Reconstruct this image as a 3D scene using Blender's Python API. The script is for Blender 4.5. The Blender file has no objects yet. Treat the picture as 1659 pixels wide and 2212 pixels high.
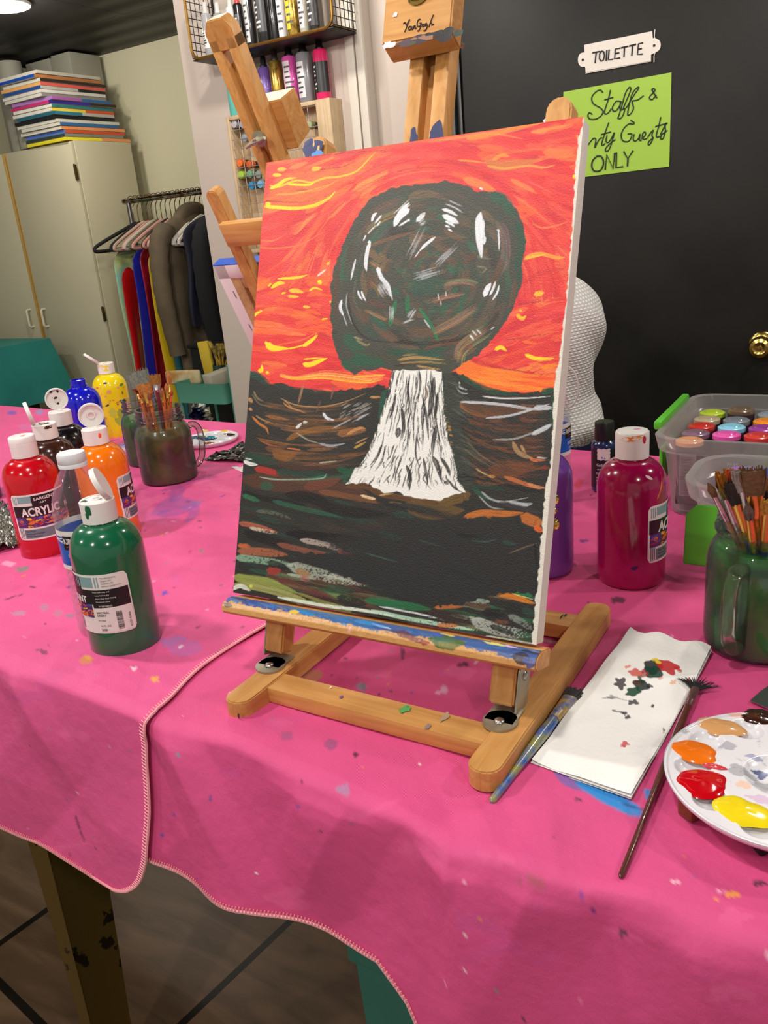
import bpy, bmesh, math, random
import numpy as np
from mathutils import Vector, Matrix, Euler
random.seed(7); rng = np.random.default_rng(11)
SC = bpy.context.scene; COL = SC.collection
PI = math.pi; R = math.radians
TZ = 0.90                      # height of the table top above the floor
# ---------------------------------------------------------------- camera (solved from the photograph)
FPX, YAW, PITCH, ROLL, CH = 1783.3, -.5656, .3363, -.0934, .4095
CX, CY = 829.5, 1106.0
def _axes():
    cy, sy, cp, sp = math.cos(YAW), math.sin(YAW), math.cos(PITCH), math.sin(PITCH)
    f = Vector((sy*cp, cy*cp, -sp)); r = Vector((cy, -sy, 0)); u = r.cross(f)
    cr, sr = math.cos(ROLL), math.sin(ROLL)
    return f, cr*r+sr*u, -sr*r+cr*u
AF, AR, AU = _axes(); CAM = Vector((0, 0, TZ+CH))
def ray(px, py): return AF + AR*((px-CX)/FPX) - AU*((py-CY)/FPX)
def tb(px, py, z=0.0):         # point of the horizontal plane z above the table top
    d = ray(px, py); return CAM + d*((TZ+z-CAM.z)/d.z)
def wy(px, py, Y):             # point of the wall plane y = Y
    d = ray(px, py); return CAM + d*((Y-CAM.y)/d.y)
def onp(px, py, P, n):
    d = ray(px, py); return CAM + d*((P-CAM).dot(n)/d.dot(n))
def pxpy(P):
    d = P-CAM; z = d.dot(AF); return CX+FPX*d.dot(AR)/z, CY-FPX*d.dot(AU)/z
def bf(px, py, r):             # base centre of a round thing whose nearest base point is at px,py
    P = tb(px, py); h = Vector((P.x, P.y, 0)).normalized(); return P + h*r
cam = bpy.data.cameras.new('camera'); camo = bpy.data.objects.new('camera', cam); COL.objects.link(camo)
camo.matrix_world = Matrix(((AR.x, AU.x, -AF.x, CAM.x), (AR.y, AU.y, -AF.y, CAM.y), (AR.z, AU.z, -AF.z, CAM.z), (0, 0, 0, 1)))
cam.sensor_fit = 'VERTICAL'; cam.sensor_height = 36; cam.lens = FPX/2212*36; cam.clip_start = .02
SC.camera = camo
# ---------------------------------------------------------------- colour and materials
def lin(c):
    return tuple(((v/255)/12.92 if v/255 <= .04045 else ((v/255+.055)/1.055)**2.4) for v in c[:3])
MATS = {}
def mat(name, c=(200,200,200), rough=.5, metal=0, spec=.5, var=0, vs=20, bump=0, bs=200, coat=0, emit=0, c2=None, sub=0):
    if name in MATS: return MATS[name]
    m = bpy.data.materials.new(name); m.use_nodes = True; nt = m.node_tree; b = nt.nodes['Principled BSDF']
    col = lin(c)+(1,)
    b.inputs['Base Color'].default_value = col; b.inputs['Roughness'].default_value = rough
    b.inputs['Metallic'].default_value = metal; b.inputs['Specular IOR Level'].default_value = spec
    b.inputs['Coat Weight'].default_value = coat
    if emit:
        b.inputs['Emission Color'].default_value = col; b.inputs['Emission Strength'].default_value = emit
    if sub:
        b.inputs['Subsurface Weight'].default_value = sub; b.inputs['Subsurface Scale'].default_value = .004
    if var or c2:
        tc = nt.nodes.new('ShaderNodeTexCoord'); n = nt.nodes.new('ShaderNodeTexNoise'); n.inputs['Scale'].default_value = vs
        n.inputs['Detail'].default_value = 5; r = nt.nodes.new('ShaderNodeValToRGB')
        nt.links.new(tc.outputs['Object'], n.inputs['Vector']); nt.links.new(n.outputs['Fac'], r.inputs['Fac'])
        d = lin(c2) if c2 else tuple(v*(1-var) for v in col[:3])
        r.color_ramp.elements[0].position = .38; r.color_ramp.elements[1].position = .62
        r.color_ramp.elements[0].color = d+(1,); r.color_ramp.elements[1].color = col
        nt.links.new(r.outputs['Color'], b.inputs['Base Color'])
    if bump:
        tc = nt.nodes.new('ShaderNodeTexCoord'); n = nt.nodes.new('ShaderNodeTexNoise'); n.inputs['Scale'].default_value = bs
        bp = nt.nodes.new('ShaderNodeBump'); bp.inputs['Strength'].default_value = bump; bp.inputs['Distance'].default_value = .002
        nt.links.new(tc.outputs['Object'], n.inputs['Vector']); nt.links.new(n.outputs['Fac'], bp.inputs['Height'])
        nt.links.new(bp.outputs['Normal'], b.inputs['Normal'])
    MATS[name] = m; return m
def wood(name, axis, c=(212,160,96), c2=(188,130,66), rough=.5, bands=22.0):
    if name in MATS: return MATS[name]
    m = bpy.data.materials.new(name); m.use_nodes = True; nt = m.node_tree; b = nt.nodes['Principled BSDF']
    tc = nt.nodes.new('ShaderNodeTexCoord'); mp = nt.nodes.new('ShaderNodeMapping')
    s = [bands*6]*3; s[axis] = bands*.35; mp.inputs['Scale'].default_value = s
    n = nt.nodes.new('ShaderNodeTexNoise'); n.inputs['Scale'].default_value = 1.0; n.inputs['Detail'].default_value = 6; n.inputs['Distortion'].default_value = .6
    r = nt.nodes.new('ShaderNodeValToRGB'); e = r.color_ramp.elements
    e[0].position = .3; e[1].position = .7; e[0].color = lin(c2)+(1,); e[1].color = lin(c)+(1,)
    n2 = nt.nodes.new('ShaderNodeTexNoise'); n2.inputs['Scale'].default_value = 18
    mx = nt.nodes.new('ShaderNodeMixRGB'); mx.blend_type = 'MULTIPLY'; mx.inputs['Fac'].default_value = .35
    L = nt.links
    L.new(tc.outputs['Object'], mp.inputs['Vector']); L.new(mp.outputs['Vector'], n.inputs['Vector']); L.new(n.outputs['Fac'], r.inputs['Fac'])
    L.new(tc.outputs['Object'], n2.inputs['Vector']); L.new(r.outputs['Color'], mx.inputs['Color1']); L.new(n2.outputs['Color'], mx.inputs['Color2'])
    g = nt.nodes.new('ShaderNodeHueSaturation'); g.inputs['Saturation'].default_value = 0; L.new(n2.outputs['Color'], g.inputs['Color']); g.inputs['Value'].default_value = 1.7
    L.new(g.outputs['Color'], mx.inputs['Color2']); L.new(mx.outputs['Color'], b.inputs['Base Color'])
    b.inputs['Roughness'].default_value = rough; b.inputs['Specular IOR Level'].default_value = .35
    bp = nt.nodes.new('ShaderNodeBump'); bp.inputs['Strength'].default_value = .15; bp.inputs['Distance'].default_value = .001
    L.new(n.outputs['Fac'], bp.inputs['Height']); L.new(bp.outputs['Normal'], b.inputs['Normal'])
    MATS[name] = m; return m
def clear(name, c=(235,240,240), body=.12, rough=.08, gloss=.35, edge=.55):   # thin clear or milky plastic, glass
    if name in MATS: return MATS[name]
    m = bpy.data.materials.new(name); m.use_nodes = True; nt = m.node_tree; L = nt.links
    for n in list(nt.nodes):
        if n.type != 'OUTPUT_MATERIAL': nt.nodes.remove(n)
    out = nt.nodes['Material Output']
    t = nt.nodes.new('ShaderNodeBsdfTransparent'); t.inputs['Color'].default_value = (.97,.98,.98,1)
    d = nt.nodes.new('ShaderNodeBsdfDiffuse'); d.inputs['Color'].default_value = lin(c)+(1,)
    tr = nt.nodes.new('ShaderNodeBsdfTranslucent'); tr.inputs['Color'].default_value = lin(c)+(1,)
    dm = nt.nodes.new('ShaderNodeMixShader'); dm.inputs['Fac'].default_value = .45
    L.new(d.outputs[0], dm.inputs[1]); L.new(tr.outputs[0], dm.inputs[2])
    lw = nt.nodes.new('ShaderNodeLayerWeight'); lw.inputs['Blend'].default_value = .25
    ad = nt.nodes.new('ShaderNodeMath'); ad.operation = 'MULTIPLY_ADD'; ad.inputs[1].default_value = edge; ad.inputs[2].default_value = body; ad.use_clamp = True
    L.new(lw.outputs['Facing'], ad.inputs[0])
    m1 = nt.nodes.new('ShaderNodeMixShader'); L.new(ad.outputs[0], m1.inputs['Fac']); L.new(t.outputs[0], m1.inputs[1]); L.new(dm.outputs[0], m1.inputs[2])
    g = nt.nodes.new('ShaderNodeBsdfGlossy'); g.inputs['Roughness'].default_value = rough
    fm = nt.nodes.new('ShaderNodeMath'); fm.operation = 'MULTIPLY'; fm.inputs[1].default_value = gloss; L.new(lw.outputs['Fresnel'], fm.inputs[0])
    m2 = nt.nodes.new('ShaderNodeMixShader'); L.new(fm.outputs[0], m2.inputs['Fac']); L.new(m1.outputs[0], m2.inputs[1]); L.new(g.outputs[0], m2.inputs[2])
    L.new(m2.outputs[0], out.inputs['Surface']); MATS[name] = m; return m
def vcol(name, rough=.5, bump=0, bs=300, spec=.5, attr='col', coat=0, weave=0):
    if name in MATS: return MATS[name]
    m = bpy.data.materials.new(name); m.use_nodes = True; nt = m.node_tree; b = nt.nodes['Principled BSDF']; L = nt.links
    a = nt.nodes.new('ShaderNodeVertexColor'); a.layer_name = attr; L.new(a.outputs['Color'], b.inputs['Base Color'])
    b.inputs['Roughness'].default_value = rough; b.inputs['Specular IOR Level'].default_value = spec; b.inputs['Coat Weight'].default_value = coat
    if bump:
        tc = nt.nodes.new('ShaderNodeTexCoord'); n = nt.nodes.new('ShaderNodeTexNoise'); n.inputs['Scale'].default_value = bs; n.inputs['Detail'].default_value = 6
        bp = nt.nodes.new('ShaderNodeBump'); bp.inputs['Strength'].default_value = bump; bp.inputs['Distance'].default_value = .004
        L.new(tc.outputs['Object'], n.inputs['Vector']); L.new(n.outputs['Fac'], bp.inputs['Height']); L.new(bp.outputs['Normal'], b.inputs['Normal'])
        if weave:
            w = nt.nodes.new('ShaderNodeTexWave'); w.inputs['Scale'].default_value = weave; w.bands_direction = 'DIAGONAL'
            b2 = nt.nodes.new('ShaderNodeBump'); b2.inputs['Strength'].default_value = .25; b2.inputs['Distance'].default_value = .0006
            L.new(tc.outputs['Object'], w.inputs['Vector']); L.new(w.outputs['Fac'], b2.inputs['Height']); L.new(bp.outputs['Normal'], b2.inputs['Normal']); L.new(b2.outputs['Normal'], b.inputs['Normal'])
    MATS[name] = m; return m
# ---------------------------------------------------------------- mesh building
class MB:
    def __init__(s): s.v = []; s.f = []; s.mi = []; s.m = 0; s.c = []; s.cc = None
    def add(s, vs, fs, M=None):
        o = len(s.v)
        for v in vs:
            v = Vector(v); s.v.append(tuple(M @ v) if M else tuple(v)); s.c.append(s.cc or (1,1,1))
        for f in fs: s.f.append(tuple(i+o for i in f)); s.mi.append(s.m)
        return s
    def box(s, lo, hi, bev=0, M=None, seg=2):
        b = bmesh.new(); bmesh.ops.create_cube(b, size=1)
        for v in b.verts: v.co = Vector([lo[i]+(v.co[i]+.5)*(hi[i]-lo[i]) for i in range(3)])
        if bev: bmesh.ops.bevel(b, geom=b.edges[:], offset=bev, segments=seg, affect='EDGES', profile=.5)
        s.bm(b, M); return s
    def bm(s, b, M=None):
        b.verts.ensure_lookup_table(); b.verts.index_update()
        s.add([v.co.copy() for v in b.verts], [[v.index for v in f.verts] for f in b.faces], M); b.free()
    def lathe(s, prof, n=40, M=None, cap=True, a0=0, a1=2*PI):
        vs = []; fs = []; full = abs(a1-a0-2*PI) < 1e-6; k = n if full else n+1
        for (r, z) in prof:
            for i in range(k):
                a = a0+(a1-a0)*i/n; vs.append((r*math.cos(a), r*math.sin(a), z))
        for j in range(len(prof)-1):
            for i in range(n):
                i2 = (i+1) % k if full else i+1
                fs.append((j*k+i, j*k+i2, (j+1)*k+i2, (j+1)*k+i))
        if cap and full:
            if prof[0][0] > 1e-6: fs.append(tuple(reversed(range(k))))
            if prof[-1][0] > 1e-6: fs.append(tuple((len(prof)-1)*k+i for i in range(k)))
        return s.add(vs, fs, M)
    def tube(s, pts, rad, n=8, closed=False, M=None, flat=1.0, up=None):
        pts = [Vector(p) for p in pts]; N = len(pts)
        rr = rad if isinstance(rad, (list, tuple)) else [rad]*N
        vs = []; fs = []; prev = None
        for i, p in enumerate(pts):
            t = (pts[(i+1) % N]-pts[i-1]) if closed else (pts[min(i+1, N-1)]-pts[max(i-1, 0)])
            if t.length < 1e-9: t = Vector((0,0,1))
            t.normalize()
            if prev is None:
                a = Vector(up) if up else (Vector((0,0,1)) if abs(t.z) < .9 else Vector((1,0,0)))
            else: a = prev
            x = (a - t*a.dot(t)).normalized(); y = t.cross(x); prev = x
            for k in range(n):
                an = 2*PI*k/n; vs.append(p + (x*math.cos(an)*flat + y*math.sin(an))*rr[i])
        for i in range(N if closed else N-1):
            j = (i+1) % N
            for k in range(n): k2 = (k+1) % n; fs.append((i*n+k, i*n+k2, j*n+k2, j*n+k))
        if not closed: fs += [tuple(reversed(range(n))), tuple((N-1)*n+k for k in range(n))]
        return s.add(vs, fs, M)
    def prism(s, poly, z0, z1, M=None, bev=0):
        b = bmesh.new(); vs = [b.verts.new((x, y, z0)) for x, y in poly]; f = b.faces.new(vs)
        r = bmesh.ops.extrude_face_region(b, geom=[f])
        for e in r['geom']:
            if isinstance(e, bmesh.types.BMVert): e.co.z = z1
        bmesh.ops.recalc_face_normals(b, faces=b.faces[:])
        if bev: bmesh.ops.bevel(b, geom=b.edges[:], offset=bev, segments=2, affect='EDGES')
        bmesh.ops.triangulate(b, faces=[f for f in b.faces if len(f.verts) > 6])
        s.bm(b, M); return s
    def grid(s, fn, nu, nv, M=None, flip=False):
        vs = [fn(i/nu, j/nv) for j in range(nv+1) for i in range(nu+1)]
        fs = [((j*(nu+1)+i), (j*(nu+1)+i+1), ((j+1)*(nu+1)+i+1), ((j+1)*(nu+1)+i)) for j in range(nv) for i in range(nu)]
        if flip: fs = [f[::-1] for f in fs]
        return s.add(vs, fs, M)
    def blob(s, c, r, n=10, M=None):     # ellipsoid
        vs = []; fs = []
        for j in range(n+1):
            th = PI*j/n
            for i in range(2*n):
                a = PI*i/n; vs.append((c[0]+r[0]*math.sin(th)*math.cos(a), c[1]+r[1]*math.sin(th)*math.sin(a), c[2]+r[2]*math.cos(th)))
        for j in range(n):
            for i in range(2*n):
                i2 = (i+1) % (2*n); fs.append((j*2*n+i, (j+1)*2*n+i, (j+1)*2*n+i2, j*2*n+i2))
        return s.add(vs, fs, M)
def wmat(o):
    M = Matrix.Translation(o.location) @ o.rotation_euler.to_matrix().to_4x4()
    return wmat(o.parent) @ M if o.parent else M
def obj(name, mb, mats, parent=None, smooth=True, world=False, colors=False, sharp=40):
    me = bpy.data.meshes.new(name); vs = mb.v
    if world and parent is not None:
        Mi = wmat(parent).inverted()
        vs = [tuple(Mi @ Vector(v)) for v in vs]
    me.from_pydata(vs, [], mb.f)
    mats = mats if isinstance(mats, (list, tuple)) else [mats]
    for m in mats: me.materials.append(m)
    me.polygons.foreach_set('material_index', mb.mi)
    b = bmesh.new(); b.from_mesh(me); bmesh.ops.remove_doubles(b, verts=b.verts, dist=1e-6) if not colors else None
    bmesh.ops.recalc_face_normals(b, faces=b.faces); b.to_mesh(me); b.free()
    if colors:
        ca = me.color_attributes.new('col', 'FLOAT_COLOR', 'POINT')
        ca.data.foreach_set('color', np.array([tuple(c)+(1,) for c in mb.c], dtype=np.float32).ravel())
    if smooth:
        me.polygons.foreach_set('use_smooth', [True]*len(me.polygons)); me.set_sharp_from_angle(angle=R(sharp))
    o = bpy.data.objects.new(name, me); COL.objects.link(o)
    if parent is not None: o.parent = parent
    return o
def thing(name, label, cat, loc=(0,0,0), rotz=0, group=None, rot=None):
    o = bpy.data.objects.new(name, None); COL.objects.link(o); o.empty_display_size = .05
    o.location = loc; o.rotation_euler = rot if rot else (0, 0, rotz); return tag(o, label, cat, group)
def tag(o, label, cat, group=None, kind=None):
    o['label'] = label; o['category'] = cat
    if group: o['group'] = group
    if kind: o['kind'] = kind
    return o
def solo(name, mb, mats, label, cat, group=None, loc=None, rotz=0, **k):
    o = obj(name, mb, mats, **k); tag(o, label, cat, group)
    if loc is not None: o.location = loc; o.rotation_euler = (0, 0, rotz)
    return o
def struct(name, mb, mats, **k):
    o = obj(name, mb, mats, **k); o['kind'] = 'structure'; return o
def dup(root, loc, rot=None, label=None, group=None):
    r = root.copy(); COL.objects.link(r); r.location = loc
    if rot is not None: r.rotation_euler = rot
    if label: r['label'] = label
    if group: r['group'] = group
    for ch in list(root.children):
        c = ch.copy(); COL.objects.link(c); c.parent = r
        for g in list(ch.children):
            d = g.copy(); COL.objects.link(d); d.parent = c
    return r
def Tm(x=0, y=0, z=0): return Matrix.Translation((x, y, z))
def Rz(a): return Matrix.Rotation(a, 4, 'Z')
def Rx(a): return Matrix.Rotation(a, 4, 'X')
def Ry(a): return Matrix.Rotation(a, 4, 'Y')
def align(p, q, rollv=(0,0,1)):        # matrix whose z axis runs from p towards q
    p, q = Vector(p), Vector(q); z = (q-p).normalized(); a = Vector(rollv)
    if abs(z.dot(a)) > .98: a = Vector((1,0,0))
    x = a.cross(z).normalized(); y = z.cross(x)
    return Matrix(((x.x, y.x, z.x, p.x), (x.y, y.y, z.y, p.y), (x.z, y.z, z.z, p.z), (0,0,0,1)))
def crom(P, n=8):                      # Catmull-Rom through points
    P = [np.array(p, float) for p in P]
    if len(P) < 3: return [P[0]+(P[-1]-P[0])*i/n for i in range(n+1)]
    Q = [2*P[0]-P[1]]+P+[2*P[-1]-P[-2]]; out = []
    for i in range(1, len(Q)-2):
        for k in range(n):
            t = k/n; a, b, c, d = Q[i-1], Q[i], Q[i+1], Q[i+2]
            out.append(.5*((2*b)+(-a+c)*t+(2*a-5*b+4*c-d)*t*t+(-a+3*b-3*c+d)*t**3))
    out.append(Q[-2]); return out
# text as mesh, cached: returns verts (x,y) and faces, left aligned, cap height scaled to h
_TX = {}
def textmesh(s, h=1.0, bold=0.0, sx=1.0):
    k = (s, bold)
    if k not in _TX:
        cu = bpy.data.curves.new('t', 'FONT'); cu.body = s; cu.size = 1; cu.offset = bold; cu.resolution_u = 3
        o = bpy.data.objects.new('t', cu); COL.objects.link(o); bpy.context.view_layer.update()
        e = o.evaluated_get(bpy.context.evaluated_depsgraph_get()); me = e.to_mesh()
        b = bmesh.new(); b.from_mesh(me); e.to_mesh_clear()
        bpy.data.objects.remove(o); bpy.data.curves.remove(cu)
        bmesh.ops.triangulate(b, faces=b.faces[:])
        x0 = min(v.co.x for v in b.verts); x1 = max(v.co.x for v in b.verts)
        n = max(1, int((x1-x0)/.12))
        for i in range(1, n):
            bmesh.ops.bisect_plane(b, geom=b.verts[:]+b.edges[:]+b.faces[:], plane_co=(x0+(x1-x0)*i/n, 0, 0), plane_no=(1,0,0))
        b.verts.ensure_lookup_table(); b.verts.index_update()
        _TX[k] = ([(v.co.x-x0, v.co.y) for v in b.verts], [[v.index for v in f.verts] for f in b.faces], x1-x0); b.free()
    v, f, w = _TX[k]; q = h/.70
    return [(x*q*sx, y*q) for x, y in v], f, w*q*sx
# ---------------------------------------------------------------- the painter: brush strokes laid into a colour field
def vnoise(u, v, seed=0):
    r = np.random.default_rng(seed).random((64, 64)); 
    iu = np.floor(u).astype(int); iv = np.floor(v).astype(int); fu = u-iu; fv = v-iv
    fu = fu*fu*(3-2*fu); fv = fv*fv*(3-2*fv); iu %= 64; iv %= 64; ju = (iu+1) % 64; jv = (iv+1) % 64
    return (r[iv, iu]*(1-fu)+r[iv, ju]*fu)*(1-fv)+(r[jv, iu]*(1-fu)+r[jv, ju]*fu)*fv
class Painter:
    def __init__(s, X, Y, base):
        s.X = X.ravel().astype(np.float32); s.Y = Y.ravel().astype(np.float32); n = s.X.size
        s.c = np.tile(np.array(lin(base), np.float32), (n, 1))
        s.G = (vnoise(s.X/3.1, s.Y/3.1, 1)*.5+vnoise(s.X/1.7, s.Y/1.7, 2)*.5)
        # buckets for fast lookup
        s.bs = 40; s.x0 = s.X.min(); s.y0 = s.Y.min()
        bx = ((s.X-s.x0)//s.bs).astype(int); by = ((s.Y-s.y0)//s.bs).astype(int); s.nbx = bx.max()+1; s.nby = by.max()+1
        key = by*s.nbx+bx; o = np.argsort(key, kind='stable'); cnt = np.bincount(key, minlength=s.nbx*s.nby); st = np.concatenate([[0], np.cumsum(cnt)])
        s.o = o; s.st = st
    def sel(s, x0, y0, x1, y1):
        bx0 = max(0, int((x0-s.x0)//s.bs)); bx1 = min(s.nbx-1, int((x1-s.x0)//s.bs)); by0 = max(0, int((y0-s.y0)//s.bs)); by1 = min(s.nby-1, int((y1-s.y0)//s.bs))
        if bx1 < bx0 or by1 < by0: return None
        L = [s.o[s.st[b*s.nbx+bx0]:s.st[b*s.nbx+bx1+1]] for b in range(by0, by1+1)]
        i = np.concatenate(L); X = s.X[i]; Y = s.Y[i]
        return i[(X > x0) & (X < x1) & (Y > y0) & (Y < y1)]
    def mix(s, i, cov, col): 
        cov = np.clip(cov, 0, 1)[:, None].astype(np.float32); s.c[i] = s.c[i]*(1-cov)+np.array(lin(col), np.float32)*cov
    def stroke(s, pts, w, col, a=1.0, dry=0.0, t0=.15, t1=.35, bristle=.35, smooth=True):
        P = np.array(crom(pts, 5) if (smooth and len(pts) > 2) else pts, float); w = float(w)
        i = s.sel(P[:,0].min()-w-1, P[:,1].min()-w-1, P[:,0].max()+w+1, P[:,1].max()+w+1)
        if i is None or i.size == 0: return
        X = s.X[i]; Y = s.Y[i]; best = np.full(i.size, 1e9); tt = np.zeros(i.size); sd = np.zeros(i.size); n = len(P)-1
        for k in range(n):
            a0 = P[k]; d = P[k+1]-a0; L2 = d@d+1e-9; u = np.clip(((X-a0[0])*d[0]+(Y-a0[1])*d[1])/L2, 0, 1)
            ex = X-a0[0]-u*d[0]; ey = Y-a0[1]-u*d[1]; q = np.hypot(ex, ey); m = q < best
            best[m] = q[m]; tt[m] = (k+u[m])/n; sd[m] = ((d[0]*ey-d[1]*ex)/math.sqrt(L2))[m]
        prof = np.minimum(np.minimum(1, (tt+.02)/max(t0, .01)), np.minimum(1, (1-tt+.02)/max(t1, .01)))**.6
        W = w*.5*prof+1e-3
        cov = np.clip((W-best)/max(.8, .12*w)+.5, 0, 1)
        if bristle or dry:
            sdn = sd*(.9)+50; st = vnoise(sdn, tt*5+np.random.default_rng(int(abs(P[0,0]*7+P[0,1]*3)) % 9973).random()*60, 5)
            cov = cov*np.clip(1-bristle*2.2*(st-.45)*(.4+tt), 0, 1)
        if dry: cov = cov*np.clip((s.G[i]*.75+.25*st-dry*(.45+.55*tt))*7, 0, 1)
        s.mix(i, cov*a, col)
    def poly(s, pts, col, a=1.0, rag=0.0, feather=1.0, seed=3, grain=0):
        P = np.array(pts, float); i = s.sel(P[:,0].min()-9, P[:,1].min()-9, P[:,0].max()+9, P[:,1].max()+9)
        if i is None or i.size == 0: return
        X = s.X[i].astype(float); Y = s.Y[i].astype(float)
        if rag: X = X+rag*(vnoise(X/9+seed, Y/9, seed)-.5)*2; Y = Y+rag*(vnoise(X/8, Y/8+seed, seed+1)-.5)*2
        ins = np.zeros(i.size, bool); dmin = np.full(i.size, 1e9); n = len(P)
        for k in range(n):
            x1, y1 = P[k]; x2, y2 = P[(k+1) % n]
            c = ((y1 > Y) != (y2 > Y)); xi = (x2-x1)*(Y-y1)/((y2-y1) if abs(y2-y1) > 1e-9 else 1e-9)+x1; ins ^= c & (X < xi)
            dx, dy = x2-x1, y2-y1; u = np.clip(((X-x1)*dx+(Y-y1)*dy)/(dx*dx+dy*dy+1e-9), 0, 1); dmin = np.minimum(dmin, np.hypot(X-x1-u*dx, Y-y1-u*dy))
        sdn = np.where(ins, dmin, -dmin); cov = np.clip(sdn/feather+.5, 0, 1)
        if grain: cov = cov*np.clip((s.G[i]-grain)*7, 0, 1)
        s.mix(i, cov*a, col)
    def blot(s, x, y, rx, ry, col, a=1.0, ang=0, rag=.35, seed=0):
        m = max(rx, ry)*1.6; i = s.sel(x-m, y-m, x+m, y+m)
        if i is None or i.size == 0: return
        dx = s.X[i]-x; dy = s.Y[i]-y; c, q = math.cos(ang), math.sin(ang); u = (dx*c+dy*q)/rx; v = (-dx*q+dy*c)/ry
        th = np.arctan2(v, u); r = np.hypot(u, v); k = np.random.default_rng(abs(int(x*13+y*7+seed))); f = 1.0
        for h in range(2, 6): f = f+rag*k.normal()*.5/h**.6*np.cos(h*th+k.random()*6.3)
        s.mix(i, np.clip((f-r)*max(2, min(rx, ry)*.9)+.5, 0, 1)*a, col)
def inpoly(x, y, P):
    ins = False; n = len(P)
    for k in range(n):
        x1, y1 = P[k]; x2, y2 = P[(k+1) % n]
        if (y1 > y) != (y2 > y) and x < (x2-x1)*(y-y1)/(y2-y1)+x1: ins = not ins
    return ins
CROWN = [(801,428),(829,414),(850,405),(876,400),(914,398),(961,390),(998,397),(1031,414),(1064,412),(1092,421),(1111,447),(1130,480),(1137,517),(1129,560),(1128,611),(1116,644),(1097,687),(1083,710),(1059,738),(1031,769),(998,786),(968,806),(940,800),(850,800),(829,795),(806,802),(782,799),(763,811),(744,795),(730,766),(721,738),(714,691),(715,644),(713,616),(726,569),(740,531),(758,489),(782,451)]
def paint_canvas(p):
    K = random.Random(5)
    reds = [(220,44,50),(232,60,58),(205,34,48),(238,74,64),(214,40,54),(236,68,66),(226,52,62),(243,88,66)]
    orgs = [(244,104,52),(248,122,58),(250,140,70),(240,92,48),(246,116,66)]
    def field(x, y):
        # direction of the strokes: round the crown above it, level and wavy further out
        ex, ey = (x-925)/1.0, (y-640)/1.1; d = math.hypot(ex, ey)
        tx, ty = -ey, ex
        if tx < 0: tx, ty = -tx, -ty
        n = math.hypot(tx, ty)+1e-6; tx /= n; ty /= n
        wgt = max(0, min(1, (430-d)/190)) if y < 640 else max(0, min(.4, (300-d)/200))
        hx, hy = 1, -.13+.12*math.sin(x/70+y/40)+(.0 if y < 560 else .15)
        vx, vy = tx*wgt+hx*(1-wgt), ty*wgt*.95+hy*(1-wgt); n = math.hypot(vx, vy); return vx/n, vy/n
    for k in range(1500):
        x, y = K.uniform(530, 1270), K.uniform(250, 850); L = K.uniform(30, 95); pts = [(x, y)]
        for _ in range(3):
            vx, vy = field(*pts[-1]); pts.append((pts[-1][0]+vx*L/3, pts[-1][1]+vy*L/3))
        o = .13
        if y < 330+(x-577)*-.14 and x > 780: o = .55
        if x < 800 and 340 < y < 460: o = .5
        if x < 640 and 590 < y < 720: o = .5
        if x > 980 and y > 780: o = .55
        if 460 < y < 600 and x < 720: o = .06
        c = K.choice(orgs) if K.random() < o else K.choice(reds)
        p.stroke(pts, K.uniform(7, 19), c, K.uniform(.35, .8), 0, .2, .4, .5)
    for k in range(160):            # thin darker and lighter bristle lines
        x, y = K.uniform(530, 1250), K.uniform(260, 830); pts = [(x, y)]; L = K.uniform(40, 130)
        for _ in range(4):
            vx, vy = field(*pts[-1]); pts.append((pts[-1][0]+vx*L/4, pts[-1][1]+vy*L/4))
        p.stroke(pts, K.uniform(1.5, 3.5), K.choice([(180,28,40),(250,120,70),(190,40,44),(252,140,84),(160,40,40)]), .45, .15, .2, .5, .3)
    O1, O2, YL, YD, YO = (250,128,56), (244,100,50), (255,222,22), (250,196,50), (252,160,60)
    # upper left yellow and orange bands
    p.poly([(578,440),(590,395),(640,372),(720,362),(800,330),(822,322),(800,360),(740,400),(716,425),(660,446),(600,452)], (248,118,58), .6, 6, 10)
    S = p.stroke
    S([(600,366),(618,365)], 8, YD, .9); S([(674,366),(694,363)], 9, YD, .9); S([(590,378),(608,378)], 7, YL, .8)
    for pts, w, c in [([(583,400),(600,404),(640,390),(672,394),(700,385),(735,381),(770,370),(800,340),(812,328)],4,YD), ([(584,407),(600,400),(618,388),(640,384)],7,YL), ([(620,397),(645,399),(668,399),(680,393)],5,YL),
        ([(572,446),(600,448),(640,450),(678,444),(708,430),(724,414)],7,YL), ([(574,441),(585,440)],8,YL), ([(596,420),(640,418),(680,408),(720,396)],3,YO), ([(560,535),(600,536),(650,528),(700,500)],3,(250,118,70)),
        ([(563,520),(590,520),(620,505)],2.5,(250,118,70)), ([(640,414),(690,410),(735,385)],2,YO)]:
        S(pts, w, c, .95, 0, .1, .4, .3)
    # charcoal-like dotted lines under the paint
    for pts in [[(575,434),(640,437),(690,430),(712,418)],[(690,366),(740,360),(760,352)],[(640,412),(680,408)],[(600,346),(700,335),(800,326),(840,326)],[(1010,303),(1080,290),(1150,278)],[(1120,658),(1180,650)],[(1090,735),(1190,720)],[(1050,790),(1190,812)]]:
        S(pts, 2.5, (130,40,36), .7, .45, .05, .1, .2)
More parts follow.
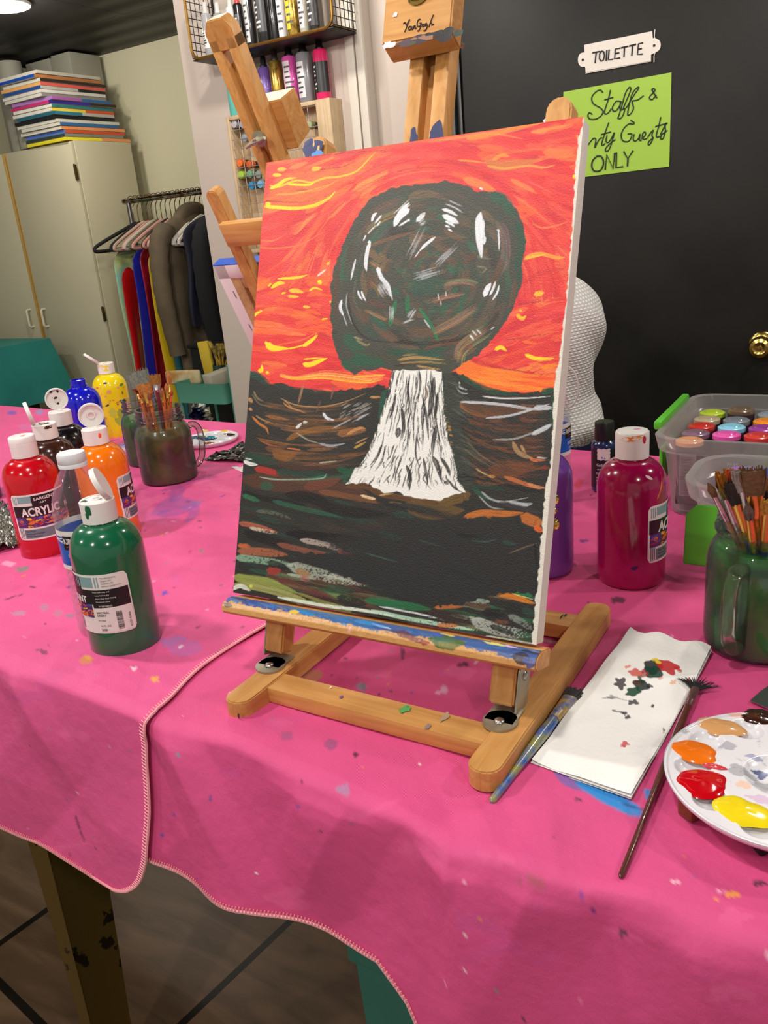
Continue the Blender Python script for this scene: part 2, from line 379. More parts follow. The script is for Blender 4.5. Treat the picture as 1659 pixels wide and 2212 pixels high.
    # upper right
    for pts, w, c, a in [([(1010,300),(1080,285),(1180,262)],12,(250,140,50),.8), ([(940,303),(1000,296),(1060,288),(1130,300)],6,(250,140,66),.7), ([(800,325),(900,305),(1000,290)],7,(238,80,50),.6),
        ([(1040,345),(1090,330),(1170,322)],8,(214,120,60),.5), ([(1050,350),(1080,358),(1110,355),(1170,345)],22,(196,130,56),.65), ([(1055,358),(1090,364),(1140,358),(1175,362),(1200,356)],5,(244,160,70),.85),
        ([(990,346),(1020,348),(1050,352)],4,(246,150,60),.8), ([(1065,345),(1085,335),(1100,338)],8,(246,150,50),.8), ([(1180,290),(1250,282)],18,(214,44,50),.6), ([(1150,350),(1210,330),(1252,318)],8,(246,110,66),.7),
        ([(1240,378),(1242,386)],7,YL,.95), ([(1246,292),(1248,300)],5,YO,.8),
        ([(1150,482),(1170,492),(1200,488),(1228,478)],4,(250,120,70),.9), ([(1135,556),(1165,548),(1200,556),(1220,556)],8,(250,166,60),.9), ([(1132,560),(1160,553),(1180,549)],4,YD,.9),
        ([(1155,636),(1175,632)],11,(250,190,44),.95), ([(1116,680),(1128,688),(1136,682)],8,(252,200,40),.9), ([(1122,670),(1128,672)],4,YD,.9), ([(1070,755),(1082,750),(1094,758)],8,YL,.95),
        ([(1135,766),(1160,775),(1196,774)],8,YL,.95), ([(1130,738),(1160,742)],6,(250,116,40),.8), ([(1112,450),(1150,455),(1130,470)],14,(246,100,44),.7), ([(1170,795),(1205,788)],10,(250,140,30),.9),
        ([(1140,605),(1170,590),(1220,580)],12,(206,44,46),.6)]:
        S(pts, w, c, a, 0, .12, .4, .35)
    # lower right orange wedge
    p.poly([(980,800),(1012,775),(1045,790),(1110,806),(1198,812),(1194,846),(1135,850),(1090,846),(1055,840),(1032,832),(1006,814)], (250,118,36), .9, 3, 3)
    for k in range(40):
        x = K.uniform(990, 1150); y = 795+(x-990)*.12+K.uniform(-8, 45); S([(x,y),(x+30,y+6),(x+70,y+9)], K.uniform(4,9), K.choice([(252,140,40),(246,92,34),(240,70,40),(252,150,50)]), .6)
    S([(1008,770),(1040,785),(1090,795)], 10, (206,36,46), .8)
    # left middle: orange field with yellow flecks
    for k in range(50):
        x, y = K.uniform(545, 720), K.uniform(590, 720); S([(x,y),(x+18,y-3),(x+K.uniform(25,60),y+K.uniform(-5,6))], K.uniform(4,9), K.choice([(248,96,34),(250,112,40),(240,66,44),(232,52,50)]), .6)
    S([(552,610),(585,612)], 24, (250,104,30), .8)
    for pts, w in [([(586,622),(602,612),(615,612)],8), ([(600,602),(640,600),(664,594)],5), ([(625,628),(640,628),(655,632)],9), ([(622,640),(645,641)],6), ([(668,628),(680,622),(697,627)],4), ([(688,612),(694,606)],10), ([(706,572),(712,566)],5), ([(655,662),(670,664)],6), ([(548,684),(556,676),(566,672)],5), ([(563,672),(565,670)],6), ([(695,690),(708,688)],3), ([(712,650),(716,655)],4), ([(580,618),(586,612)],4), ([(608,634),(618,632)],4)]:
        S(pts, w, K.choice([YL, YD]), .95, 0, .2, .4, .2)
    S([(686,596),(704,582)], 4, (250,235,230), .8, .1)
    for pts, w in [([(576,742),(590,752),(620,752)],14), ([(574,738),(578,748)],6), ([(655,748),(672,736),(686,724)],8), ([(600,756),(640,750),(670,738),(684,720)],3), ([(655,786),(668,788),(690,780),(706,774)],10), ([(656,776),(680,774),(706,774)],3), ([(558,800),(565,800),(566,788)],8), ([(575,804),(581,806)],6)]:
        S(pts, w, YL, .95, 0, .15, .5, .15)
    for pts, w, c in [([(640,705),(668,690),(672,682)],14,(240,88,58)), ([(572,710),(610,718),(650,712)],5,(242,96,60)), ([(600,745),(650,735),(690,715)],3,(246,120,60))]: S(pts, w, c, .7)
    for dy, c, w in [(0,(250,170,70),3),(5,(252,200,90),3),(10,(250,150,60),4),(14,YD,3),(-6,(246,120,70),2)]:
        S([(605,808+dy*.4),(640,815+dy*.3),(700,806+dy*.8),(760,812+dy*.9),(800,818+dy*.6),(828,812+dy*.5)], w, c, .85, .12, .2, .3, .3)
    S([(765,814),(800,812),(832,810)], 4, YD, .9)
    # ---- ground mass
    GL = [(535,803),(541,803),(559,810),(580,828),(610,828),(642,838),(683,845),(729,845),(763,840),(804,837),(821,829),(840,840),(850,800),(972,803),(988,805),(1006,814),(1032,833),(1055,841),(1089,846),(1135,849),(1176,844),(1197,837),(1230,840),(1230,1420),(480,1420)]
    p.poly(GL, (40,38,35), 1, 3, 1.5)
    S([(541,806),(560,815),(582,830)], 16, (28,66,52), .9); S([(590,832),(650,842),(740,850)], 9, (38,54,44), .8)
    S([(990,810),(1030,832),(1070,846),(1120,852)], 12, (22,66,44), .9); S([(1170,848),(1196,842)], 14, (16,70,46), .95); S([(1195,850),(1190,930)], 7, (20,62,40), .9)
    # left bowl of curved strokes
    browns = [(120,76,32),(150,96,44),(96,60,30),(170,110,56),(80,52,36),(128,88,60)]
    for k in range(150):
        f = K.random(); y0 = 860+f*130; x0 = 545+K.uniform(0, 190); sag = 16+22*f; L = K.uniform(40, 110)
        def bowl(x): q = (x-680)/130; return y0+18-18*q*q*(1 if f < .8 else .6)
        pts = [(x0+L*t, bowl(x0+L*t)) for t in (0,.33,.66,1)]
        if pts[-1][0] > 800: continue
        S(pts, K.uniform(2, 8), K.choice(browns+[(52,48,42)]*7), K.uniform(.3,.7), .12, .25, .45, .6)
    for pts, w, c, a in [([(606,860),(630,872),(660,878),(700,878),(745,868),(790,850)],2.5,(186,142,92),.9), ([(612,870),(625,880),(650,888),(662,893)],3,(200,140,80),.9), ([(614,864),(634,884)],2,(220,160,100),.8),
        ([(800,858),(824,858)],5,(190,140,80),.9), ([(655,830),(648,858),(644,872)],5,(160,120,84),.8), ([(722,832),(715,862)],4,(140,90,76),.8), ([(692,866),(683,892)],4,(110,74,64),.8),
        ([(698,892),(706,903),(722,908)],6,(226,228,240),.95), ([(640,925),(652,914)],6,(225,228,228),.9), ([(655,912),(664,912)],6,(205,210,205),.9), ([(620,950),(650,935),(700,925),(740,925)],12,(150,98,40),.7),
        ([(590,975),(615,985),(640,980)],22,(138,88,38),.8), ([(575,968),(600,970),(620,962)],14,(112,70,34),.7), ([(730,938),(760,932),(790,930)],16,(152,98,54),.8), ([(750,938),(775,925),(790,926)],6,(214,150,86),.8), ([(545,900),(560,915),(575,925),(580,938)],5,(200,120,54),.9), ([(538,860),(545,870)],8,(190,140,90),.9), ([(538,882),(545,886)],6,(206,150,96),.9),
        ([(548,845),(556,860),(570,868)],4,(150,128,90),.7), ([(545,852),(560,872),(590,880)],3,(120,112,90),.6), ([(553,898),(570,908),(590,915)],3,(180,140,90),.8), ([(640,935),(665,950),(690,958)],3,(170,160,140),.8), ([(560,950),(580,960),(605,965)],3,(190,92,48),.8), ([(620,968),(650,972)],3,(220,120,60),.9),
        ([(690,958),(715,963),(745,958)],5,(170,170,180),.8), ([(720,925),(745,912),(760,905)],3,(190,188,190),.7), ([(770,908),(798,892)],4,(180,184,200),.8), ([(764,900),(800,880)],4,(160,160,160),.6), ([(765,968),(790,955)],5,(200,160,70),.8), ([(768,958),(795,945)],3,(200,150,100),.8),
        ([(640,998),(700,1003),(770,985),(800,970)],4,(120,70,50),.7), ([(690,1000),(727,996)],3,(200,190,150),.8), ([(540,975),(600,1000),(660,1012),(740,1008)],12,(80,46,30),.7), ([(560,1002),(640,1000),(700,995)],6,(74,50,34),.6)]:
        S(pts, w, c, a, .08, .15, .4, .45)
    for k in range(26):
        x, y = K.uniform(730, 790), K.uniform(868, 905); S([(x,y+8),(x+14,y)], 1.6, (170,166,156), .7, .2)
    # right slope: strokes sweeping down to the right
    for k in range(190):
        x0 = K.uniform(985, 1150); y0 = K.uniform(870, 1035); L = K.uniform(30, 80); sl = .55-(x0-985)/160*.5
        pts = [(x0,y0),(x0+L*.4,y0+L*.4*sl+3),(x0+L,y0+L*sl*.6)]
        if pts[-1][0] > 1192: continue
        S(pts, K.uniform(3,9), K.choice([(84,54,36),(110,66,38),(62,46,38),(46,44,40),(46,44,40),(130,74,38),(88,42,32),(54,50,46)]), K.uniform(.3,.7), .1, .25, .45, .6)
    for pts, w, c, a in [([(995,868),(1000,880),(1030,895),(1060,902)],8,(160,96,36),.85), ([(1000,872),(1050,890),(1120,884),(1185,878)],24,(96,62,38),.75), ([(1042,856),(1080,860),(1140,860),(1188,856)],3,(225,225,226),.95), ([(992,868),(1040,870),(1100,876),(1150,884),(1192,884)],6,(205,206,214),.9),
        ([(1050,903),(1100,898),(1150,884),(1188,872)],5,(190,192,200),.9), ([(1155,880),(1192,880)],10,(205,208,218),.7), ([(1065,950),(1110,948),(1150,935),(1190,918)],4,(170,168,168),.8), ([(1150,938),(1175,926),(1192,916)],10,(214,218,224),.75), ([(985,833),(988,842),(1000,850),(1012,850)],3,(206,206,206),.9), ([(992,825),(994,836),(1008,842)],4,(222,222,222),.9),
        ([(1108,955),(1118,975),(1135,985),(1150,990)],10,(176,138,96),.8), ([(1125,962),(1135,978)],6,(190,150,100),.8), ([(1145,990),(1155,994),(1178,994)],7,(214,116,66),.85), ([(1160,988),(1182,990)],3,(220,216,208),.8), ([(1060,1012),(1090,1018),(1130,1010),(1150,1000)],30,(116,66,38),.6), ([(1090,1030),(1120,1040),(1150,1050),(1178,1054)],9,(196,106,56),.85), ([(1140,1045),(1160,1052),(1178,1054)],7,(206,140,92),.8),
        ([(1172,1008),(1182,1012)],9,(140,36,30),.8), ([(1028,1012),(1040,1020),(1064,1032)],3,(200,170,110),.8), ([(990,960),(1030,990),(1060,1008)],4,(120,120,90),.5), ([(1010,955),(1040,985),(1080,1008)],3,(140,130,100),.5), ([(1056,1028),(1070,1030)],6,(200,140,70),.8)]:
        S(pts, w, c, a, .06, .15, .4, .4)
    # dark column right of the trunk
    p.poly([(958,800),(972,803),(988,820),(995,880),(1000,950),(1010,1000),(1030,1030),(1005,1065),(985,1030),(980,980),(962,925)], (52,56,50), .9, 3, 4)
    for k in range(60):
        y = K.uniform(820,1010); x = 962+(y-820)*.13+K.uniform(0,28); S([(x,y),(x+14,y+7),(x+26,y+16)], K.uniform(1.5,5), K.choice([(40,60,48),(88,92,78),(32,36,34),(64,70,60)]), .5, .15)
    for k in range(22):
        y = K.uniform(870,1000); x = 950+(y-860)*.2+K.uniform(-1,5); S([(x,y),(x+7,y+2)], 3, K.choice([(150,110,60),(60,90,50),(210,150,70)]), .8)
    # green flank left of the trunk
    p.poly([(826,846),(842,835),(836,870),(830,895),(816,905),(820,870)], (24,78,60), .9, 2, 2)
    # lower band: greens and browns
    for pts, w, c, a in [([(530,985),(560,990),(600,1000)],20,(24,62,48),.85), ([(527,996),(540,1002),(556,1004)],8,(232,232,228),.95), ([(530,990),(545,993)],3,(220,225,220),.8), ([(552,1012),(580,1018),(610,1028)],14,(176,46,36),.9), ([(600,1025),(650,1035),(700,1042)],16,(92,46,34),.7), ([(600,1020),(650,1030),(700,1022)],24,(30,62,50),.8), ([(640,1040),(680,1036),(710,1026)],12,(26,104,66),.8),
        ([(640,1040),(740,1030),(760,1020)],10,(40,90,66),.7), ([(525,1035),(600,1045),(700,1055),(760,1060),(800,1075)],34,(84,50,34),.85), ([(660,1052),(700,1045),(735,1034)],20,(110,58,42),.85), ([(564,1048),(590,1052)],18,(36,84,62),.85), ([(690,1062),(750,1072),(830,1088)],12,(128,78,44),.7),
        ([(730,1012),(755,1020),(762,1010)],14,(24,84,56),.8), ([(740,1040),(762,1036)],8,(30,88,60),.7), ([(560,1030),(600,1036),(690,1034),(705,1024)],3,(180,200,180),.7),
        ([(750,1052),(790,1050),(820,1066),(860,1074),(930,1084),(960,1080)],12,(98,62,28),.95), ([(780,1070),(800,1076),(812,1078)],6,(236,208,160),.95), ([(820,1070),(850,1066)],3,(214,170,100),.8), ([(950,1085),(1000,1072),(1010,1078)],26,(110,82,36),.9), ([(880,1090),(930,1105),(1000,1102)],34,(104,78,38),.8), ([(840,1085),(870,1088)],4,(200,160,90),.7),
        ([(885,1100),(896,1100)],12,(50,34,24),.8), ([(1000,1120),(1040,1108),(1090,1110),(1130,1108)],14,(196,112,40),.9), ([(1050,1104),(1060,1118)],14,(186,104,36),.9), ([(1128,1115),(1150,1125),(1172,1130)],24,(190,108,44),.95), ([(1155,1138),(1172,1148)],12,(226,100,36),.95), ([(1020,1050),(1040,1070),(1070,1080)],10,(36,84,62),.8), ([(1040,1062),(1060,1078),(1090,1084),(1140,1075)],4,(190,196,196),.7),
        ([(1035,1072),(1060,1095),(1090,1100)],3,(180,184,184),.7), ([(1100,1084),(1130,1090),(1150,1088)],8,(196,202,206),.75), ([(1090,1044),(1130,1058),(1180,1062)],8,(20,20,20),.8), ([(970,1036),(1010,1030),(1060,1040),(1120,1055),(1175,1066)],3,(16,20,20),.9), ([(980,1042),(1040,1036),(1100,1050)],2.5,(14,18,16),.8), ([(1010,1055),(1050,1050),(1090,1060)],12,(30,58,48),.7), ([(1080,1085),(1130,1098),(1170,1108)],10,(58,54,56),.7)]:
        S(pts, w, c, a, .05, .12, .35, .4)
    # bottom part: sweeping strokes falling to the right
    for k in range(230):
        x0, y0 = K.uniform(505, 900), K.uniform(1080, 1300); L = K.uniform(40, 150); y = y0
        dk = K.random()
        if y0 > 1235 or (x0 > 850 and y0 > 1260): c = K.choice([(34,84,56),(54,92,70),(110,130,70),(96,60,44),(60,30,30),(40,60,50),(150,160,90),(36,40,36),(30,110,64)])
        else: c = K.choice([(38,38,36),(38,38,36),(34,50,44),(30,30,30),(48,42,38),(60,44,38),(34,60,50)])
        S([(x0,y),(x0+L*.5,y+L*.10),(x0+L,y+L*.24)], K.uniform(5,15), c, K.uniform(.4,.85), .08, .2, .4, .5)
    for k in range(150):
        x0, y0 = K.uniform(505, 1150), K.uniform(1230, 1400); L = K.uniform(40, 120)
        if y0 > 1278+(x0-503)*.178+8: continue
        S([(x0,y0),(x0+L*.5,y0+L*.09),(x0+L,y0+L*.19)], K.uniform(4,12), K.choice([(34,90,60),(40,110,70),(60,34,30),(90,50,40),(30,34,30),(26,26,26),(120,130,90),(36,80,60),(170,180,160)]), K.uniform(.4,.85), .22, .2, .4, .6)
    for pts, w, c, a, dr in [([(525,1062),(560,1075),(620,1085),(660,1092)],12,(14,14,14),.95,.05), ([(620,1068),(680,1078),(720,1100),(780,1108),(840,1112)],24,(14,10,12),.9,.25), ([(525,1070),(560,1082)],10,(44,110,76),.8,.1), ([(590,1082),(650,1098),(740,1118)],10,(36,90,66),.8,.15),
        ([(555,1104),(590,1108),(635,1122)],8,(96,104,86),.7,.45), ([(518,1130),(550,1136),(598,1150)],11,(176,92,70),.85,.2), ([(540,1140),(598,1152)],8,(210,196,170),.75,.45), ([(530,1150),(580,1168),(640,1185)],20,(18,14,16),.95,.15), ([(600,1175),(660,1190),(720,1200)],12,(150,84,66),.7,.25), ([(620,1152),(700,1160),(750,1164),(784,1164)],19,(12,8,10),.97,.05),
        ([(650,1166),(710,1178),(740,1190)],12,(196,176,164),.7,.5), ([(730,1190),(770,1204)],9,(170,76,70),.75,.3), ([(515,1178),(540,1180)],9,(214,106,60),.8,.2), ([(516,1190),(560,1192),(620,1198)],18,(172,98,68),.8,.25), ([(510,1204),(560,1210),(640,1222)],15,(150,190,160),.65,.35), ([(580,1215),(620,1228)],16,(20,20,20),.9,.1), ([(578,1232),(592,1234),(606,1232)],16,(150,52,42),.95,0),
        ([(702,1215),(730,1222),(766,1226)],26,(18,8,12),.97,0), ([(625,1222),(690,1240),(760,1262)],24,(190,196,180),.6,.5), ([(640,1232),(670,1242)],13,(160,110,50),.8,.2), ([(650,1246),(668,1254)],12,(170,84,84),.6,.2), ([(720,1240),(760,1254),(800,1264)],15,(196,190,180),.65,.5), ([(760,1248),(800,1262)],12,(156,72,66),.7,.2), ([(505,1246),(540,1252),(580,1258),(640,1280)],18,(150,160,74),.85,.1),
        ([(508,1262),(560,1270),(620,1285),(660,1296)],14,(166,166,96),.8,.15), ([(600,1252),(660,1272),(720,1290)],15,(100,42,42),.85,.1), ([(540,1268),(545,1264)],7,(220,220,80),.9,0), ([(502,1272),(520,1266),(540,1276)],9,(222,226,214),.9,.1), ([(640,1280),(700,1300),(740,1310)],6,(150,140,70),.7,.2), ([(730,1290),(790,1306)],18,(26,26,26),.9,.2), ([(790,1296),(860,1306),(930,1316)],16,(26,110,66),.85,.15), ([(600,1290),(700,1308),(780,1318),(860,1332)],7,(226,234,220),.9,.25),
        ([(800,1318),(880,1336),(960,1350),(1030,1362)],9,(190,224,200),.8,.3), ([(820,1310),(900,1325),(960,1340)],4,(230,236,230),.8,.35), ([(940,1312),(1000,1310)],8,(196,104,40),.85,.15), ([(945,1330),(1000,1338),(1010,1330)],30,(50,34,30),.85,.1), ([(945,1350),(990,1352)],9,(200,110,46),.85,.15), ([(1000,1300),(1060,1312)],15,(96,50,46),.8,.2), ([(1045,1322),(1090,1326)],18,(18,16,18),.95,.1), ([(1070,1342),(1100,1345)],8,(120,70,50),.7,.3),
        ([(1070,1282),(1110,1290),(1155,1304)],11,(214,126,36),.95,.05), ([(1110,1276),(1150,1288)],11,(28,120,76),.9,.1), ([(1085,1276),(1155,1296)],2,(240,220,120),.9,.1), ([(1000,1296),(1060,1300)],10,(180,200,186),.6,.45), ([(1020,1340),(1080,1362),(1150,1372)],24,(196,204,196),.6,.5), ([(1060,1352),(1110,1370)],12,(18,18,18),.9,.25), ([(1100,1330),(1130,1345),(1150,1360)],14,(160,170,160),.5,.5), ([(1050,1375),(1100,1384),(1150,1390)],8,(196,220,204),.7,.3), ([(1130,1315),(1155,1330)],14,(34,66,56),.8,.1)]:
        S(pts, w, c, a, dr, .12, .3, .35)
    # the flat near-black field
    p.poly([(858,1140),(880,1128),(940,1124),(1010,1118),(1050,1130),(1085,1122),(1122,1117),(1126,1138),(1150,1147),(1167,1152),(1166,1200),(1162,1278),(1120,1280),(1075,1284),(1030,1295),(1000,1308),(955,1310),(905,1298),(850,1285),(790,1262),(720,1240),(640,1205),(600,1190),(700,1196),(780,1200),(770,1160),(820,1150)], (36,36,36), 1, 4, 3)
    p.poly([(690,1165),(790,1150),(870,1120),(1000,1140),(900,1260),(760,1215)], (36,36,36), .8, 5, 14)
    for pts, w, c, a in [([(985,1152),(1010,1158),(1040,1158)],9,(18,18,18),.8), ([(1020,1168),(1050,1170),(1075,1164)],3,(60,100,90),.6), ([(1086,1170),(1115,1176)],9,(36,70,58),.8), ([(905,1166),(950,1180)],3,(60,84,74),.5), ([(820,1150),(870,1165)],14,(34,54,46),.6), ([(1100,1195),(1140,1180),(1160,1174)],3,(140,110,84),.6), ([(975,1230),(1050,1262)],5,(26,26,26),.8), ([(790,1195),(860,1215)],3,(60,110,90),.5), ([(1155,1172),(1160,1230)],6,(14,14,14),.9)]:
        S(pts, w, c, a, .2, .2, .4, .4)
    # ---- trunk
    L = [(850,796),(842,830),(834,866),(820,905),(808,945),(792,985),(768,1020),(746,1046)]; Rr = [(956,796),(958,850),(960,900),(966,940),(980,985),(986,1012),(990,1040),(1008,1062)]
    T = L+[(790,1043),(830,1065),(858,1060),(875,1072),(915,1078),(945,1083),(975,1070),(1008,1062)]+Rr[::-1]
    p.poly(T, (240,238,234), 1, 2, 1.5)
    def tr(k, t):
        q = t*7; i = min(6, int(q)); f = q-i; a = [L[i][j]*(1-f)+L[i+1][j]*f for j in (0,1)]; b = [Rr[i][j]*(1-f)+Rr[i+1][j]*f for j in (0,1)]
        return (a[0]*(1-k)+b[0]*k, a[1]*(1-k)+b[1]*k)
    for k in range(155):
        f = K.random(); t = K.random()**1.3*.9; l = K.uniform(.05, .34); wd = K.uniform(1.0, 3.8)
        S([tr(f+K.uniform(-.02,.02), min(1, t+l*q)) for q in (0,.3,.6,1)], wd, (26,22,24), .9, .1 if K.random() < .5 else .35, .25, .5, .4)
    for pts, w in [([(905,800),(908,830),(902,870)],5), ([(938,815),(934,850),(930,880),(926,900)],11), ([(945,850),(942,880),(938,905)],8), ([(915,868),(922,905),(926,950)],6), ([(942,920),(936,955),(934,985)],9), ([(934,985),(946,1010),(954,1040)],10), ([(952,988),(966,1010),(972,1028)],8), ([(878,1005),(886,1030),(884,1060)],8), ([(868,880),(872,920),(868,950)],8), ([(862,925),(858,945)],12), ([(842,840),(836,860)],8), ([(825,960),(815,985),(800,1005)],5), ([(900,940),(898,980),(906,1010)],4), ([(915,990),(920,1020),(924,1045)],6), ([(968,1036),(980,1052),(990,1060)],5), ([(960,1040),(968,1046)],7), ([(880,830),(884,870),(880,900)],4), ([(855,850),(850,880),(842,905)],5)]:
        S(pts, w, (28,22,24), .95, .08, .2, .4, .3)
    S([(919,835),(922,852),(916,868)], 5, (110,70,40), .9)
    for q in range(60):
        t = K.uniform(.0,.95); S([tr(-.02, t), tr(.03, min(1,t+.04))], 3, (34,44,38), .7, .25); S([tr(1.03, t), tr(.985, min(1,t+.04))], 3, (40,56,44), .7, .25)
    for k in range(50):                # frayed foot
        x = K.uniform(750, 830); S([(x+14,1010-(x-750)*.0),(x,1040)], 2.5, (238,236,232), .8, .3)
    S([(985,1035),(1000,1025),(1020,1032)], 3, (18,24,22), .9)
    # ---- crown
    p.poly(CROWN, (64,66,57), 1, 2.6, 1.5, 9)
    for k in range(420):
        an = K.uniform(0, 2*PI); rr = K.uniform(.12, .93); cx, cy = 925, 600; A, B = 205*rr, 200*rr; da = K.uniform(.15,.5)
        pts = [(cx+A*math.cos(an+da*q), cy+B*math.sin(an+da*q)) for q in (0,.33,.66,1)]
        if not all(inpoly(x, y, CROWN) for x, y in pts): continue
        S(pts, K.uniform(5,20), K.choice([(74,70,60),(62,66,58),(38,88,68),(92,72,56),(84,76,66),(48,74,60),(112,74,50),(40,94,70),(50,44,40),(96,82,68),(72,68,60),(118,92,66)]), K.uniform(.35,.8), .08, .2, .4, .9)
    for pts, w, c, a, dr in [([(1060,420),(1090,435),(1108,470)],26,(26,84,64),.8,.05), ([(1115,480),(1128,520),(1120,570),(1122,610)],16,(24,74,56),.85,.05), ([(880,620),(930,615),(960,610)],40,(28,82,62),.6,.05), ([(985,590),(1010,560)],24,(28,80,60),.5,.05), ([(760,780),(800,778),(830,786)],26,(24,84,60),.85,.05), ([(745,725),(770,750),(790,770)],26,(24,88,64),.7,.05), ([(880,640),(880,680)],10,(20,110,66),.8,.1), ([(855,650),(845,690),(842,705)],10,(16,116,66),.85,.1), ([(905,665),(930,700),(942,725),(946,742)],7,(20,120,72),.85,.1),
        ([(740,780),(760,800)],18,(26,84,60),.85,0), ([(840,760),(900,762),(960,755)],14,(28,74,54),.8,.05), ([(770,760),(850,775),(930,780),(1000,772)],12,(70,66,46),.6,.1), ([(770,600),(764,640),(780,680)],5,(90,90,74),.7,.2), ([(752,640),(760,690),(790,730),(850,740)],4,(30,24,22),.9,.1), ([(850,738),(920,742),(980,735),(1030,715)],9,(40,32,28),.85,.1), ([(915,755),(950,745),(1010,735),(1060,700)],6,(120,66,38),.7,.1), ([(735,560),(726,620),(730,690)],9,(84,56,40),.6,.15), ([(775,500),(750,560),(745,600)],8,(70,60,46),.6,.1),
        ([(790,500),(830,470),(870,455)],14,(116,92,68),.65,.2), ([(800,530),(830,520),(860,510),(900,500)],7,(126,84,56),.8,.1), ([(795,540),(820,560),(822,545)],16,(120,92,64),.8,.1), ([(800,565),(830,585)],9,(126,98,66),.8,.2), ([(830,560),(850,565)],6,(110,84,62),.8,.2), ([(800,610),(815,625),(820,640)],9,(120,92,58),.8,.2), ([(790,670),(820,685),(835,690)],8,(140,96,70),.7,.2), ([(800,650),(835,665)],16,(96,56,46),.6,.1),
        ([(930,425),(980,420),(1020,435)],6,(96,72,60),.6,.2), ([(880,430),(940,425),(990,440)],5,(110,84,66),.5,.2), ([(940,520),(985,510),(1010,515)],4,(110,92,70),.6,.2), ([(900,510),(960,513)],6,(122,88,56),.7,.2), ([(960,615),(1000,608),(1030,615)],12,(132,108,78),.65,.25), ([(935,650),(970,640),(1000,635)],10,(140,112,80),.7,.2), ([(940,715),(980,695),(1025,665)],20,(126,100,74),.75,.25), ([(990,780),(1000,750),(1050,715)],26,(124,104,78),.8,.25), ([(1010,755),(1020,745)],14,(130,66,52),.6,.1),
        ([(1075,480),(1090,510),(1092,560),(1080,590)],18,(106,90,82),.6,.2), ([(1085,560),(1070,600),(1040,640)],14,(96,64,44),.7,.1), ([(1030,575),(1050,580),(1040,590)],4,(130,130,100),.7,.1), ([(1030,555),(1062,560)],6,(110,112,86),.6,.2), ([(890,560),(920,545),(900,540)],12,(100,56,40),.6,.1), ([(1000,570),(1030,545)],12,(98,58,42),.6,.1), ([(860,778),(900,772),(960,778)],6,(190,150,90),.85,.15), ([(865,785),(920,782),(965,786)],4,(170,134,80),.85,.15), ([(870,768),(900,765)],4,(150,130,80),.8,.15), ([(850,790),(900,788),(958,794)],7,(60,52,38),.8,.2),
        ([(900,790),(930,796),(950,798)],5,(206,160,90),.7,.2), ([(770,735),(790,745),(800,742)],5,(150,134,96),.8,.2), ([(765,728),(785,735)],4,(160,150,110),.8,.2)]:
        S(pts, w, c, a*(.55 if dr >= .15 and w >= 8 else 1), dr, .15, .35, .5)
        if dr >= .15 and w >= 8:
            for q in range(int(w*.9)):
                o = K.uniform(-.5, .5)*w; P_ = [np.array(z_, float) for z_ in pts]; d = P_[-1]-P_[0]; nn = np.array([-d[1], d[0]])/(np.hypot(*d)+1e-6); e = d*K.uniform(-.1,.1)
                S([tuple(z_+nn*o+e) for z_ in P_], K.uniform(1, 2.4), tuple(min(255, v*K.uniform(.7, 1.35)) for v in c), .75, .1, .3, .4, .3)
    WH = (236,238,246)
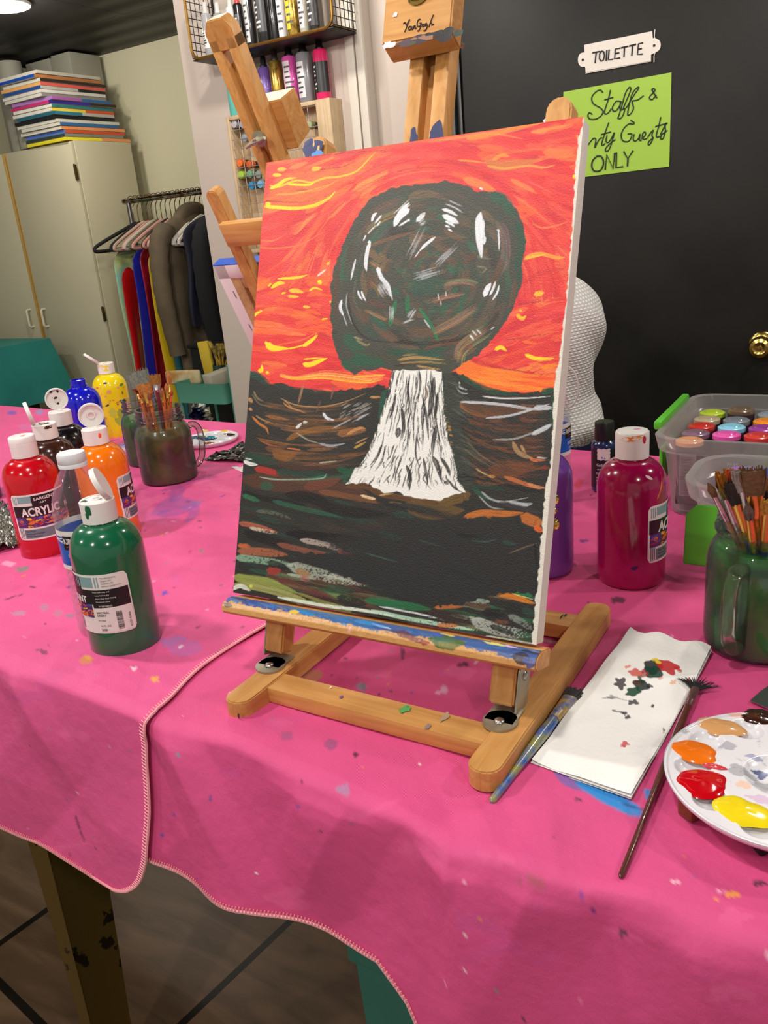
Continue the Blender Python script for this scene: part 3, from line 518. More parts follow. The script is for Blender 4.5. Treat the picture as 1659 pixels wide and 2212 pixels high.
    for pts, w, a, dr in [([(803,478),(807,466),(814,460)],6,1,0), ([(810,482),(820,470),(824,465)],4,.95,0), ([(814,488),(822,478)],3.5,.9,0), ([(852,488),(860,472),(878,456),(884,452)],12,1,0), ([(858,465),(870,450),(884,438)],6,.95,0), ([(852,472),(866,458),(886,442)],4,.9,0), ([(862,488),(875,480),(884,474)],4,.95,0), ([(882,474),(884,478)],5,1,0), ([(850,462),(885,430)],2,.6,.3),
        ([(900,478),(910,468),(918,460)],10,.85,.1), ([(905,485),(920,475)],16,.5,.4), ([(956,452),(970,456),(988,466)],7,.95,0), ([(957,465),(975,474),(990,482)],12,1,0), ([(962,478),(975,484),(982,490)],5,.95,0), ([(962,487),(972,491)],4,.9,0), ([(968,495),(977,500)],3.5,.95,0), ([(962,440),(985,450),(1000,460)],2.5,.7,.2), ([(970,433),(998,446)],2,.6,.2),
        ([(1038,460),(1034,485),(1036,520),(1040,556)],15,.95,.05), ([(1044,476),(1042,500),(1046,515)],9,.9,.05), ([(1048,512),(1045,528)],6,.9,.05), ([(1076,498),(1078,520),(1078,540)],4,.85,.1), ([(1074,496),(1080,500)],4,.8,0), ([(940,512),(920,528),(906,542)],6,.95,.02), ([(906,542),(896,556)],2.5,.8,.1), ([(800,524),(794,540),(790,570),(792,585)],8,.9,.15), ([(797,526),(799,520)],7,1,0), ([(768,560),(762,585),(758,605)],4,.85,.1), ([(790,508),(785,520)],3,.9,0), ([(795,505),(812,486)],3,.7,.3),
        ([(817,582),(824,600),(838,618),(843,640)],9,.9,.15), ([(816,578),(820,592)],9,1,0), ([(820,610),(836,625),(838,640)],22,.55,.5), ([(842,620),(848,650)],3,.7,.2), ([(773,628),(776,638),(783,648)],4,1,0), ([(781,629),(784,638),(790,650)],4,1,0), ([(738,648),(735,665),(742,682)],6,.95,.05), ([(742,682),(750,705)],2,.6,.2), ([(750,632),(748,660),(760,700)],2,.5,.2),
        ([(1046,640),(1052,625),(1060,612)],11,1,0), ([(1058,638),(1066,622),(1070,608)],5,.95,0), ([(1064,648),(1074,632),(1078,616)],4,.95,0), ([(1015,724),(1024,735)],4,.9,0), ([(1030,712),(1040,722)],3,.7,.1), ([(1020,714),(1030,725)],3,.7,.1), ([(846,660),(850,690),(846,700)],10,.6,.35), ([(880,690),(892,672),(898,664)],10,.6,.4), ([(870,700),(898,690)],8,.5,.5), ([(916,690),(930,710)],3,.7,.3), ([(890,600),(930,590),(960,580)],18,.4,.55), ([(940,575),(975,545),(990,525)],12,.4,.55), ([(880,560),(920,480)],14,.3,.6), ([(1060,712),(1068,706)],3,.5,.3),
        ([(946,634),(948,648)],1.8,.7,0), ([(963,630),(964,642)],1.8,.7,0), ([(1036,405),(1043,410)],4,.95,0), ([(952,650),(953,660)],1.8,.7,0)]:
        if dr >= .3 and w >= 8:
            d = np.array(pts[-1], float)-np.array(pts[0], float); nn = np.array([-d[1], d[0]])/(np.hypot(*d)+1e-6)
            for q in range(int(w*1.1)):
                o = nn*K.uniform(-.5, .5)*w; a0, a1 = K.uniform(0, .35), K.uniform(.55, 1); P0 = np.array(pts[0])+d*a0+o; P1 = np.array(pts[0])+d*a1+o
                S([tuple(P0), tuple((P0+P1)/2+nn*K.uniform(-1,1)), tuple(P1)], K.uniform(1, 2.2), (196,198,204), a*.9, .25, .2, .4, .4)
        else: S(pts, w, WH, a, dr, .2, .35, .2)
    # unpainted right margin with a ragged edge
    EDG = [(1259,253),(1247,300),(1243,345),(1240,378),(1236,450),(1231,520),(1225,600),(1217,700),(1208,770),(1199,820),(1196,850),(1193,950),(1190,1000),(1180,1050),(1174,1100),(1170,1150),(1166,1200),(1162,1260),(1156,1300),(1153,1350),(1148,1392)]
    p.poly([(x+(3 if y < 700 else 0), y) for x, y in EDG]+[(1240,1420),(1300,240)], (226,222,210), 1, 2.5, 1.2, 21)
CB = Vector((-.5205, .536, TZ+.0862)); CYAW, CTILT, CW, CHH, CT = .0264, .349, .3050, .4110, .018
CXA = Vector((math.cos(CYAW), math.sin(CYAW), 0)); CUP = Vector((-math.sin(CYAW)*math.sin(CTILT), math.cos(CYAW)*math.sin(CTILT), math.cos(CTILT))); CN = CXA.cross(CUP)
CMAT = Matrix(((CXA.x, CUP.x, CN.x, CB.x), (CXA.y, CUP.y, CN.y, CB.y), (CXA.z, CUP.z, CN.z, CB.z), (0,0,0,1)))
def fieldmesh(name, P3, nu, nv, cols, m, parent, world=True):
    # P3: (nv+1)*(nu+1) x 3 array of points
    me = bpy.data.meshes.new(name)
    if parent is not None and world:
        Mi = np.array(wmat(parent).inverted()); P3 = P3@Mi[:3,:3].T+Mi[:3,3]
    n = len(P3); me.vertices.add(n); me.vertices.foreach_set('co', P3.astype(np.float32).ravel())
    i = np.arange(nu)[None, :]+np.arange(nv)[:, None]*(nu+1); q = np.stack([i, i+1, i+nu+2, i+nu+1], -1).reshape(-1, 4); nf = len(q)
    me.loops.add(nf*4); me.loops.foreach_set('vertex_index', q.ravel().astype(np.int32)); me.polygons.add(nf)
    me.polygons.foreach_set('loop_start', np.arange(nf, dtype=np.int32)*4); me.polygons.foreach_set('loop_total', np.full(nf, 4, np.int32))
    me.update(calc_edges=True)
    ca = me.color_attributes.new('col', 'FLOAT_COLOR', 'POINT'); ca.data.foreach_set('color', np.concatenate([cols, np.ones((n, 1), np.float32)], 1).astype(np.float32).ravel())
    me.polygons.foreach_set('use_smooth', np.ones(nf, bool)); me.materials.append(m)
    o = bpy.data.objects.new(name, me); COL.objects.link(o)
    if parent is not None: o.parent = parent
    return o
def projarr(P):
    d = P-np.array(CAM); z = d@np.array(AF); return CX+FPX*(d@np.array(AR))/z, CY-FPX*(d@np.array(AU))/z
def build_painting():
    t = thing('painting', 'large canvas painting of a dark round tree with white trunk under a red sky', 'painting', CB)
    nu, nv = 560, 740
    U, V = np.meshgrid(np.linspace(0, CW, nu+1), np.linspace(0, CHH, nv+1)); M = np.array(CMAT)
    P3 = np.stack([U.ravel(), V.ravel(), np.zeros(U.size)], 1)@M[:3,:3].T+M[:3,3]
    X, Y = projarr(P3); p = Painter(X, Y, (224,50,46)); paint_canvas(p)
    fieldmesh('painted_front', P3, nu, nv, p.c, vcol('acrylic_on_canvas', .42, .25, 900, .4), t)
    mb = MB(); mb.box((0,0,-CT), (CW,CHH,-.0003), .0012, CMAT)
    o = obj('canvas_side', mb, mat('raw_canvas', (228,224,212), .8, bump=.3, bs=900), t, world=True); o['label'] = 'unpainted cream canvas edge'
    mb = MB()
    for a, b in [((.002,.002),(.032,CHH-.002)), ((CW-.032,.002),(CW-.002,CHH-.002)), ((.03,.002),(CW-.03,.032)), ((.03,CHH-.032),(CW-.03,CHH-.002))]: mb.box((a[0],a[1],-CT-.003), (b[0],b[1],-CT+.001), .001, CMAT)
    obj('stretcher_bar', mb, wood('pine', 1, (206,170,120), (180,140,92)), t, world=True)
build_painting()
# ---------------------------------------------------------------- table and cloths
E0 = Vector((-.564, .445, TZ)); ED = Vector((.9989, -.0480, 0)).normalized(); EN = Vector((ED.y, -ED.x, 0))   # edge origin, along, towards the viewer
TDEP = .93
def cloth(name, label, a_of, s_len, dz, seed, colbase, ns_top, na, near_a, stains, spread):
    """a_of(k, s) -> distance along the edge; s<0 on the top, s>0 down the front"""
    hang = 90
    s_top = -TDEP*(1-np.linspace(0, 1, ns_top))**1.5
    S = np.concatenate([s_top, np.linspace(0, 1, hang+1)[1:]])       # second half is a fraction of the hang
    K = np.linspace(0, 1, na+1); Kx, Sx = np.meshgrid(K, S)
    hangm = Sx > 0
    A0 = a_of(Kx, np.zeros_like(Sx)); L = s_len(A0); Sm = np.where(hangm, Sx*L, Sx)
    A = a_of(Kx, Sm)
    r = .007; nz = vnoise(A*9+20, Sm*9+20, seed); nz2 = vnoise(A*22+9, Sm*15+9, seed+1); nz3 = vnoise(A*4+7, Sm*2+7, seed+2)
    out = np.zeros_like(A); z = np.zeros_like(A)
    flat = Sm <= 0; arc = (Sm > 0) & (Sm <= r*PI/2); dn = Sm > r*PI/2
    th = np.clip(Sm/r, 0, PI/2)
    out = np.where(flat, Sm, r*np.sin(th)); z = np.where(flat, 0, -r+r*np.cos(th)); z = np.where(dn, -r-(Sm-r*PI/2), z)
    amp = np.clip(Sm/.14, 0, 1)
    sp, ph = spread
    fold = np.abs(((A*3.1+Sm*3.5+nz3*.5) % 1)-.5)*2; out = out+amp*(.008*fold+.008*nz3+.005*(nz-.3)+.003*(nz2-.5)+.02*np.exp(-((A-.05-Sm*.5)/.05)**2))+np.clip(Sm/.25, 0, 1)*.02
    for a0, sl, wd, am in [(.335,.25,.035,.014),(.405,-.3,.05,.012),(.03,.9,.045,.010),(.19,.35,.05,.009),(.50,.2,.06,.012),(-.20,.8,.05,.008),(-.42,.5,.06,.010),(.25,-.5,.05,.008)]:
        out = out+am*np.clip(1-np.abs(A-a0-Sm*sl)/wd, 0, 1)*np.clip(Sm/.02, 0, 1)*np.clip(1.25-Sm/.12, 0, 1)
    # soft pillows and creases just behind the edge
    e = np.exp(-((Sm+.03)/.05)**2); z = z+np.where(flat, e*(nz-.35)*.006+(nz2-.5)*.0006, 0)+np.where(~flat, (nz-.5)*.003*np.clip(1-Sm/.03, 0, 1), 0)
    for a0, sl, wd, am in [(.335,-.5,.03,.004),(.41,.7,.035,.005),(.37,1.6,.03,.003),(.47,-.3,.04,.004),(.12,.2,.04,.0025)]:
        z = z+am*np.clip(1-np.abs(A-a0-Sm*sl)/wd, 0, 1)*np.clip((Sm+.085)/.07, 0, 1)*np.where(Sm < .01, 1, 0)
    e2 = np.exp(-((A-.36)/.10)**2); out = out+e2*.016*np.clip((Sm+.03)/.03, 0, 1); z = z+np.where(Sm > -.05, e2*.003*np.sin(A*70), 0)*np.clip((Sm+.05)/.05, 0, 1)
    z = z+dz; out = out+dz*np.clip(Sm/.01, 0, 1)*1.4
    P3 = np.stack([E0.x+A*ED.x+out*EN.x, E0.y+A*ED.y+out*EN.y, TZ+z], -1).reshape(-1, 3)
    X, Y = projarr(P3); p = Painter(X, Y, colbase)
    g = vnoise(A.ravel()*14, Sm.ravel()*14, seed+5)*.6+vnoise(A.ravel()*50, Sm.ravel()*50, seed+6)*.4
    p.c *= (1+.16*(g[:, None]-.5)).astype(np.float32)
    stains(p)
    t = thing(name, label, 'tablecloth', E0)
    m = vcol('pink_cotton_cloth', .62, .35, 60, .35, weave=420)
    fieldmesh('cloth', P3, na, len(S)-1, p.c, m, t)
    return t, P3.reshape(len(S), na+1, 3), S
def stains_common(p, seed, boxes, n):
    K = random.Random(seed)
    cs = [(70,60,74),(90,130,110),(120,90,150),(250,250,246),(60,70,180),(230,150,60),(150,40,70),(110,140,130),(60,50,60),(255,170,205),(255,190,215)]
    for k in range(n):
        x0, y0, x1, y1 = K.choice(boxes); x, y = K.uniform(x0, x1), K.uniform(y0, y1); r = K.uniform(1.0, 3.2)
        p.blot(x, y, r*K.uniform(.8, 1.8), r*.7, K.choice(cs), K.uniform(.5,.95), K.uniform(-.5,.5))
    for k in range(int(n*.5)):
        x0, y0, x1, y1 = K.choice(boxes); x, y = K.uniform(x0, x1), K.uniform(y0, y1); p.blot(x, y, K.uniform(12,60), K.uniform(5,24), K.choice([(214,84,150),(250,120,175),(222,80,140),(205,90,160)]), K.uniform(.1,.3), K.uniform(-.4,.4), .5)
def stain_shade_right(p):
    stains_common(p, 31, [(330,1380,1300,2150),(560,1340,1150,1560),(1180,1000,1659,1900),(900,1700,1659,2212),(430,930,640,1100)], 150)
    S = p.stroke; B = p.blot
    S([(1195,1662),(1230,1684),(1290,1700),(1330,1722),(1360,1745)], 34, (92,100,176), .75, .05, .3, .2)
    S([(1245,1690),(1300,1716),(1345,1738),(1385,1758)], 30, (30,140,214), .95, 0, .35, .15, .1); B(1400,1716,9,12,(30,140,214),.9); S([(1330,1728),(1380,1748),(1410,1750)], 3, (40,80,140), .8, .1)
    for x, y, rx, ry, c in [(780,1482,12,8,(150,140,160)),(785,1486,5,10,(130,120,140)),(960,1490,10,8,(206,150,180)),(675,1460,22,14,(190,130,96)),(742,1706,14,12,(176,130,170)),(768,1630,6,5,(30,24,40)),(715,1608,16,10,(160,80,130)),(620,1590,14,10,(176,80,130)),(500,1500,8,3,(255,220,235)),(520,1521,6,3,(255,220,235)),(384,1630,5,5,(110,150,176)),(1282,1965,8,6,(96,40,130)),(1345,2015,7,9,(70,60,84)),(1250,1727,7,4,(70,60,84)),(1583,1932,16,6,(246,160,60)),(1551,1943,6,4,(246,160,60)),(1640,1908,14,7,(40,44,54)),(1480,1850,6,3,(220,120,110)),
        (1460,1905,8,4,(250,190,210)),(1555,1925,9,4,(246,180,210)),(1262,1168,11,3,(70,40,120)),(1335,1296,16,7,(76,50,60)),(1250,1045,12,8,(214,60,90)),(1480,1030,8,6,(214,60,90)),(1395,1508,8,3,(90,60,90)),(1190,1386,14,4,(50,30,50)),(870,1410,4,14,(90,40,80)),(1000,1436,14,5,(90,30,70)),(650,1690,4,3,(120,40,70)),(760,1780,8,6,(200,90,140)),(820,1560,10,4,(230,140,170)),(905,1650,3,2,(250,220,230)),(600,1560,30,9,(222,90,146)),(1560,1350,24,12,(200,70,120)),(455,1725,5,4,(110,80,150)),(1150,1905,30,12,(186,90,110))]: B(x, y, rx, ry, c, .85)  # paint stains, plus the magenta bottle's cast shadow painted dark at its foot
    for pts, w, c in [([(940,1500),(965,1486)],7,(222,170,196)), ([(1000,1418),(1010,1440),(1022,1436)],3,(70,30,70)), ([(1025,1432),(1040,1424)],4,(250,230,240)), ([(1150,1380),(1200,1388),(1230,1398)],4,(190,180,190)), ([(1540,1480),(1560,1484)],3,(80,40,80))]: S(pts, w, c, .8, .1)
def st_left(p):
    stains_common(p, 77, [(0,1200,540,1480),(0,880,560,1200),(0,1480,320,1880),(300,1010,560,1300)], 120)
    S = p.stroke; B = p.blot
    S([(330,1110),(380,1085),(420,1100),(400,1130)], 26, (150,84,160), .6, .1); S([(370,1080),(385,1062),(400,1058)], 26, (140,80,160), .55, .1); S([(340,1112),(380,1106),(430,1090)], 16, (120,84,170), .45, .1); B(425,1085,12,5,(110,110,170),.6); B(350,1120,40,14,(190,90,160),.3)
    for x, y, rx, ry, c in [(46,1230,10,6,(110,140,130)),(58,1226,5,3,(110,140,130)),(18,1218,14,6,(240,170,200)),(95,1312,9,7,(180,130,160)),(40,1325,16,5,(190,140,165)),(125,1325,10,8,(190,120,150)),(150,1330,10,5,(150,120,140)),(70,1268,6,3,(80,40,60)),(186,1426,15,8,(216,140,70)),(190,1420,8,5,(226,160,70)),(357,1281,6,5,(60,70,190)),(334,1467,8,7,(246,176,50)),(150,1268,5,3,(90,60,130)),(290,1444,6,3,(255,235,240)),(96,1410,7,5,(110,60,90)),(85,1404,10,2,(120,70,90)),(26,892,9,5,(110,90,190)),(86,890,7,6,(140,150,200)),(60,922,20,7,(220,110,170)),(40,1172,6,5,(206,40,70)),(400,1400,40,16,(200,100,170)),(370,1385,26,10,(180,110,180)),(390,1398,4,3,(250,235,245)),(480,1408,4,3,(140,50,90)),(255,1322,4,3,(110,50,80)),(210,1100,5,4,(190,60,90)),(300,1400,20,8,(206,90,160))]: B(x, y, rx, ry, c, .8)
    for pts, w, c in [([(8,1296),(26,1290),(48,1284)],3,(80,40,70)), ([(162,1757),(172,1790),(184,1822)],5,(110,44,90)), ([(104,1390),(110,1400)],2,(90,50,80)), ([(350,1060),(440,1032),(470,1030)],10,(176,70,130)), ([(500,1270),(520,1268)],3,(80,50,80))]: S(pts, w, c, .8, .05)
def L_left(A): return np.interp(A, [-3, -.34, -.2, -.08, .1], [.222, .222, .218, .214, .21])
def a_left(K, S):
    al = -1.95; S0 = S; Rr = .075; L = .214
    aR = np.where(S <= 0, .004*np.sin(S*18)+.014*np.exp(-((S)/.05)**2)-.002*np.clip((-S-.02)/.1, 0, 1), np.interp(S, [0, .05, .1, .17, .24], [.016, .012, .012, .004, .002]))
    cut = np.where(S > L-Rr, Rr-np.sqrt(np.maximum(0, Rr*Rr-np.clip(S-(L-Rr), 0, Rr)**2)), 0)
    kk = np.where(K < .25, K/.25*.45, .45+(K-.25)/.75*.55)
    return al+(aR-cut-al)*kk
def L_right(A): return np.interp(A, [-1, -.05, .14, .22, .27, .30, .34, .45, 2], [.165, .158, .140, .139, .137, .158, .215, .31, .36])
def a_right(K, S): return -.15+1.35*np.where(K < .75, K/.75*.6, .6+(K-.75)/.25*.4) + 0*S
tc1, PR, SR = cloth('tablecloth', 'pink tablecloth under the easel, its hem hanging along the lower right', a_right, L_right, .0012, 3, (219,80,137), 230, 420, 0, stain_shade_right, (.25, .6))
tc2, PL, SL = cloth('tablecloth', 'pink tablecloth overlapping at left, with rounded stitched corner hanging down', a_left, L_left, .0046, 3, (229,90,148), 200, 340, 0, st_left, (.15, 2.2))
def hem(parent, pts, n_up):
    mb = MB(); pts = [Vector(p) for p in pts]
    mb.tube(pts, .0016, 6)
    acc = 0; last = pts[0]; k = 0
    for i in range(1, len(pts)):       # overlock loops
        seg = pts[i]-pts[i-1]; L = seg.length; d = 0
        while acc+L-d >= .0034:
            d += .0034-acc; acc = 0; c = pts[i-1]+seg*(d/L); t = seg.normalized(); up = n_up(c); q = up*.0052+t*.0012
            mb.tube([c-up*.001+EN*.001, c+q*.5+EN*.0016+Vector((0,0,.0008)), c+q+EN*.001+Vector((0,0,.0005))], .00055, 4)
        acc += L-d
    obj('hem_stitching', mb, mat('pale_pink_thread', (244,170,178), .8), parent, world=True)['label'] = 'pale pink overlock hem'
hem(tc1, [PR[-1, i] for i in range(0, PR.shape[1])], lambda c: Vector((0,0,1)))
i0 = PL.shape[1]-1
edgeL = [PL[-1, i] for i in range(120, i0, 1)]+[PL[j, i0] for j in range(PL.shape[0]-1, 40, -1)]
def upL(c):
    if c.z > TZ-.002: return -ED
    a = (c-E0).dot(ED); return (Vector((0,0,1)) if a < -.09 else (Vector((0,0,1))*max(0,(-.02-a)/.07)-ED).normalized())
hem(tc2, edgeL, upL)
tt = thing('table', 'long work table with olive painted steel legs under the pink tablecloths', 'table', (E0.x, E0.y, 0))
def tp(a, s, z): return E0+ED*a-EN*s+Vector((0,0,z))
mb = MB(); TM = Matrix(((ED.x, -EN.x, 0, E0.x), (ED.y, -EN.y, 0, E0.y), (0,0,1,TZ), (0,0,0,1)))
mb.box((-1.94,.010,-.034), (1.19,TDEP-.006,-.0065), .003, TM); obj('tabletop', mb, mat('table_board', (90,76,60), .6), tt, world=True)
mb = MB(); mb.box((-1.9,.05,-.10), (1.15,.07,-.031), 0, TM); mb.box((-1.9,TDEP-.07,-.10), (1.15,TDEP-.05,-.031), 0, TM); obj('apron', mb, mat('olive_steel', (118,98,44), .45, .3, c2=(84,64,26), vs=7), tt, world=True)
def tableg(a, s, sx, sy):
    # folded sheet steel leg: an angle that narrows to the foot and splays out
    mb = MB(); n = 14; vs = []
    for j in range(n+1):
        t = j/n; z = -.10-(TZ-.10)*t; w = .092-.05*t; o = .035*t
        cx, cy = a+sx*o, s+sy*o
        prof = [(cx-sx*w, cy+sy*.002), (cx-sx*w*.45, cy-sy*.004), (cx-sx*.012, cy), (cx, cy-sy*.012*-1), (cx-sx*.004, cy-sy*w*.45), (cx-sx*.0, cy-sy*w)]
        prof2 = [(x-sx*.004*(i > 2), y-sy*.004*(i <= 2)-sy*.0) for i, (x, y) in enumerate(prof)][::-1]
        vs += [(x, y, z) for x, y in prof+prof2]
    m = 12; fs = [(j*m+i, j*m+(i+1) % m, (j+1)*m+(i+1) % m, (j+1)*m+i) for j in range(n) for i in range(m)]
    fs += [tuple(range(m)), tuple(n*m+i for i in reversed(range(m)))]
    mb.add([TM @ Vector(v) for v in vs], fs)
    mb.box((a+sx*.035-sx*.05-.012, s+sy*.035-sy*.01-.018, -TZ+.001), (a+sx*.035-sx*.0+.012, s+sy*.035+.018, -TZ+.02), .003, TM)
    return mb
legm = bpy.data.materials.new('chipped_olive_paint'); legm.use_nodes = True; nt = legm.node_tree; b_ = nt.nodes['Principled BSDF']
tc_ = nt.nodes.new('ShaderNodeTexCoord'); n_ = nt.nodes.new('ShaderNodeTexNoise'); n_.inputs['Scale'].default_value = 42; n_.inputs['Detail'].default_value = 8
n3 = nt.nodes.new('ShaderNodeTexNoise'); n3.inputs['Scale'].default_value = 9
m_ = nt.nodes.new('ShaderNodeMath'); m_.operation = 'MULTIPLY'; r_ = nt.nodes.new('ShaderNodeValToRGB'); r_.color_ramp.elements[0].position = .345; r_.color_ramp.elements[1].position = .36
r_.color_ramp.elements[0].color = lin((104,84,34))+(1,); r_.color_ramp.elements[1].color = lin((34,24,14))+(1,)
nt.links.new(tc_.outputs['Object'], n_.inputs['Vector']); nt.links.new(tc_.outputs['Object'], n3.inputs['Vector']); nt.links.new(n_.outputs['Fac'], m_.inputs[0]); nt.links.new(n3.outputs['Fac'], m_.inputs[1]); nt.links.new(m_.outputs[0], r_.inputs['Fac']); nt.links.new(r_.outputs['Color'], b_.inputs['Base Color'])
b_.inputs['Roughness'].default_value = .38; b_.inputs['Metallic'].default_value = .35
for a, s, sx, sy in [(-.415, .10, 1, -1), (-1.82, .10, -1, -1), (1.05, .10, 1, -1), (-.415, TDEP-.10, 1, 1), (1.05, TDEP-.10, 1, 1)]:
    obj('leg', tableg(a, s, sx, sy), legm, tt, world=True)
# teal bin and stool under the table
P = wy(762, 2140, .60); mb = MB(); bw, bd, bh = .34, .30, .0
zt = .52; b = bmesh.new()
mb.add([(0,0,.0),(bw,0,0),(bw,bd,0),(0,bd,0),(-.01,-.01,zt),(bw+.01,-.01,zt),(bw+.01,bd+.01,zt),(-.01,bd+.01,zt),(.0,.0,zt),(bw,0,zt),(bw,bd,zt),(0,bd,zt),(.01,.01,.02),(bw-.01,.01,.02),(bw-.01,bd-.01,.02),(.01,bd-.01,.02)],
  [(0,3,2,1),(0,1,5,4),(1,2,6,5),(2,3,7,6),(3,0,4,7),(4,5,9,8),(5,6,10,9),(6,7,11,10),(7,4,8,11),(8,9,13,12),(9,10,14,13),(10,11,15,14),(11,8,12,15),(12,13,14,15)])
t = thing('storage_bin', 'teal plastic bin standing on the floor under the pink tablecloth', 'bin', (P.x+.028, .60, .0)); obj('bin_body', mb, mat('teal_plastic', (52,128,116), .5, var=.1, vs=6), t, smooth=False)
mb = MB(); mb.box((-.016,-.016,zt-.03), (bw+.016,-.009,zt+.004), .002); mb.box((-.016,bd+.009,zt-.03), (bw+.016,bd+.016,zt+.004), .002); mb.box((-.016,-.01,zt-.03), (-.009,bd+.01,zt+.004), .002); mb.box((bw+.009,-.01,zt-.03), (bw+.016,bd+.01,zt+.004), .002)
obj('bin_rim', mb, mat('teal_plastic'), t)
# ---------------------------------------------------------------- wooden table easels
WX, WY_, WZ = wood('beech_x', 0), wood('beech_y', 1), wood('beech_z', 2)
STEEL = mat('worn_steel', (178,172,150), .42, .65, var=.2, vs=60); BRASS = mat('brass', (212,180,96), .2, 1.0); SCREW = mat('screw_steel', (170,168,160), .35, 1)
def rail_poly(w, y0, y1, r):
    P = []
    for sx, yy, a0 in [(1, y0, -90), (1, y1, 0), (-1, y1, 90), (-1, y0, 180)]:
        for k in range(5):
            a = R(a0+k*22.5); P.append((sx*(w/2-r)+r*math.cos(a), (yy+r if yy == y0 else yy-r)+r*math.sin(a)))
    return P
def rounded_bar(w, h, L, r=.012):      # bar along +z with rounded top, section w(x) x h(y)
    mb = MB(); P = [(-w/2,0),(w/2,0)]
    for k in range(9):
        a = PI*k/8; P.append((w/2*math.cos(a), L-w/2*.9+w/2*.9*math.sin(a)))
    mb.prism(P, -h/2, h/2, Matrix(((1,0,0,0),(0,0,-1,0),(0,1,0,0),(0,0,0,1))), bev=.0015); return mb
def splats(t, specs, parent_label=None):
    mb = MB(); mb.c = []
    for (P, n, rx, ry, c) in specs:
        P = Vector(P); n = Vector(n).normalized(); a = Vector((0,0,1)) if abs(n.z) < .9 else Vector((1,0,0)); x = a.cross(n).normalized(); y = n.cross(x)
        k = random.Random(int(P.x*1e4+P.y*3e4)); N = 14; vs = [P+n*.0007]; mb.cc = lin(c)
        for i in range(N):
            f = 1+k.uniform(-.3,.3); an = 2*PI*i/N; vs.append(P+n*.0004+x*(rx*f*math.cos(an))+y*(ry*f*math.sin(an)))
        mb.add(vs, [(0, 1+i, 1+(i+1) % N) for i in range(N)])
    return obj('paint_spots', mb, vcol('dried_paint', .45), t, world=True, colors=True)
def easel(base, rotz, label, mast_len, clamp_at, ledge_u, tilt, clamp_label, front=True):
    """base = point on the table under the left rail's hinge; local x right, y away"""
    t = thing('table_easel', label, 'easel', base, rotz)
    w, h, Wd = .0270, .0183, .240
    y0, y1 = -.063, .239
    for x in (0, Wd):
        mb = MB(); mb.prism(rail_poly(w, y0, y1, .0125), .0015, h+.0015, Tm(x, 0, 0), bev=.0012); r = obj('foot_rail', mb, WY_, t)
    mb = MB(); mb.box((w/2-.001, -.029, .003), (Wd-w/2+.001, -.0013, h), .0012); obj('front_crossbar', mb, WX, t)
    mb = MB(); mb.box((w/2-.001, .180, .003), (Wd-w/2+.001, .208, h), .0012); obj('rear_crossbar', mb, WX, t)
    q = Matrix.Rotation(-tilt, 4, 'X'); SX = -.012; YC = .0232
    UL = .4905; yw = CYAW if front else 0
    for x in (Wd/2+SX-.1178, Wd/2+SX+.1178):
        mb = rounded_bar(.0215, .019, UL); b2 = MB(); b2.add(mb.v, mb.f, Tm(x, YC, .034) @ q @ Tm(0,0,-.0085)); obj('upright', b2, WZ, t)
        xx = x+.006; mb = MB(); mb.box((-.016, -.013, 0), (.010, .013, .0022), .0008, Tm(xx, YC-.012, h+.0016)); mb.lathe([(.0145,0),(.0145,.0022)], 20, Tm(xx-.002, YC-.022, h+.0016))
        s = 1 if x > Wd/2 else -1
        M = Tm(x+s*.0116, YC, h+.001) @ q; P = [(-.012,0),(.012,0)]+[(.012*math.cos(PI*k/8), .034+.012*math.sin(PI*k/8)) for k in range(9)]
        mb.prism(P, 0, .0018, M @ Matrix(((0,0,s,0),(1,0,0,0),(0,1,0,0),(0,0,0,1))), bev=.0003)
        br = obj('hinge_bracket', mb, STEEL, t, sharp=30)
        mb = MB(); mb.blob((0,0,0), (.0018,.0045,.0045), 6, M @ Tm(s*.002, 0, .030)); obj('screw', mb, SCREW, br)
        mb = MB(); mb.blob((0,0,0), (.0045,.0045,.002), 6, Tm(xx-.002, YC-.024, h+.0045)); obj('screw', mb, SCREW, br)
    C0 = Tm(Wd/2+SX, YC, .034) @ Rz(yw) @ q
    for zz, nm in ((.405, 'upper_crossbar'), (.075, 'lower_crossbar')):
        mb = MB(); mb.box((-Wd/2+.002, .0100, zz), (Wd/2-.002, .022, zz+.034), .0015, C0); obj(nm, mb, WX, t)
    top = C0 @ Vector((0, .032, .30)); bot = Vector((Wd/2+SX, .194, .026))
    mb = MB(); L = (top-bot).length; mb.box((-.012, -.007, 0), (.012, .007, L), .0015, align(bot, top, (0,1,0))); obj('rear_strut', mb, WZ, t)
    M = C0; yo = -.0095
    mast = MB(); mast.box((-.0195, yo, .05), (-.0055, yo+.019, mast_len-.02), .0015, M); mast.box((.0055, yo, .05), (.0195, yo+.019, mast_len-.02), .0015, M)
    mast.box((-.0056, yo+(.012 if front else .003), .05), (.0056, yo+(.016 if front else .008), mast_len-.05), 0, M)
    P = [(-.0195, 0), (.0195, 0), (.0195, .022), (.011, .034), (-.011, .034), (-.0195, .022)]
    mast.prism(P, yo, yo+.019, M @ Tm(0, 0, mast_len-.034) @ Matrix(((1,0,0,0),(0,0,1,0),(0,1,0,0),(0,0,0,1))), bev=.0012); mast.box((-.0195, yo, .03), (.0195, yo+.019, .06), .0015, M)
    obj('mast', mast, WZ, t)
    cb = MB(); cz = clamp_at; cb.prism([(-.0225 if front else -.038,-.008),(-.0005,-.014),(-.0005,.062 if front else .046),(-.0225 if front else -.038,.062 if front else .046)], -.033, .033, M @ Tm(-.003, yo, cz) @ Matrix(((0,0,1,0),(1,0,0,0),(0,1,0,0),(0,0,0,1))), bev=.0015)
    c = obj('canvas_clamp', cb, WX, t)
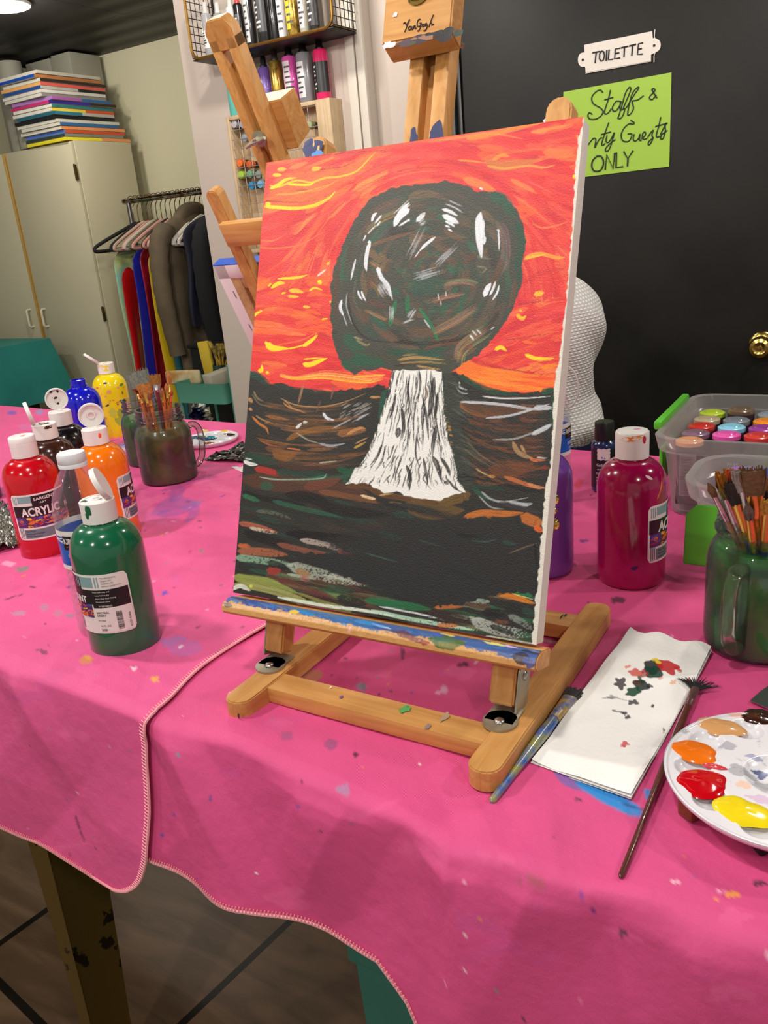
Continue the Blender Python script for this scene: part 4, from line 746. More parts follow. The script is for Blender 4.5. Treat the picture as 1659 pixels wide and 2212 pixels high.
    if front:
        mb = MB(); mb.lathe([(.0005,.0),(.0105,.0),(.0112,.0012),(.0092,.0024),(.0078,.0018),(.0055,.0052),(.0005,.0062)], 24, M @ Tm(-.003, yo-.0226, cz+.030) @ Rx(R(90))); obj('brass_button', mb, BRASS, c)
    mb = MB(); W0 = M @ Tm(0, yo+.0192, cz+.012)
    mb.lathe([(.010,0),(.010,.002),(.004,.003),(.004,.012)], 16, W0 @ Rx(R(-90))); mb.tube([(-.017,.012,.004),(-.008,.009,.001),(0,.008,0),(.008,.009,-.001),(.017,.012,-.004)], [.0022,.003,.0045,.003,.0022], 8, M=W0)
    obj('wing_screw', mb, STEEL, t)
    lz = ledge_u; P = [(-.0098,.002),(-.0098,.0170),(-.030,.0170),(-.036,.0157),(-.0410,.0128),(-.0437,.0090),(-.0434,.0045),(-.040,.002)]
    mb = MB(); xl, xr = -.1545, .1545
    mb.prism(P, xl, xr, M @ Tm(0, 0, lz) @ Matrix(((0,0,1,0),(1,0,0,0),(0,1,0,0),(0,0,0,1))), bev=.001)
    led = obj('canvas_ledge', mb, WX, t)
    return t, M, led
HB = Vector((-.4702, .5227, TZ+.0012))
TI = CTILT
e1, M1, led1 = easel(HB, 0, 'wooden table easel holding the big tree painting, with paint smeared ledge', .665, .548, .0265, TI, '')
# ---------------------------------------------------------------- paint bottles, jars, brushes and the rest on the table
def label_mesh(kind='sargent'):
    """returns MB of a printed label bent round a radius; s runs along the arc, z up. material slots: 0 white 1 black 2 teal 3 grey 4.. colours"""
    r = .0377; mb = MB(); L = .150; z0, z1 = .032, .098
    def bend(x, z, lift=0): a = x/r; return ((r+lift)*math.cos(a), (r+lift)*math.sin(a), z)
    def rect(x0, x1, y0, y1, m, lift):
        mb.m = m; n = max(1, int((x1-x0)/.003)); mb.grid(lambda u, v: bend(x0+(x1-x0)*u, y0+(y1-y0)*v, lift), n, 1)
    def rrect(x0, x1, y0, y1, m, lift, rc):
        mb.m = m; n = 56
        def f(u, v):
            x = x0+(x1-x0)*u; d = min(x-x0, x1-x); c = rc-math.sqrt(max(0, rc*rc-max(0, rc-d)**2)) if d < rc else 0
            return bend(x, (y0+c)+(y1-y0-2*c)*v, lift)
        mb.grid(f, n, 1)
    def text(s, x, z, h, m, lift, bold=0, sx=1, rot=0):
        v, f, w = textmesh(s, h, bold, sx); mb.m = m
        if rot: v = [(-b, a) for a, b in v]
        mb.add([bend(x+a, z+b, lift) for a, b in v], f)
    # mirrored along s so that it reads from outside: x grows counter-clockwise seen from above = left to right from outside
    rrect(0, L, z0, z1, 0, .0003, .005)
    rect(.011, .030, .086, .0955, 2, .0005); rect(.030, L-.052, .0815, .0955, 1, .0005)
    for k in range(3): rect(.0035+k*.0024, .0047+k*.0024, .084, .0955, 2, .0005); rect(.0035+k*.0024, .0047+k*.0024, .0345, .050, 3, .0005)
    rect(.0015, L-.0015, .0655, .0815, 1, .0006)
    rect(.011, L-.062, .0345, .0475, 3, .0005)
    rect(L-.058, L-.036, .084, .0955, 2, .0005); rect(L-.034, L-.0325, .084, .0955, 2, .0006); rect(L-.031, L-.0298, .084, .0955, 2, .0006)
    text('SARGENT', .0330, .0885, .0042, 0, .0009, .012, 1.15); text('ART', .0400, .0835, .0026, 0, .0009, .01, 1.4)
    text('ACRYLIC', .0130, .0672, .0115, 0, .0010, .035, .80); text('PAINT', .0795, .0672, .0072, 0, .0010, .035, .82)
    for k, (t, x) in enumerate([('Clean with soap and', L-.038), ('water before dry', L-.036), ('Artist Dual Fluid Drying', L-.036), ('Permanent when', L-.036)]): text(t, x, .0785-k*.0036, .0015, 0, .0009)
    # colour swirl picture
    K = random.Random(3)
    rect(.0025, L-.042, .0500, .0655, 4, .0004)
    for k in range(120):
        x, z = K.uniform(.005, L-.045), K.uniform(.0505, .0645); a = K.uniform(-.9,.9); w, h = K.uniform(.002,.007), K.uniform(.0008,.0022); mb.m = K.choice([4,5,6,7,8,4,7])
        P = [(x+w*math.cos(q)*math.cos(a)-h*math.sin(q)*math.sin(a), min(.0655, max(.05, z+w*.6*math.cos(q)*math.sin(a)+h*math.sin(q)*math.cos(a)))) for q in [2*PI*i/9 for i in range(9)]]
        mb.add([bend(p[0], p[1], .0005+k*.000002) for p in P], [tuple(range(9))])
    for k, t in enumerate(['Non-Toxic', 'Permanent/Durable', 'Water Resistant']): text(t, .0135, .0440-k*.0038, .0022, 1, .0009)
    # end panel
    rect(L-.040, L-.0015, .0335, .0650, 0, .0007); rect(L-.040, L-.0015, .0615, .0655, 1, .0008); text('WARNING', L-.034, .0625, .0020, 0, .001)
    text('SPECTRAL', L-.038, .0550, .0021, 1, .001, .01); text('GREEN', L-.038, .0518, .0021, 1, .001, .01); text('24-2466', L-.038, .0465, .0018, 1, .001); text('16 FL OZ', L-.036, .0402, .0020, 1, .001); text('3/22', L-.036, .0355, .0024, 1, .001, .02)
    for k, t in enumerate(['Manufactured by', 'Sargent Art', 'Hazleton, PA', 'www.sargentart.com']): text(t, L-.027, .0935-k*.0030, .0016, 1, .001)
    for k in range(26):
        w = K.choice([.0004,.0007,.001]); z = .036+k*.0008; rect(L-.0185, L-.0125, z, z+w*.55, 1, .0009)
    text('42229 42466', L-.0045, .036, .0022, 1, .001, .0, 1, 1)
    return mb
LABM = [mat('label_white', (236,232,226), .35), mat('label_black', (28,24,26), .35), mat('label_teal', (134,172,174), .35), mat('label_slate', (110,128,136), .35),
        mat('swirl_purple', (84,46,120), .35), mat('swirl_yellow', (236,190,40), .35), mat('swirl_red', (190,40,50), .35), mat('swirl_orange', (230,120,40), .35), mat('swirl_blue', (90,96,160), .35)]
_lab = label_mesh(); LABEL = obj('label', _lab, LABM, smooth=True); LABEL_ME = LABEL.data; bpy.data.objects.remove(LABEL)
CAPW = mat('cap_white', (236,232,228), .35, var=0)
def smooth_prof(P, n=5): return [(max(0, p[0]), p[1]) for p in crom(P, n)]
BODY = [(.030,.0),(.0355,.0012),(.0375,.005),(.0375,.02),(.0375,.05),(.0375,.09),(.0375,.112),(.0366,.120),(.0340,.128),(.0290,.1355),(.0225,.1405),(.0172,.1425),(.0160,.1445)]
def paint_bottle(P, label, colour, name, facing=None, cap='closed', lid_dir=0, spots=(), c2=None, capspots=(), rough=.16, cat='paint bottle', group=None):
    """facing: angle (about z, world) to which the left edge of the label points"""
    t = thing('paint_bottle', label, cat, (P.x, P.y, TZ+.0016), 0, group)
    mb = MB(); mb.lathe([(0,.0)]+BODY[:3]+smooth_prof(BODY[3:7]+BODY[7:], 3)+[(.0150,.1450),(.0150,.150),(.0001,.150)] if cap != 'none' else [(0,.0)]+BODY[:3]+smooth_prof(BODY[3:], 3)+[(.0172,.1455),(.0172,.1475),(.0150,.1480),(.0150,.1530),(.0158,.1535),(.0158,.158),(.0128,.1585),(.0128,.150),(.0001,.149)], 64)
    m = mat('paint_'+name, colour, rough, 0, .5, c2=c2, vs=9, coat=.5, sub=0)
    body = obj('bottle_body', mb, m, t)
    if facing is not None:
        l = bpy.data.objects.new('label', LABEL_ME); COL.objects.link(l); l.parent = t; l.rotation_euler = (0, 0, facing)
    if cap != 'none':
        mb = MB(); rc = .0178
        mb.lathe([(rc-.002,.1440),(rc,.1446),(rc,.1660),(rc-.0012,.1672),(rc-.0045,.1674),(rc-.0048,.1668),(.0052,.1668),(.0052,.1680),(.0035,.1680),(.0030,.1655),(.0001,.1650)] if cap != 'closed' else [(rc-.002,.1440),(rc,.1446),(rc,.1640),(rc-.0004,.1644),(rc,.1648),(rc,.1720),(rc-.0012,.1735),(rc-.0025,.1738),(.0001,.1738)], 48)
        c = obj('cap', mb, CAPW, t)
        if cap == 'open':
            a, tilt = lid_dir
            mb = MB(); D = Rz(a) @ Tm(rc-.001, 0, .1668) @ Ry(tilt)      # lid disc hinged on the rim at angle a
            mb.lathe([(.0001,.0),(rc-.0005,.0),(rc,.0008),(rc,.0055),(rc-.0018,.0058),(rc-.0022,.0016),(.0055,.0016),(.0055,.004),(.0042,.004),(.0040,.0016),(.0001,.0016)], 40, D @ Tm(rc, 0, 0) )
            ld = obj('flip_lid', mb, CAPW, t)
            if spots:
                q = MB()
                for (x, y, rx, ry, col) in spots:
                    q.cc = lin(col); k = random.Random(int(x*9e3)); V = [(x+rc, y, .0019)]+[(x+rc+rx*math.cos(i*.524)*k.uniform(.7,1.2), y+ry*math.sin(i*.524)*k.uniform(.7,1.2), .0018) for i in range(12)]
                    q.add(V, [(0,1+i,1+(i+1) % 12) for i in range(12)], D)
                obj('paint_smear', q, vcol('dried_paint', .45), ld, colors=True)
        if capspots:
            q = MB()
            for (an, z, w, hh, col) in capspots:
                q.cc = lin(col); k = random.Random(int(an*99)+3)
                if z > .1: 
                    def f(i, s): th = an+s*w/rc*math.cos(i*.45)*k.uniform(.75,1.15); return ((rc+.0002)*math.cos(th), (rc+.0002)*math.sin(th), z+s*hh*math.sin(i*.45)*k.uniform(.75,1.15))
                    V = [((rc+.0003)*math.cos(an), (rc+.0003)*math.sin(an), z)]+[f(i, 1) for i in range(14)]
                    q.add(V, [(0,1+i,1+(i+1) % 14) for i in range(14)])
                else:      # on the top disc, an = angle, w = distance from the axis, hh = size
                    zt = .1741 if cap == 'closed' else .1675; x0, y0 = w*math.cos(an), w*math.sin(an)
                    V = [(x0, y0, zt)]+[(x0+hh*math.cos(i*.45)*k.uniform(.6,1.2), y0+hh*.8*math.sin(i*.45)*k.uniform(.6,1.2), zt-.0001) for i in range(14)]; q.add(V, [(0,1+i,1+(i+1) % 14) for i in range(14)])
            obj('paint_drip', q, vcol('dried_paint', .45), c, colors=True)
    return t
def toward(P): return math.atan2(-P.y, -P.x)          # world angle from P towards the camera
def topP(px, py, h): P = tb(px, py, h); return Vector((P.x, P.y, TZ))
LR = .0377; AL = .150/LR                                # label arc in radians
# green, in front
G = topP(208.6, 1080, .1674); v = toward(G)
gt = paint_bottle(G, 'large green paint bottle with open flip cap, nearest bottle at left', (14,104,66), 'green', v+R(21)-AL, 'open', (v+R(80), R(-112)), [(.0,.002,.010,.006,(40,70,130)),(-.006,-.004,.004,.006,(30,80,60))], (30,100,70), [(v-.6,.160,.0035,.006,(20,96,60)),(v-.75,.155,.002,.004,(20,96,60)),(v-1.5,.0,.012,.0045,(16,84,52))])
def bottle_smears(t, specs, r=.0377):
    q = MB()
    for (an, z, w, h, col, ti) in specs:
        q.cc = lin(col); k = random.Random(int(an*77+z*9000)); N = 16; pts = []
        for i in range(N):
            u, vv = w*math.cos(2*PI*i/N)*k.uniform(.7,1.2), h*math.sin(2*PI*i/N)*k.uniform(.7,1.2); uu = u*math.cos(ti)-vv*math.sin(ti); v2 = u*math.sin(ti)+vv*math.cos(ti)
            zz = z+v2; rr = np.interp(zz, [p[1] for p in BODY], [p[0] for p in BODY])+.00035; a = an+uu/.0375; pts.append((rr*math.cos(a), rr*math.sin(a), zz))
        rr = np.interp(z, [p[1] for p in BODY], [p[0] for p in BODY])+.0005; q.add([(rr*math.cos(an), rr*math.sin(an), z)]+pts, [(0,1+i,1+(i+1) % N) for i in range(N)])
    return obj('dried_paint_smear', q, vcol('dried_paint', .45), t, colors=True)
P = topP(45.6, 943, .1738); v = toward(P)
paint_bottle(P, 'red paint bottle with closed white cap standing beside the foil', (196,8,28), 'red', v-R(56), 'closed', capspots=[(v+.4,.0,.006,.004,(200,60,80))])
P = topP(202.5, 926, .1674); v = toward(P)
paint_bottle(P, 'orange paint bottle whose open lid faces the viewer, behind the water bottle', (240,120,10), 'orange', v+R(24), 'open', (v+PI, R(-100)), [(-.001,.0,.006,.008,(232,200,205))], capspots=[(v+.35,.158,.0028,.0038,(240,100,50))])
P = topP(94.5, 916, .1674); v = toward(P)
paint_bottle(P, 'brown paint bottle with its lid standing up edge-on, behind the red bottle', (58,30,22), 'brown', None, 'open', (v-R(88), R(-80)), capspots=[(v+.1,.0,.004,.011,(60,34,26)),(v+.3,.163,.008,.0025,(60,34,26))])
P = topP(128, 889, .1674); v = toward(P)
paint_bottle(P, 'black paint bottle with open lid flecked black, between brown and blue bottles', (18,14,18), 'black', None, 'open', (v+PI, R(-92)), [(.002,.002,.002,.004,(20,18,20)),(-.008,-.001,.002,.0025,(20,18,20)),(.012,.006,.002,.003,(30,28,30)),(.012,-.004,.003,.002,(20,18,20))])
P = topP(168, 822, .158)
paint_bottle(P, 'blue paint bottle with bare neck and no cap, left of the yellow bottle', (18,24,190), 'blue', None, 'none')
P = topP(227, 785, .1674); v = toward(P)
yt = paint_bottle(P, 'yellow paint bottle spattered with green and red, behind the other bottles', (238,214,20), 'yellow', None, 'open', (v-R(80), R(-42)), [(.0,.0,.012,.008,(236,216,60))], capspots=[(v,.157,.010,.006,(240,214,60)),(v+.5,.0,.006,.010,(236,210,50)),(v-.5,.163,.004,.003,(240,220,90))])
K = random.Random(4)
bottle_smears(yt, [(v-.25,.127,.005,.0022,(30,34,20),0), (v-.8,.118,.004,.002,(226,100,50),0), (v-.1,.108,.005,.005,(226,160,110),.5), (v+.3,.082,.006,.0018,(222,130,40),.3), (v-.35,.078,.005,.0018,(40,60,30),.3), (v+.7,.1,.002,.004,(60,120,60),0), (v+.5,.082,.004,.005,(40,110,70),.6), (v+.75,.076,.003,.004,(34,100,60),0), (v+.5,.067,.003,.002,(200,60,40),0), (v+.35,.055,.009,.013,(150,170,50),.3), (v+.75,.045,.004,.006,(90,150,60),0), (v-.1,.06,.01,.013,(200,196,60),.2), (v+.2,.04,.009,.01,(170,180,60),0), (v-.8,.1,.004,.003,(120,140,40),0), (v+.75,.118,.006,.003,(90,130,60),.2)]+[(v+K.uniform(-1.2,1.2), K.uniform(.02,.125), K.uniform(.001,.003), K.uniform(.001,.003), K.choice([(60,120,60),(200,120,60),(220,150,120),(120,150,50)]), 0) for _ in range(26)])
P = bf(-38, 1096, .0375)
paint_bottle(P, 'dark teal paint bottle cut off at the left edge', (14,34,62), 'navy', None, 'closed')
P = topP(1366, 932, .1738); v = toward(P)
mt = paint_bottle(P, 'large magenta paint bottle with closed cap, right of the painting', (170,10,88), 'magenta', v+R(27), 'closed', capspots=[(v-.1,.168,.012,.0024,(240,140,50)),(v+.75,.1665,.0025,.0045,(190,30,60)),(v+2.2,.0,.006,.004,(226,150,190)),(v+.4,.1705,.008,.0018,(244,160,70))], c2=(150,4,66))
bottle_smears(mt, [(v+.95,.118,.0012,.018,(240,140,40),-.45), (v+.55,.129,.0045,.0016,(236,210,216),-.5), (v+.1,.028,.004,.0022,(60,20,100),.2)])
P = bf(1172, 1257, .0375); v = toward(P)
paint_bottle(P, 'purple paint bottle half hidden behind the right edge of the painting', (124,78,170), 'purple', None, 'closed', c2=(112,58,150))
# ---- small craft bottles: black flip cap, dark label
def craft_bottle(P, col, label, capcol=(24,24,26), h=.105, r=.0185, labelcol=(24,24,44), name='craft', upside=False, group=None, where=0, loc=None, parts=True):
    t = thing('craft_paint_bottle', label, 'paint bottle', (P.x, P.y, P.z), 0, group)
    F = Tm(0,0,h) @ Rx(PI) if upside else Matrix()
    mb = MB(); hb = h*.74; mb.lathe([(0,0),(r*.55,.0),(r*.62,.0016),(r*.86,.0014),(r,.003),(r,.006)]+[(r,hb*.9),(r*.94,hb*.96),(r*.75,hb),(r*.7,hb+.002),(0.0001,hb+.002)], 32, F)
    obj('bottle_body', mb, mat('craft_'+name, col, .22, coat=.4), t)
    mb = MB(); rc = r*.76; mb.lathe([(rc,hb+.001),(rc,hb+.003),(rc*.97,h-.002),(rc*.9,h),(0.0001,h)], 32, F); obj('cap', mb, mat('craft_cap', capcol, .4), t)
    if parts:
        mb = MB(); mb.lathe([(r+.0002,.008),(r+.0002,hb*.86)], 32, F, cap=False); obj('label', mb, mat('craft_label_%d_%d_%d' % labelcol, labelcol, .4), t)
    return t
P = topP(1306, 912, .106); v = toward(P); P.z = TZ+.0016
ct = craft_bottle(P, (26,40,88), 'small dark blue paint bottle with black cap, behind the magenta bottle', name='darkblue', labelcol=(20,20,34), h=.106, r=.0192)
mb = MB(); r = .0196
def bd(x, z, l=0): a = v+x/r; return ((r+l)*math.cos(a), (r+l)*math.sin(a), z)
mb.m = 0; mb.grid(lambda a, b: bd(-.011+.019*a+.0007*math.sin(b*20), .052+.017*b+.0008*math.sin(a*16)), 10, 6)
for s_, x, z, h_ in [('Gallery', -.012, .0425, .004), ('ACRYLIC', -.011, .0365, .0022), ('COLOUR', -.0125, .030, .0028), ('non toxic', -.0125, .024, .002), ('permanent', -.0125, .020, .0017), ('59 ml', -.0125, .010, .003)]:
    vv, ff, ww = textmesh(s_, h_, .01); mb.m = 0; mb.add([bd(x+a, z+b, .0003) for a, b in vv], ff)
mb.m = 1; mb.blob(bd(-.004, .056, .0), (.0012,.0012,.0016), 5); mb.blob(bd(.0, .055, .0), (.0010,.0010,.0014), 5)
obj('label_print', mb, [mat('label_white', ()), mat('print_blue', (90,120,200), .4)], ct)
# ---- water bottles
PET = clear('clear_pet', (240,242,248), .03, .05, .40, .16)
def water_bottle(P, label, facing):
    t = thing('water_bottle', label, 'water bottle', (P.x, P.y, TZ+.0016)); prof = [(.0001,.004),(.020,.0),(.029,.003),(.0318,.010)]
    for k in range(7): z = .016+k*.0105; prof += [(.0318,z),(.0302,z+.0035),(.0318,z+.007)]
    prof += [(.0318,.092),(.0318,.130),(.0318,.133),(.0308,.135),(.0318,.1375),(.0308,.140),(.0318,.1425),(.0312,.150),(.0290,.160),(.0240,.174),(.0175,.186),(.0132,.192),(.0128,.196)]
    mb = MB(); mb.lathe(prof, 48, cap=False); obj('bottle_body', mb, PET, t)
    mb = MB(); mb.lathe([(.0150,.1935),(.0150,.1975),(.0146,.198),(.0150,.1985),(.0148,.207),(.0138,.2085),(.0001,.2085)], 60); obj('cap', mb, mat('cap_milky', (226,222,226), .4), t)
    r = .0320; mb = MB()
    def bd(x, z, l=0): a = facing+x/r; return ((r+l)*math.cos(a), (r+l)*math.sin(a), z)
    L = 2*PI*r
    for m, z0, z1, l in [(0,.086,.091,0), (1,.091,.124,0), (0,.124,.1305,0)]: mb.m = m; mb.grid(lambda a, b: bd(L*a, z0+(z1-z0)*b, l), 60, 1)
    mb.m = 0
    for k in range(3): mb.grid(lambda a, b: bd(-.030+a*.03, .1175+k*.0025+.0012*b+.0018*math.sin(a*5+k), .0003), 14, 1)
    for off in (0, L/2):
        mb.m = 2; mb.grid(lambda a, b: bd(off-.006+.034*a, .1095+.0155*b, .0004), 10, 1)
        vv, ff, ww = textmesh('KIRKLAND', .0062, .025, .85); mb.m = 0; mb.add([bd(off-.0045+a*.86, .1165+b, .0007) for a, b in vv], ff)
        mb.m = 3; mb.grid(lambda a, b: bd(off-.002+.02*a, .1125+.0008*b+.0006*math.sin(a*9), .0008), 12, 1)
        vv, ff, ww = textmesh('PURIFIED', .0045, .0, .8); mb.m = 0; mb.add([bd(off-.002+a, .1005+b, .0007) for a, b in vv], ff)
        vv, ff, ww = textmesh('WATER', .0030, .0, .8); mb.add([bd(off+.001+a, .0945+b, .0007) for a, b in vv], ff)
    obj('label', mb, [mat('label_white', ()), mat('label_blue', (34,110,206), .35, c2=(24,70,180), vs=30), mat('label_black', ()), mat('swirl_red', ())], t)
    return t
P = topP(152.6, 980, .2085); water_bottle(P, 'clear plastic water bottle with blue and white label behind the green bottle', toward(P)+R(-44))
P = bf(1186, 1120, .03); water_bottle(P, 'clear water bottle mostly hidden behind the right edge of the painting', toward(P)+R(60))
# ---- mason jars of murky water
def jar(P, label, name, water, r=.047, h=.135, handle=None, rimcol=(150,160,165)):
    t = thing('glass_jar', label, 'jar', (P.x, P.y, TZ+.0016)); k = r/.047; q = h/.135
    prof = [(r*.80,.0),(r*.93,.003),(r,.010),(r,.045),(r,.078),(r*.985,.088),(r*.93,.097),(r*.86,.103),(r*.80,.107),(r*.79,.110)]
    prof = [(a, b*q) for a, b in prof]; pr = smooth_prof(prof, 3)+[(a*r, b*q) for a, b in [(.79,.111),(.87,.1125),(.885,.1145),(.87,.1165),(.79,.118),(.79,.121),(.84,.1225),(.84,.1245),(.79,.126),(.79,.131),(.815,.1325),(.815,.135),(.745,.135),(.745,.112)]]
    mb = MB(); mb.lathe([(0.0001,0)]+pr, 64, cap=False); obj('glass', mb, clear('jar_glass', (140,158,152), .03, .05, 1.0, .75), t)
    mb = MB(); wl = .100*q; wp = [(0.0001,.004)]+[(max(.001, a-.0022), b+(.004 if b < .004 else 0)) for a, b in smooth_prof(prof, 3) if b < wl]+[(r*.86,wl),(.0001,wl)]
    mb.lathe(wp, 48, cap=False)
    obj('murky_water', mb, mat('murky_'+name, water[0], .25, c2=water[1], vs=28, coat=.6), t)
    if handle is not None:
        a = handle; D = Rz(a); mb = MB()
        pts = crom([(r*.93,0,.090*q),(r*1.22,0,.092*q),(r*1.42,0,.080*q),(r*1.44,0,.055*q),(r*1.36,0,.030*q),(r*1.15,0,.018*q),(r*.96,0,.018*q)], 5)
        mb.tube(pts, .0070, 12, M=D, flat=.8); obj('handle', mb, clear('handle_glass', (120,150,110), .22, .05, 1.0), t)
    return t
JR = bf(1630, 1447, .0475); v = toward(JR)
jar(JR, 'big glass handled jar of dark green water full of brushes at right', 'darkgreen', ((50,122,36),(34,76,40)), .0478, .140, v-R(20))
JL = topP(341, 882, .135); v2 = toward(JL)
jar(JL, 'glass jar of brown water holding orange brushes, on the left side', 'brown', ((116,108,56),(84,72,46)), .050, .135, v2+R(112))
P = topP(303, 862, .130); jar(P, 'green water jar without visible brushes behind the brown water jar', 'green', ((60,116,36),(44,92,34)), .045, .130)
# ---- brushes
GOLD = mat('gold_ferrule', (238,196,96), .28, 1.0); SILV = mat('silver_ferrule', (196,196,196), .25, 1.0)
def brush(base, tip, label, kind='flat', w=.010, bl=.022, fl=.030, hair=(70,50,30), handle=(30,70,150), ferr=GOLD, hr=.0034, rollv=None, group=None, hv=None, cat='paintbrush', splay=1.0, fw=None, total=None):
    base, tip = Vector(base), Vector(tip); L = (tip-base).length
    t = thing('paintbrush', label, cat, base); rv = rollv or (CAM-tip)
    M = align((0,0,0), tip-base, rv)           # local z along the brush, y roughly towards rollv side
    hb = L-bl-fl; fw = fw or (w*.3 if kind == 'fan' else w*.62)
    mb = MB(); mb.lathe([(.0008,0),(hr*.55,.002),(hr*.62,hb*.3),(hr,hb*.82),(hr*.85,hb)], 14, M); obj('handle', mb, mat('handle_%d_%d_%d' % handle, handle, .28, coat=.5, var=.25, vs=60) if hv is None else hv, t)
    mb = MB(); n = 18; vs = []; fs = []
    secs = [(hb-.001, hr*.95, hr*.95), (hb+fl*.25, hr*1.0, hr*1.0), (hb+fl*.28, hr*1.08, hr*1.08), (hb+fl*.32, hr*1.0, hr*1.0), (hb+fl, fw*.5 if kind != 'round' else hr*.85, hr*.55 if kind != 'round' else hr*.85)]
    def tubes(secs, mb, jag=None):
        vs = []; o = []
        for si, (z, a, b) in enumerate(secs):
            for k in range(n):
                an = 2*PI*k/n; x = a*math.cos(an); zz = z
                if jag and si >= len(secs)-2: zz = z+jag*(((k*7) % 5)/5-.5)
                vs.append((x, b*math.sin(an), zz))
        fs = [(j*n+k, j*n+(k+1) % n, (j+1)*n+(k+1) % n, (j+1)*n+k) for j in range(len(secs)-1) for k in range(n)]
        fs += [tuple(reversed(range(n))), tuple((len(secs)-1)*n+k for k in range(n))]; mb.add(vs, fs, M)
    tubes(secs, mb); obj('ferrule', mb, ferr, t)
    mb = MB(); K = random.Random(int(abs(tip.x)*1e4)); nb = 26 if kind != 'round' else 14
    z0 = hb+fl-.001
    core = [(z0, fw*.47, hr*.5), (z0+bl*.5, w*.42 if kind != 'round' else hr*.9, hr*.5 if kind != 'round' else hr*.9), (z0+bl*.85, w*.40 if kind != 'round' else hr*.45, hr*.28)]
    if kind == 'fan': core = [(z0, fw*.4, hr*.4), (z0+bl*.3, w*.22, hr*.3)]
    tubes(core, mb)
    for k in range(nb):
        u = -1+2*(k+.5)/nb
        if kind == 'round': an = K.uniform(0, 2*PI); p0 = (hr*.7*math.cos(an), hr*.7*math.sin(an), z0); p1 = (hr*.9*math.cos(an), hr*.9*math.sin(an), z0+bl*.45); p2 = (hr*.12*math.cos(an), hr*.12*math.sin(an), z0+bl*K.uniform(.85,1)); rr = [.0009,.0010,.0003]
        elif kind == 'fan': a = u*.95; p0 = (u*fw*.35, K.uniform(-.0004,.0004), z0); p1 = (math.sin(a)*bl*.55, K.uniform(-.001,.001), z0+math.cos(a)*bl*.5); p2 = (math.sin(a*1.1)*bl*K.uniform(.95,1.1), K.uniform(-.002,.002), z0+math.cos(a*1.1)*bl*K.uniform(.85,1)); rr = [.0007,.0006,.0002]
        else: p0 = (u*fw*.46, K.uniform(-.4,.4)*hr, z0); p1 = (u*w*.48, K.uniform(-.45,.45)*hr, z0+bl*.55); p2 = (u*w*.5*splay, K.uniform(-.4,.4)*hr, z0+bl*K.uniform(.86,1.03)*(1-.25*abs(u)**3 if kind == 'filbert' else 1)); rr = [.0010,.0010,.0004]
        mb.tube([p0, p1, p2], rr, 5, M=M)
    obj('bristles', mb, mat('hair_%d_%d_%d' % hair, hair, .7, var=.35, vs=300), t)
    return t
def in_jar(J, r, tipz, px, py, seed, floor=.006):
    T = tb(px, py, tipz); d = Vector((T.x-J.x, T.y-J.y, 0)); k = random.Random(seed)
    # passes the mouth on the tip's side, rests at the opposite side of the bottom
    m = min(d.length, r*.60); n = d.normalized() if d.length > 1e-5 else Vector((1,0,0)); mouth = Vector((J.x, J.y, 0))+n*m*.9; mz = .128
    s = ((T.x-mouth.x)*n.x+(T.y-mouth.y)*n.y)/(tipz-mz); lim = (m*.9+r*.62)/(mz-floor); s = min(max(s, 0), lim)
    T = Vector((mouth.x, mouth.y, TZ+mz))+n*s*(tipz-mz) if False else Vector((T.x, T.y, TZ+tipz))
    dirv = (Vector((mouth.x, mouth.y, TZ+mz))-T); f = (TZ+floor-T.z)/dirv.z; B = T+dirv*f
    o = Vector((B.x-J.x, B.y-J.y, 0)); 
    if o.length > r*.66: 
        o = o.normalized()*r*.66; B = Vector((J.x+o.x, J.y+o.y, TZ+floor))
    return B, T
JRl = [ # px, py, tip height, kind, width, bristle, ferrule, hair, handle, ferrule metal, radius, label
 (1528,1040,.178,'round',.004,.016,.030,(120,86,50),(150,120,80),SILV,.0024,'thin round brush leaning out farthest left of the right jar'),
 (1545,1020,.186,'round',.006,.024,.036,(70,44,30),(120,90,60),GOLD,.0030,'brown round brush standing second from left in the right jar'),
 (1563,1013,.192,'flat',.013,.030,.034,(176,110,10),(40,70,130),GOLD,.0034,'amber bristled flat brush in the right jar, left of the orange tip'),
 (1583,1011,.194,'flat',.010,.022,.040,(206,86,40),(200,150,60),GOLD,.0030,'orange red tipped brush at the back of the right jar'),
 (1553,1038,.180,'round',.007,.020,.040,(120,116,50),(150,120,40),SILV,.0034,'olive round brush low at the left of the right jar'),
 (1581,1033,.186,'filbert',.014,.030,.046,(36,34,20),(24,60,140),GOLD,.0038,'black bristled brush with long gold ferrule and blue handle, right jar'),
 (1600,1008,.198,'flat',.013,.028,.040,(160,156,146),(170,170,170),SILV,.0034,'grey white bristled brush at the back of the right jar'),
 (1626,1006,.200,'flat',.017,.034,.036,(112,84,50),(200,140,40),GOLD,.0038,'wide brown bristled flat brush, tallest in the right jar'),
 (1598,1060,.172,'round',.009,.026,.036,(84,48,24),(24,110,120),GOLD,.0036,'brown round brush with teal handle in the middle of the right jar'),
 (1613,1083,.166,'round',.007,.022,.044,(110,96,84),(36,50,100),GOLD,.0034,'grey brown round brush at the front of the right jar'),
 (1642,1052,.174,'flat',.020,.030,.046,(34,34,20),(60,60,60),GOLD,.0048,'wide black bristled flat brush with tan ferrule, front of right jar'),
 (1649,1030,.184,'flat',.012,.024,.044,(170,124,60),(110,120,150),GOLD,.0034,'amber flat brush behind the wide black brush in right jar'),
 (1662,1078,.170,'flat',.010,.018,.050,(190,140,40),(30,60,140),GOLD,.0034,'gold ferruled brush at the right picture edge in the right jar')]
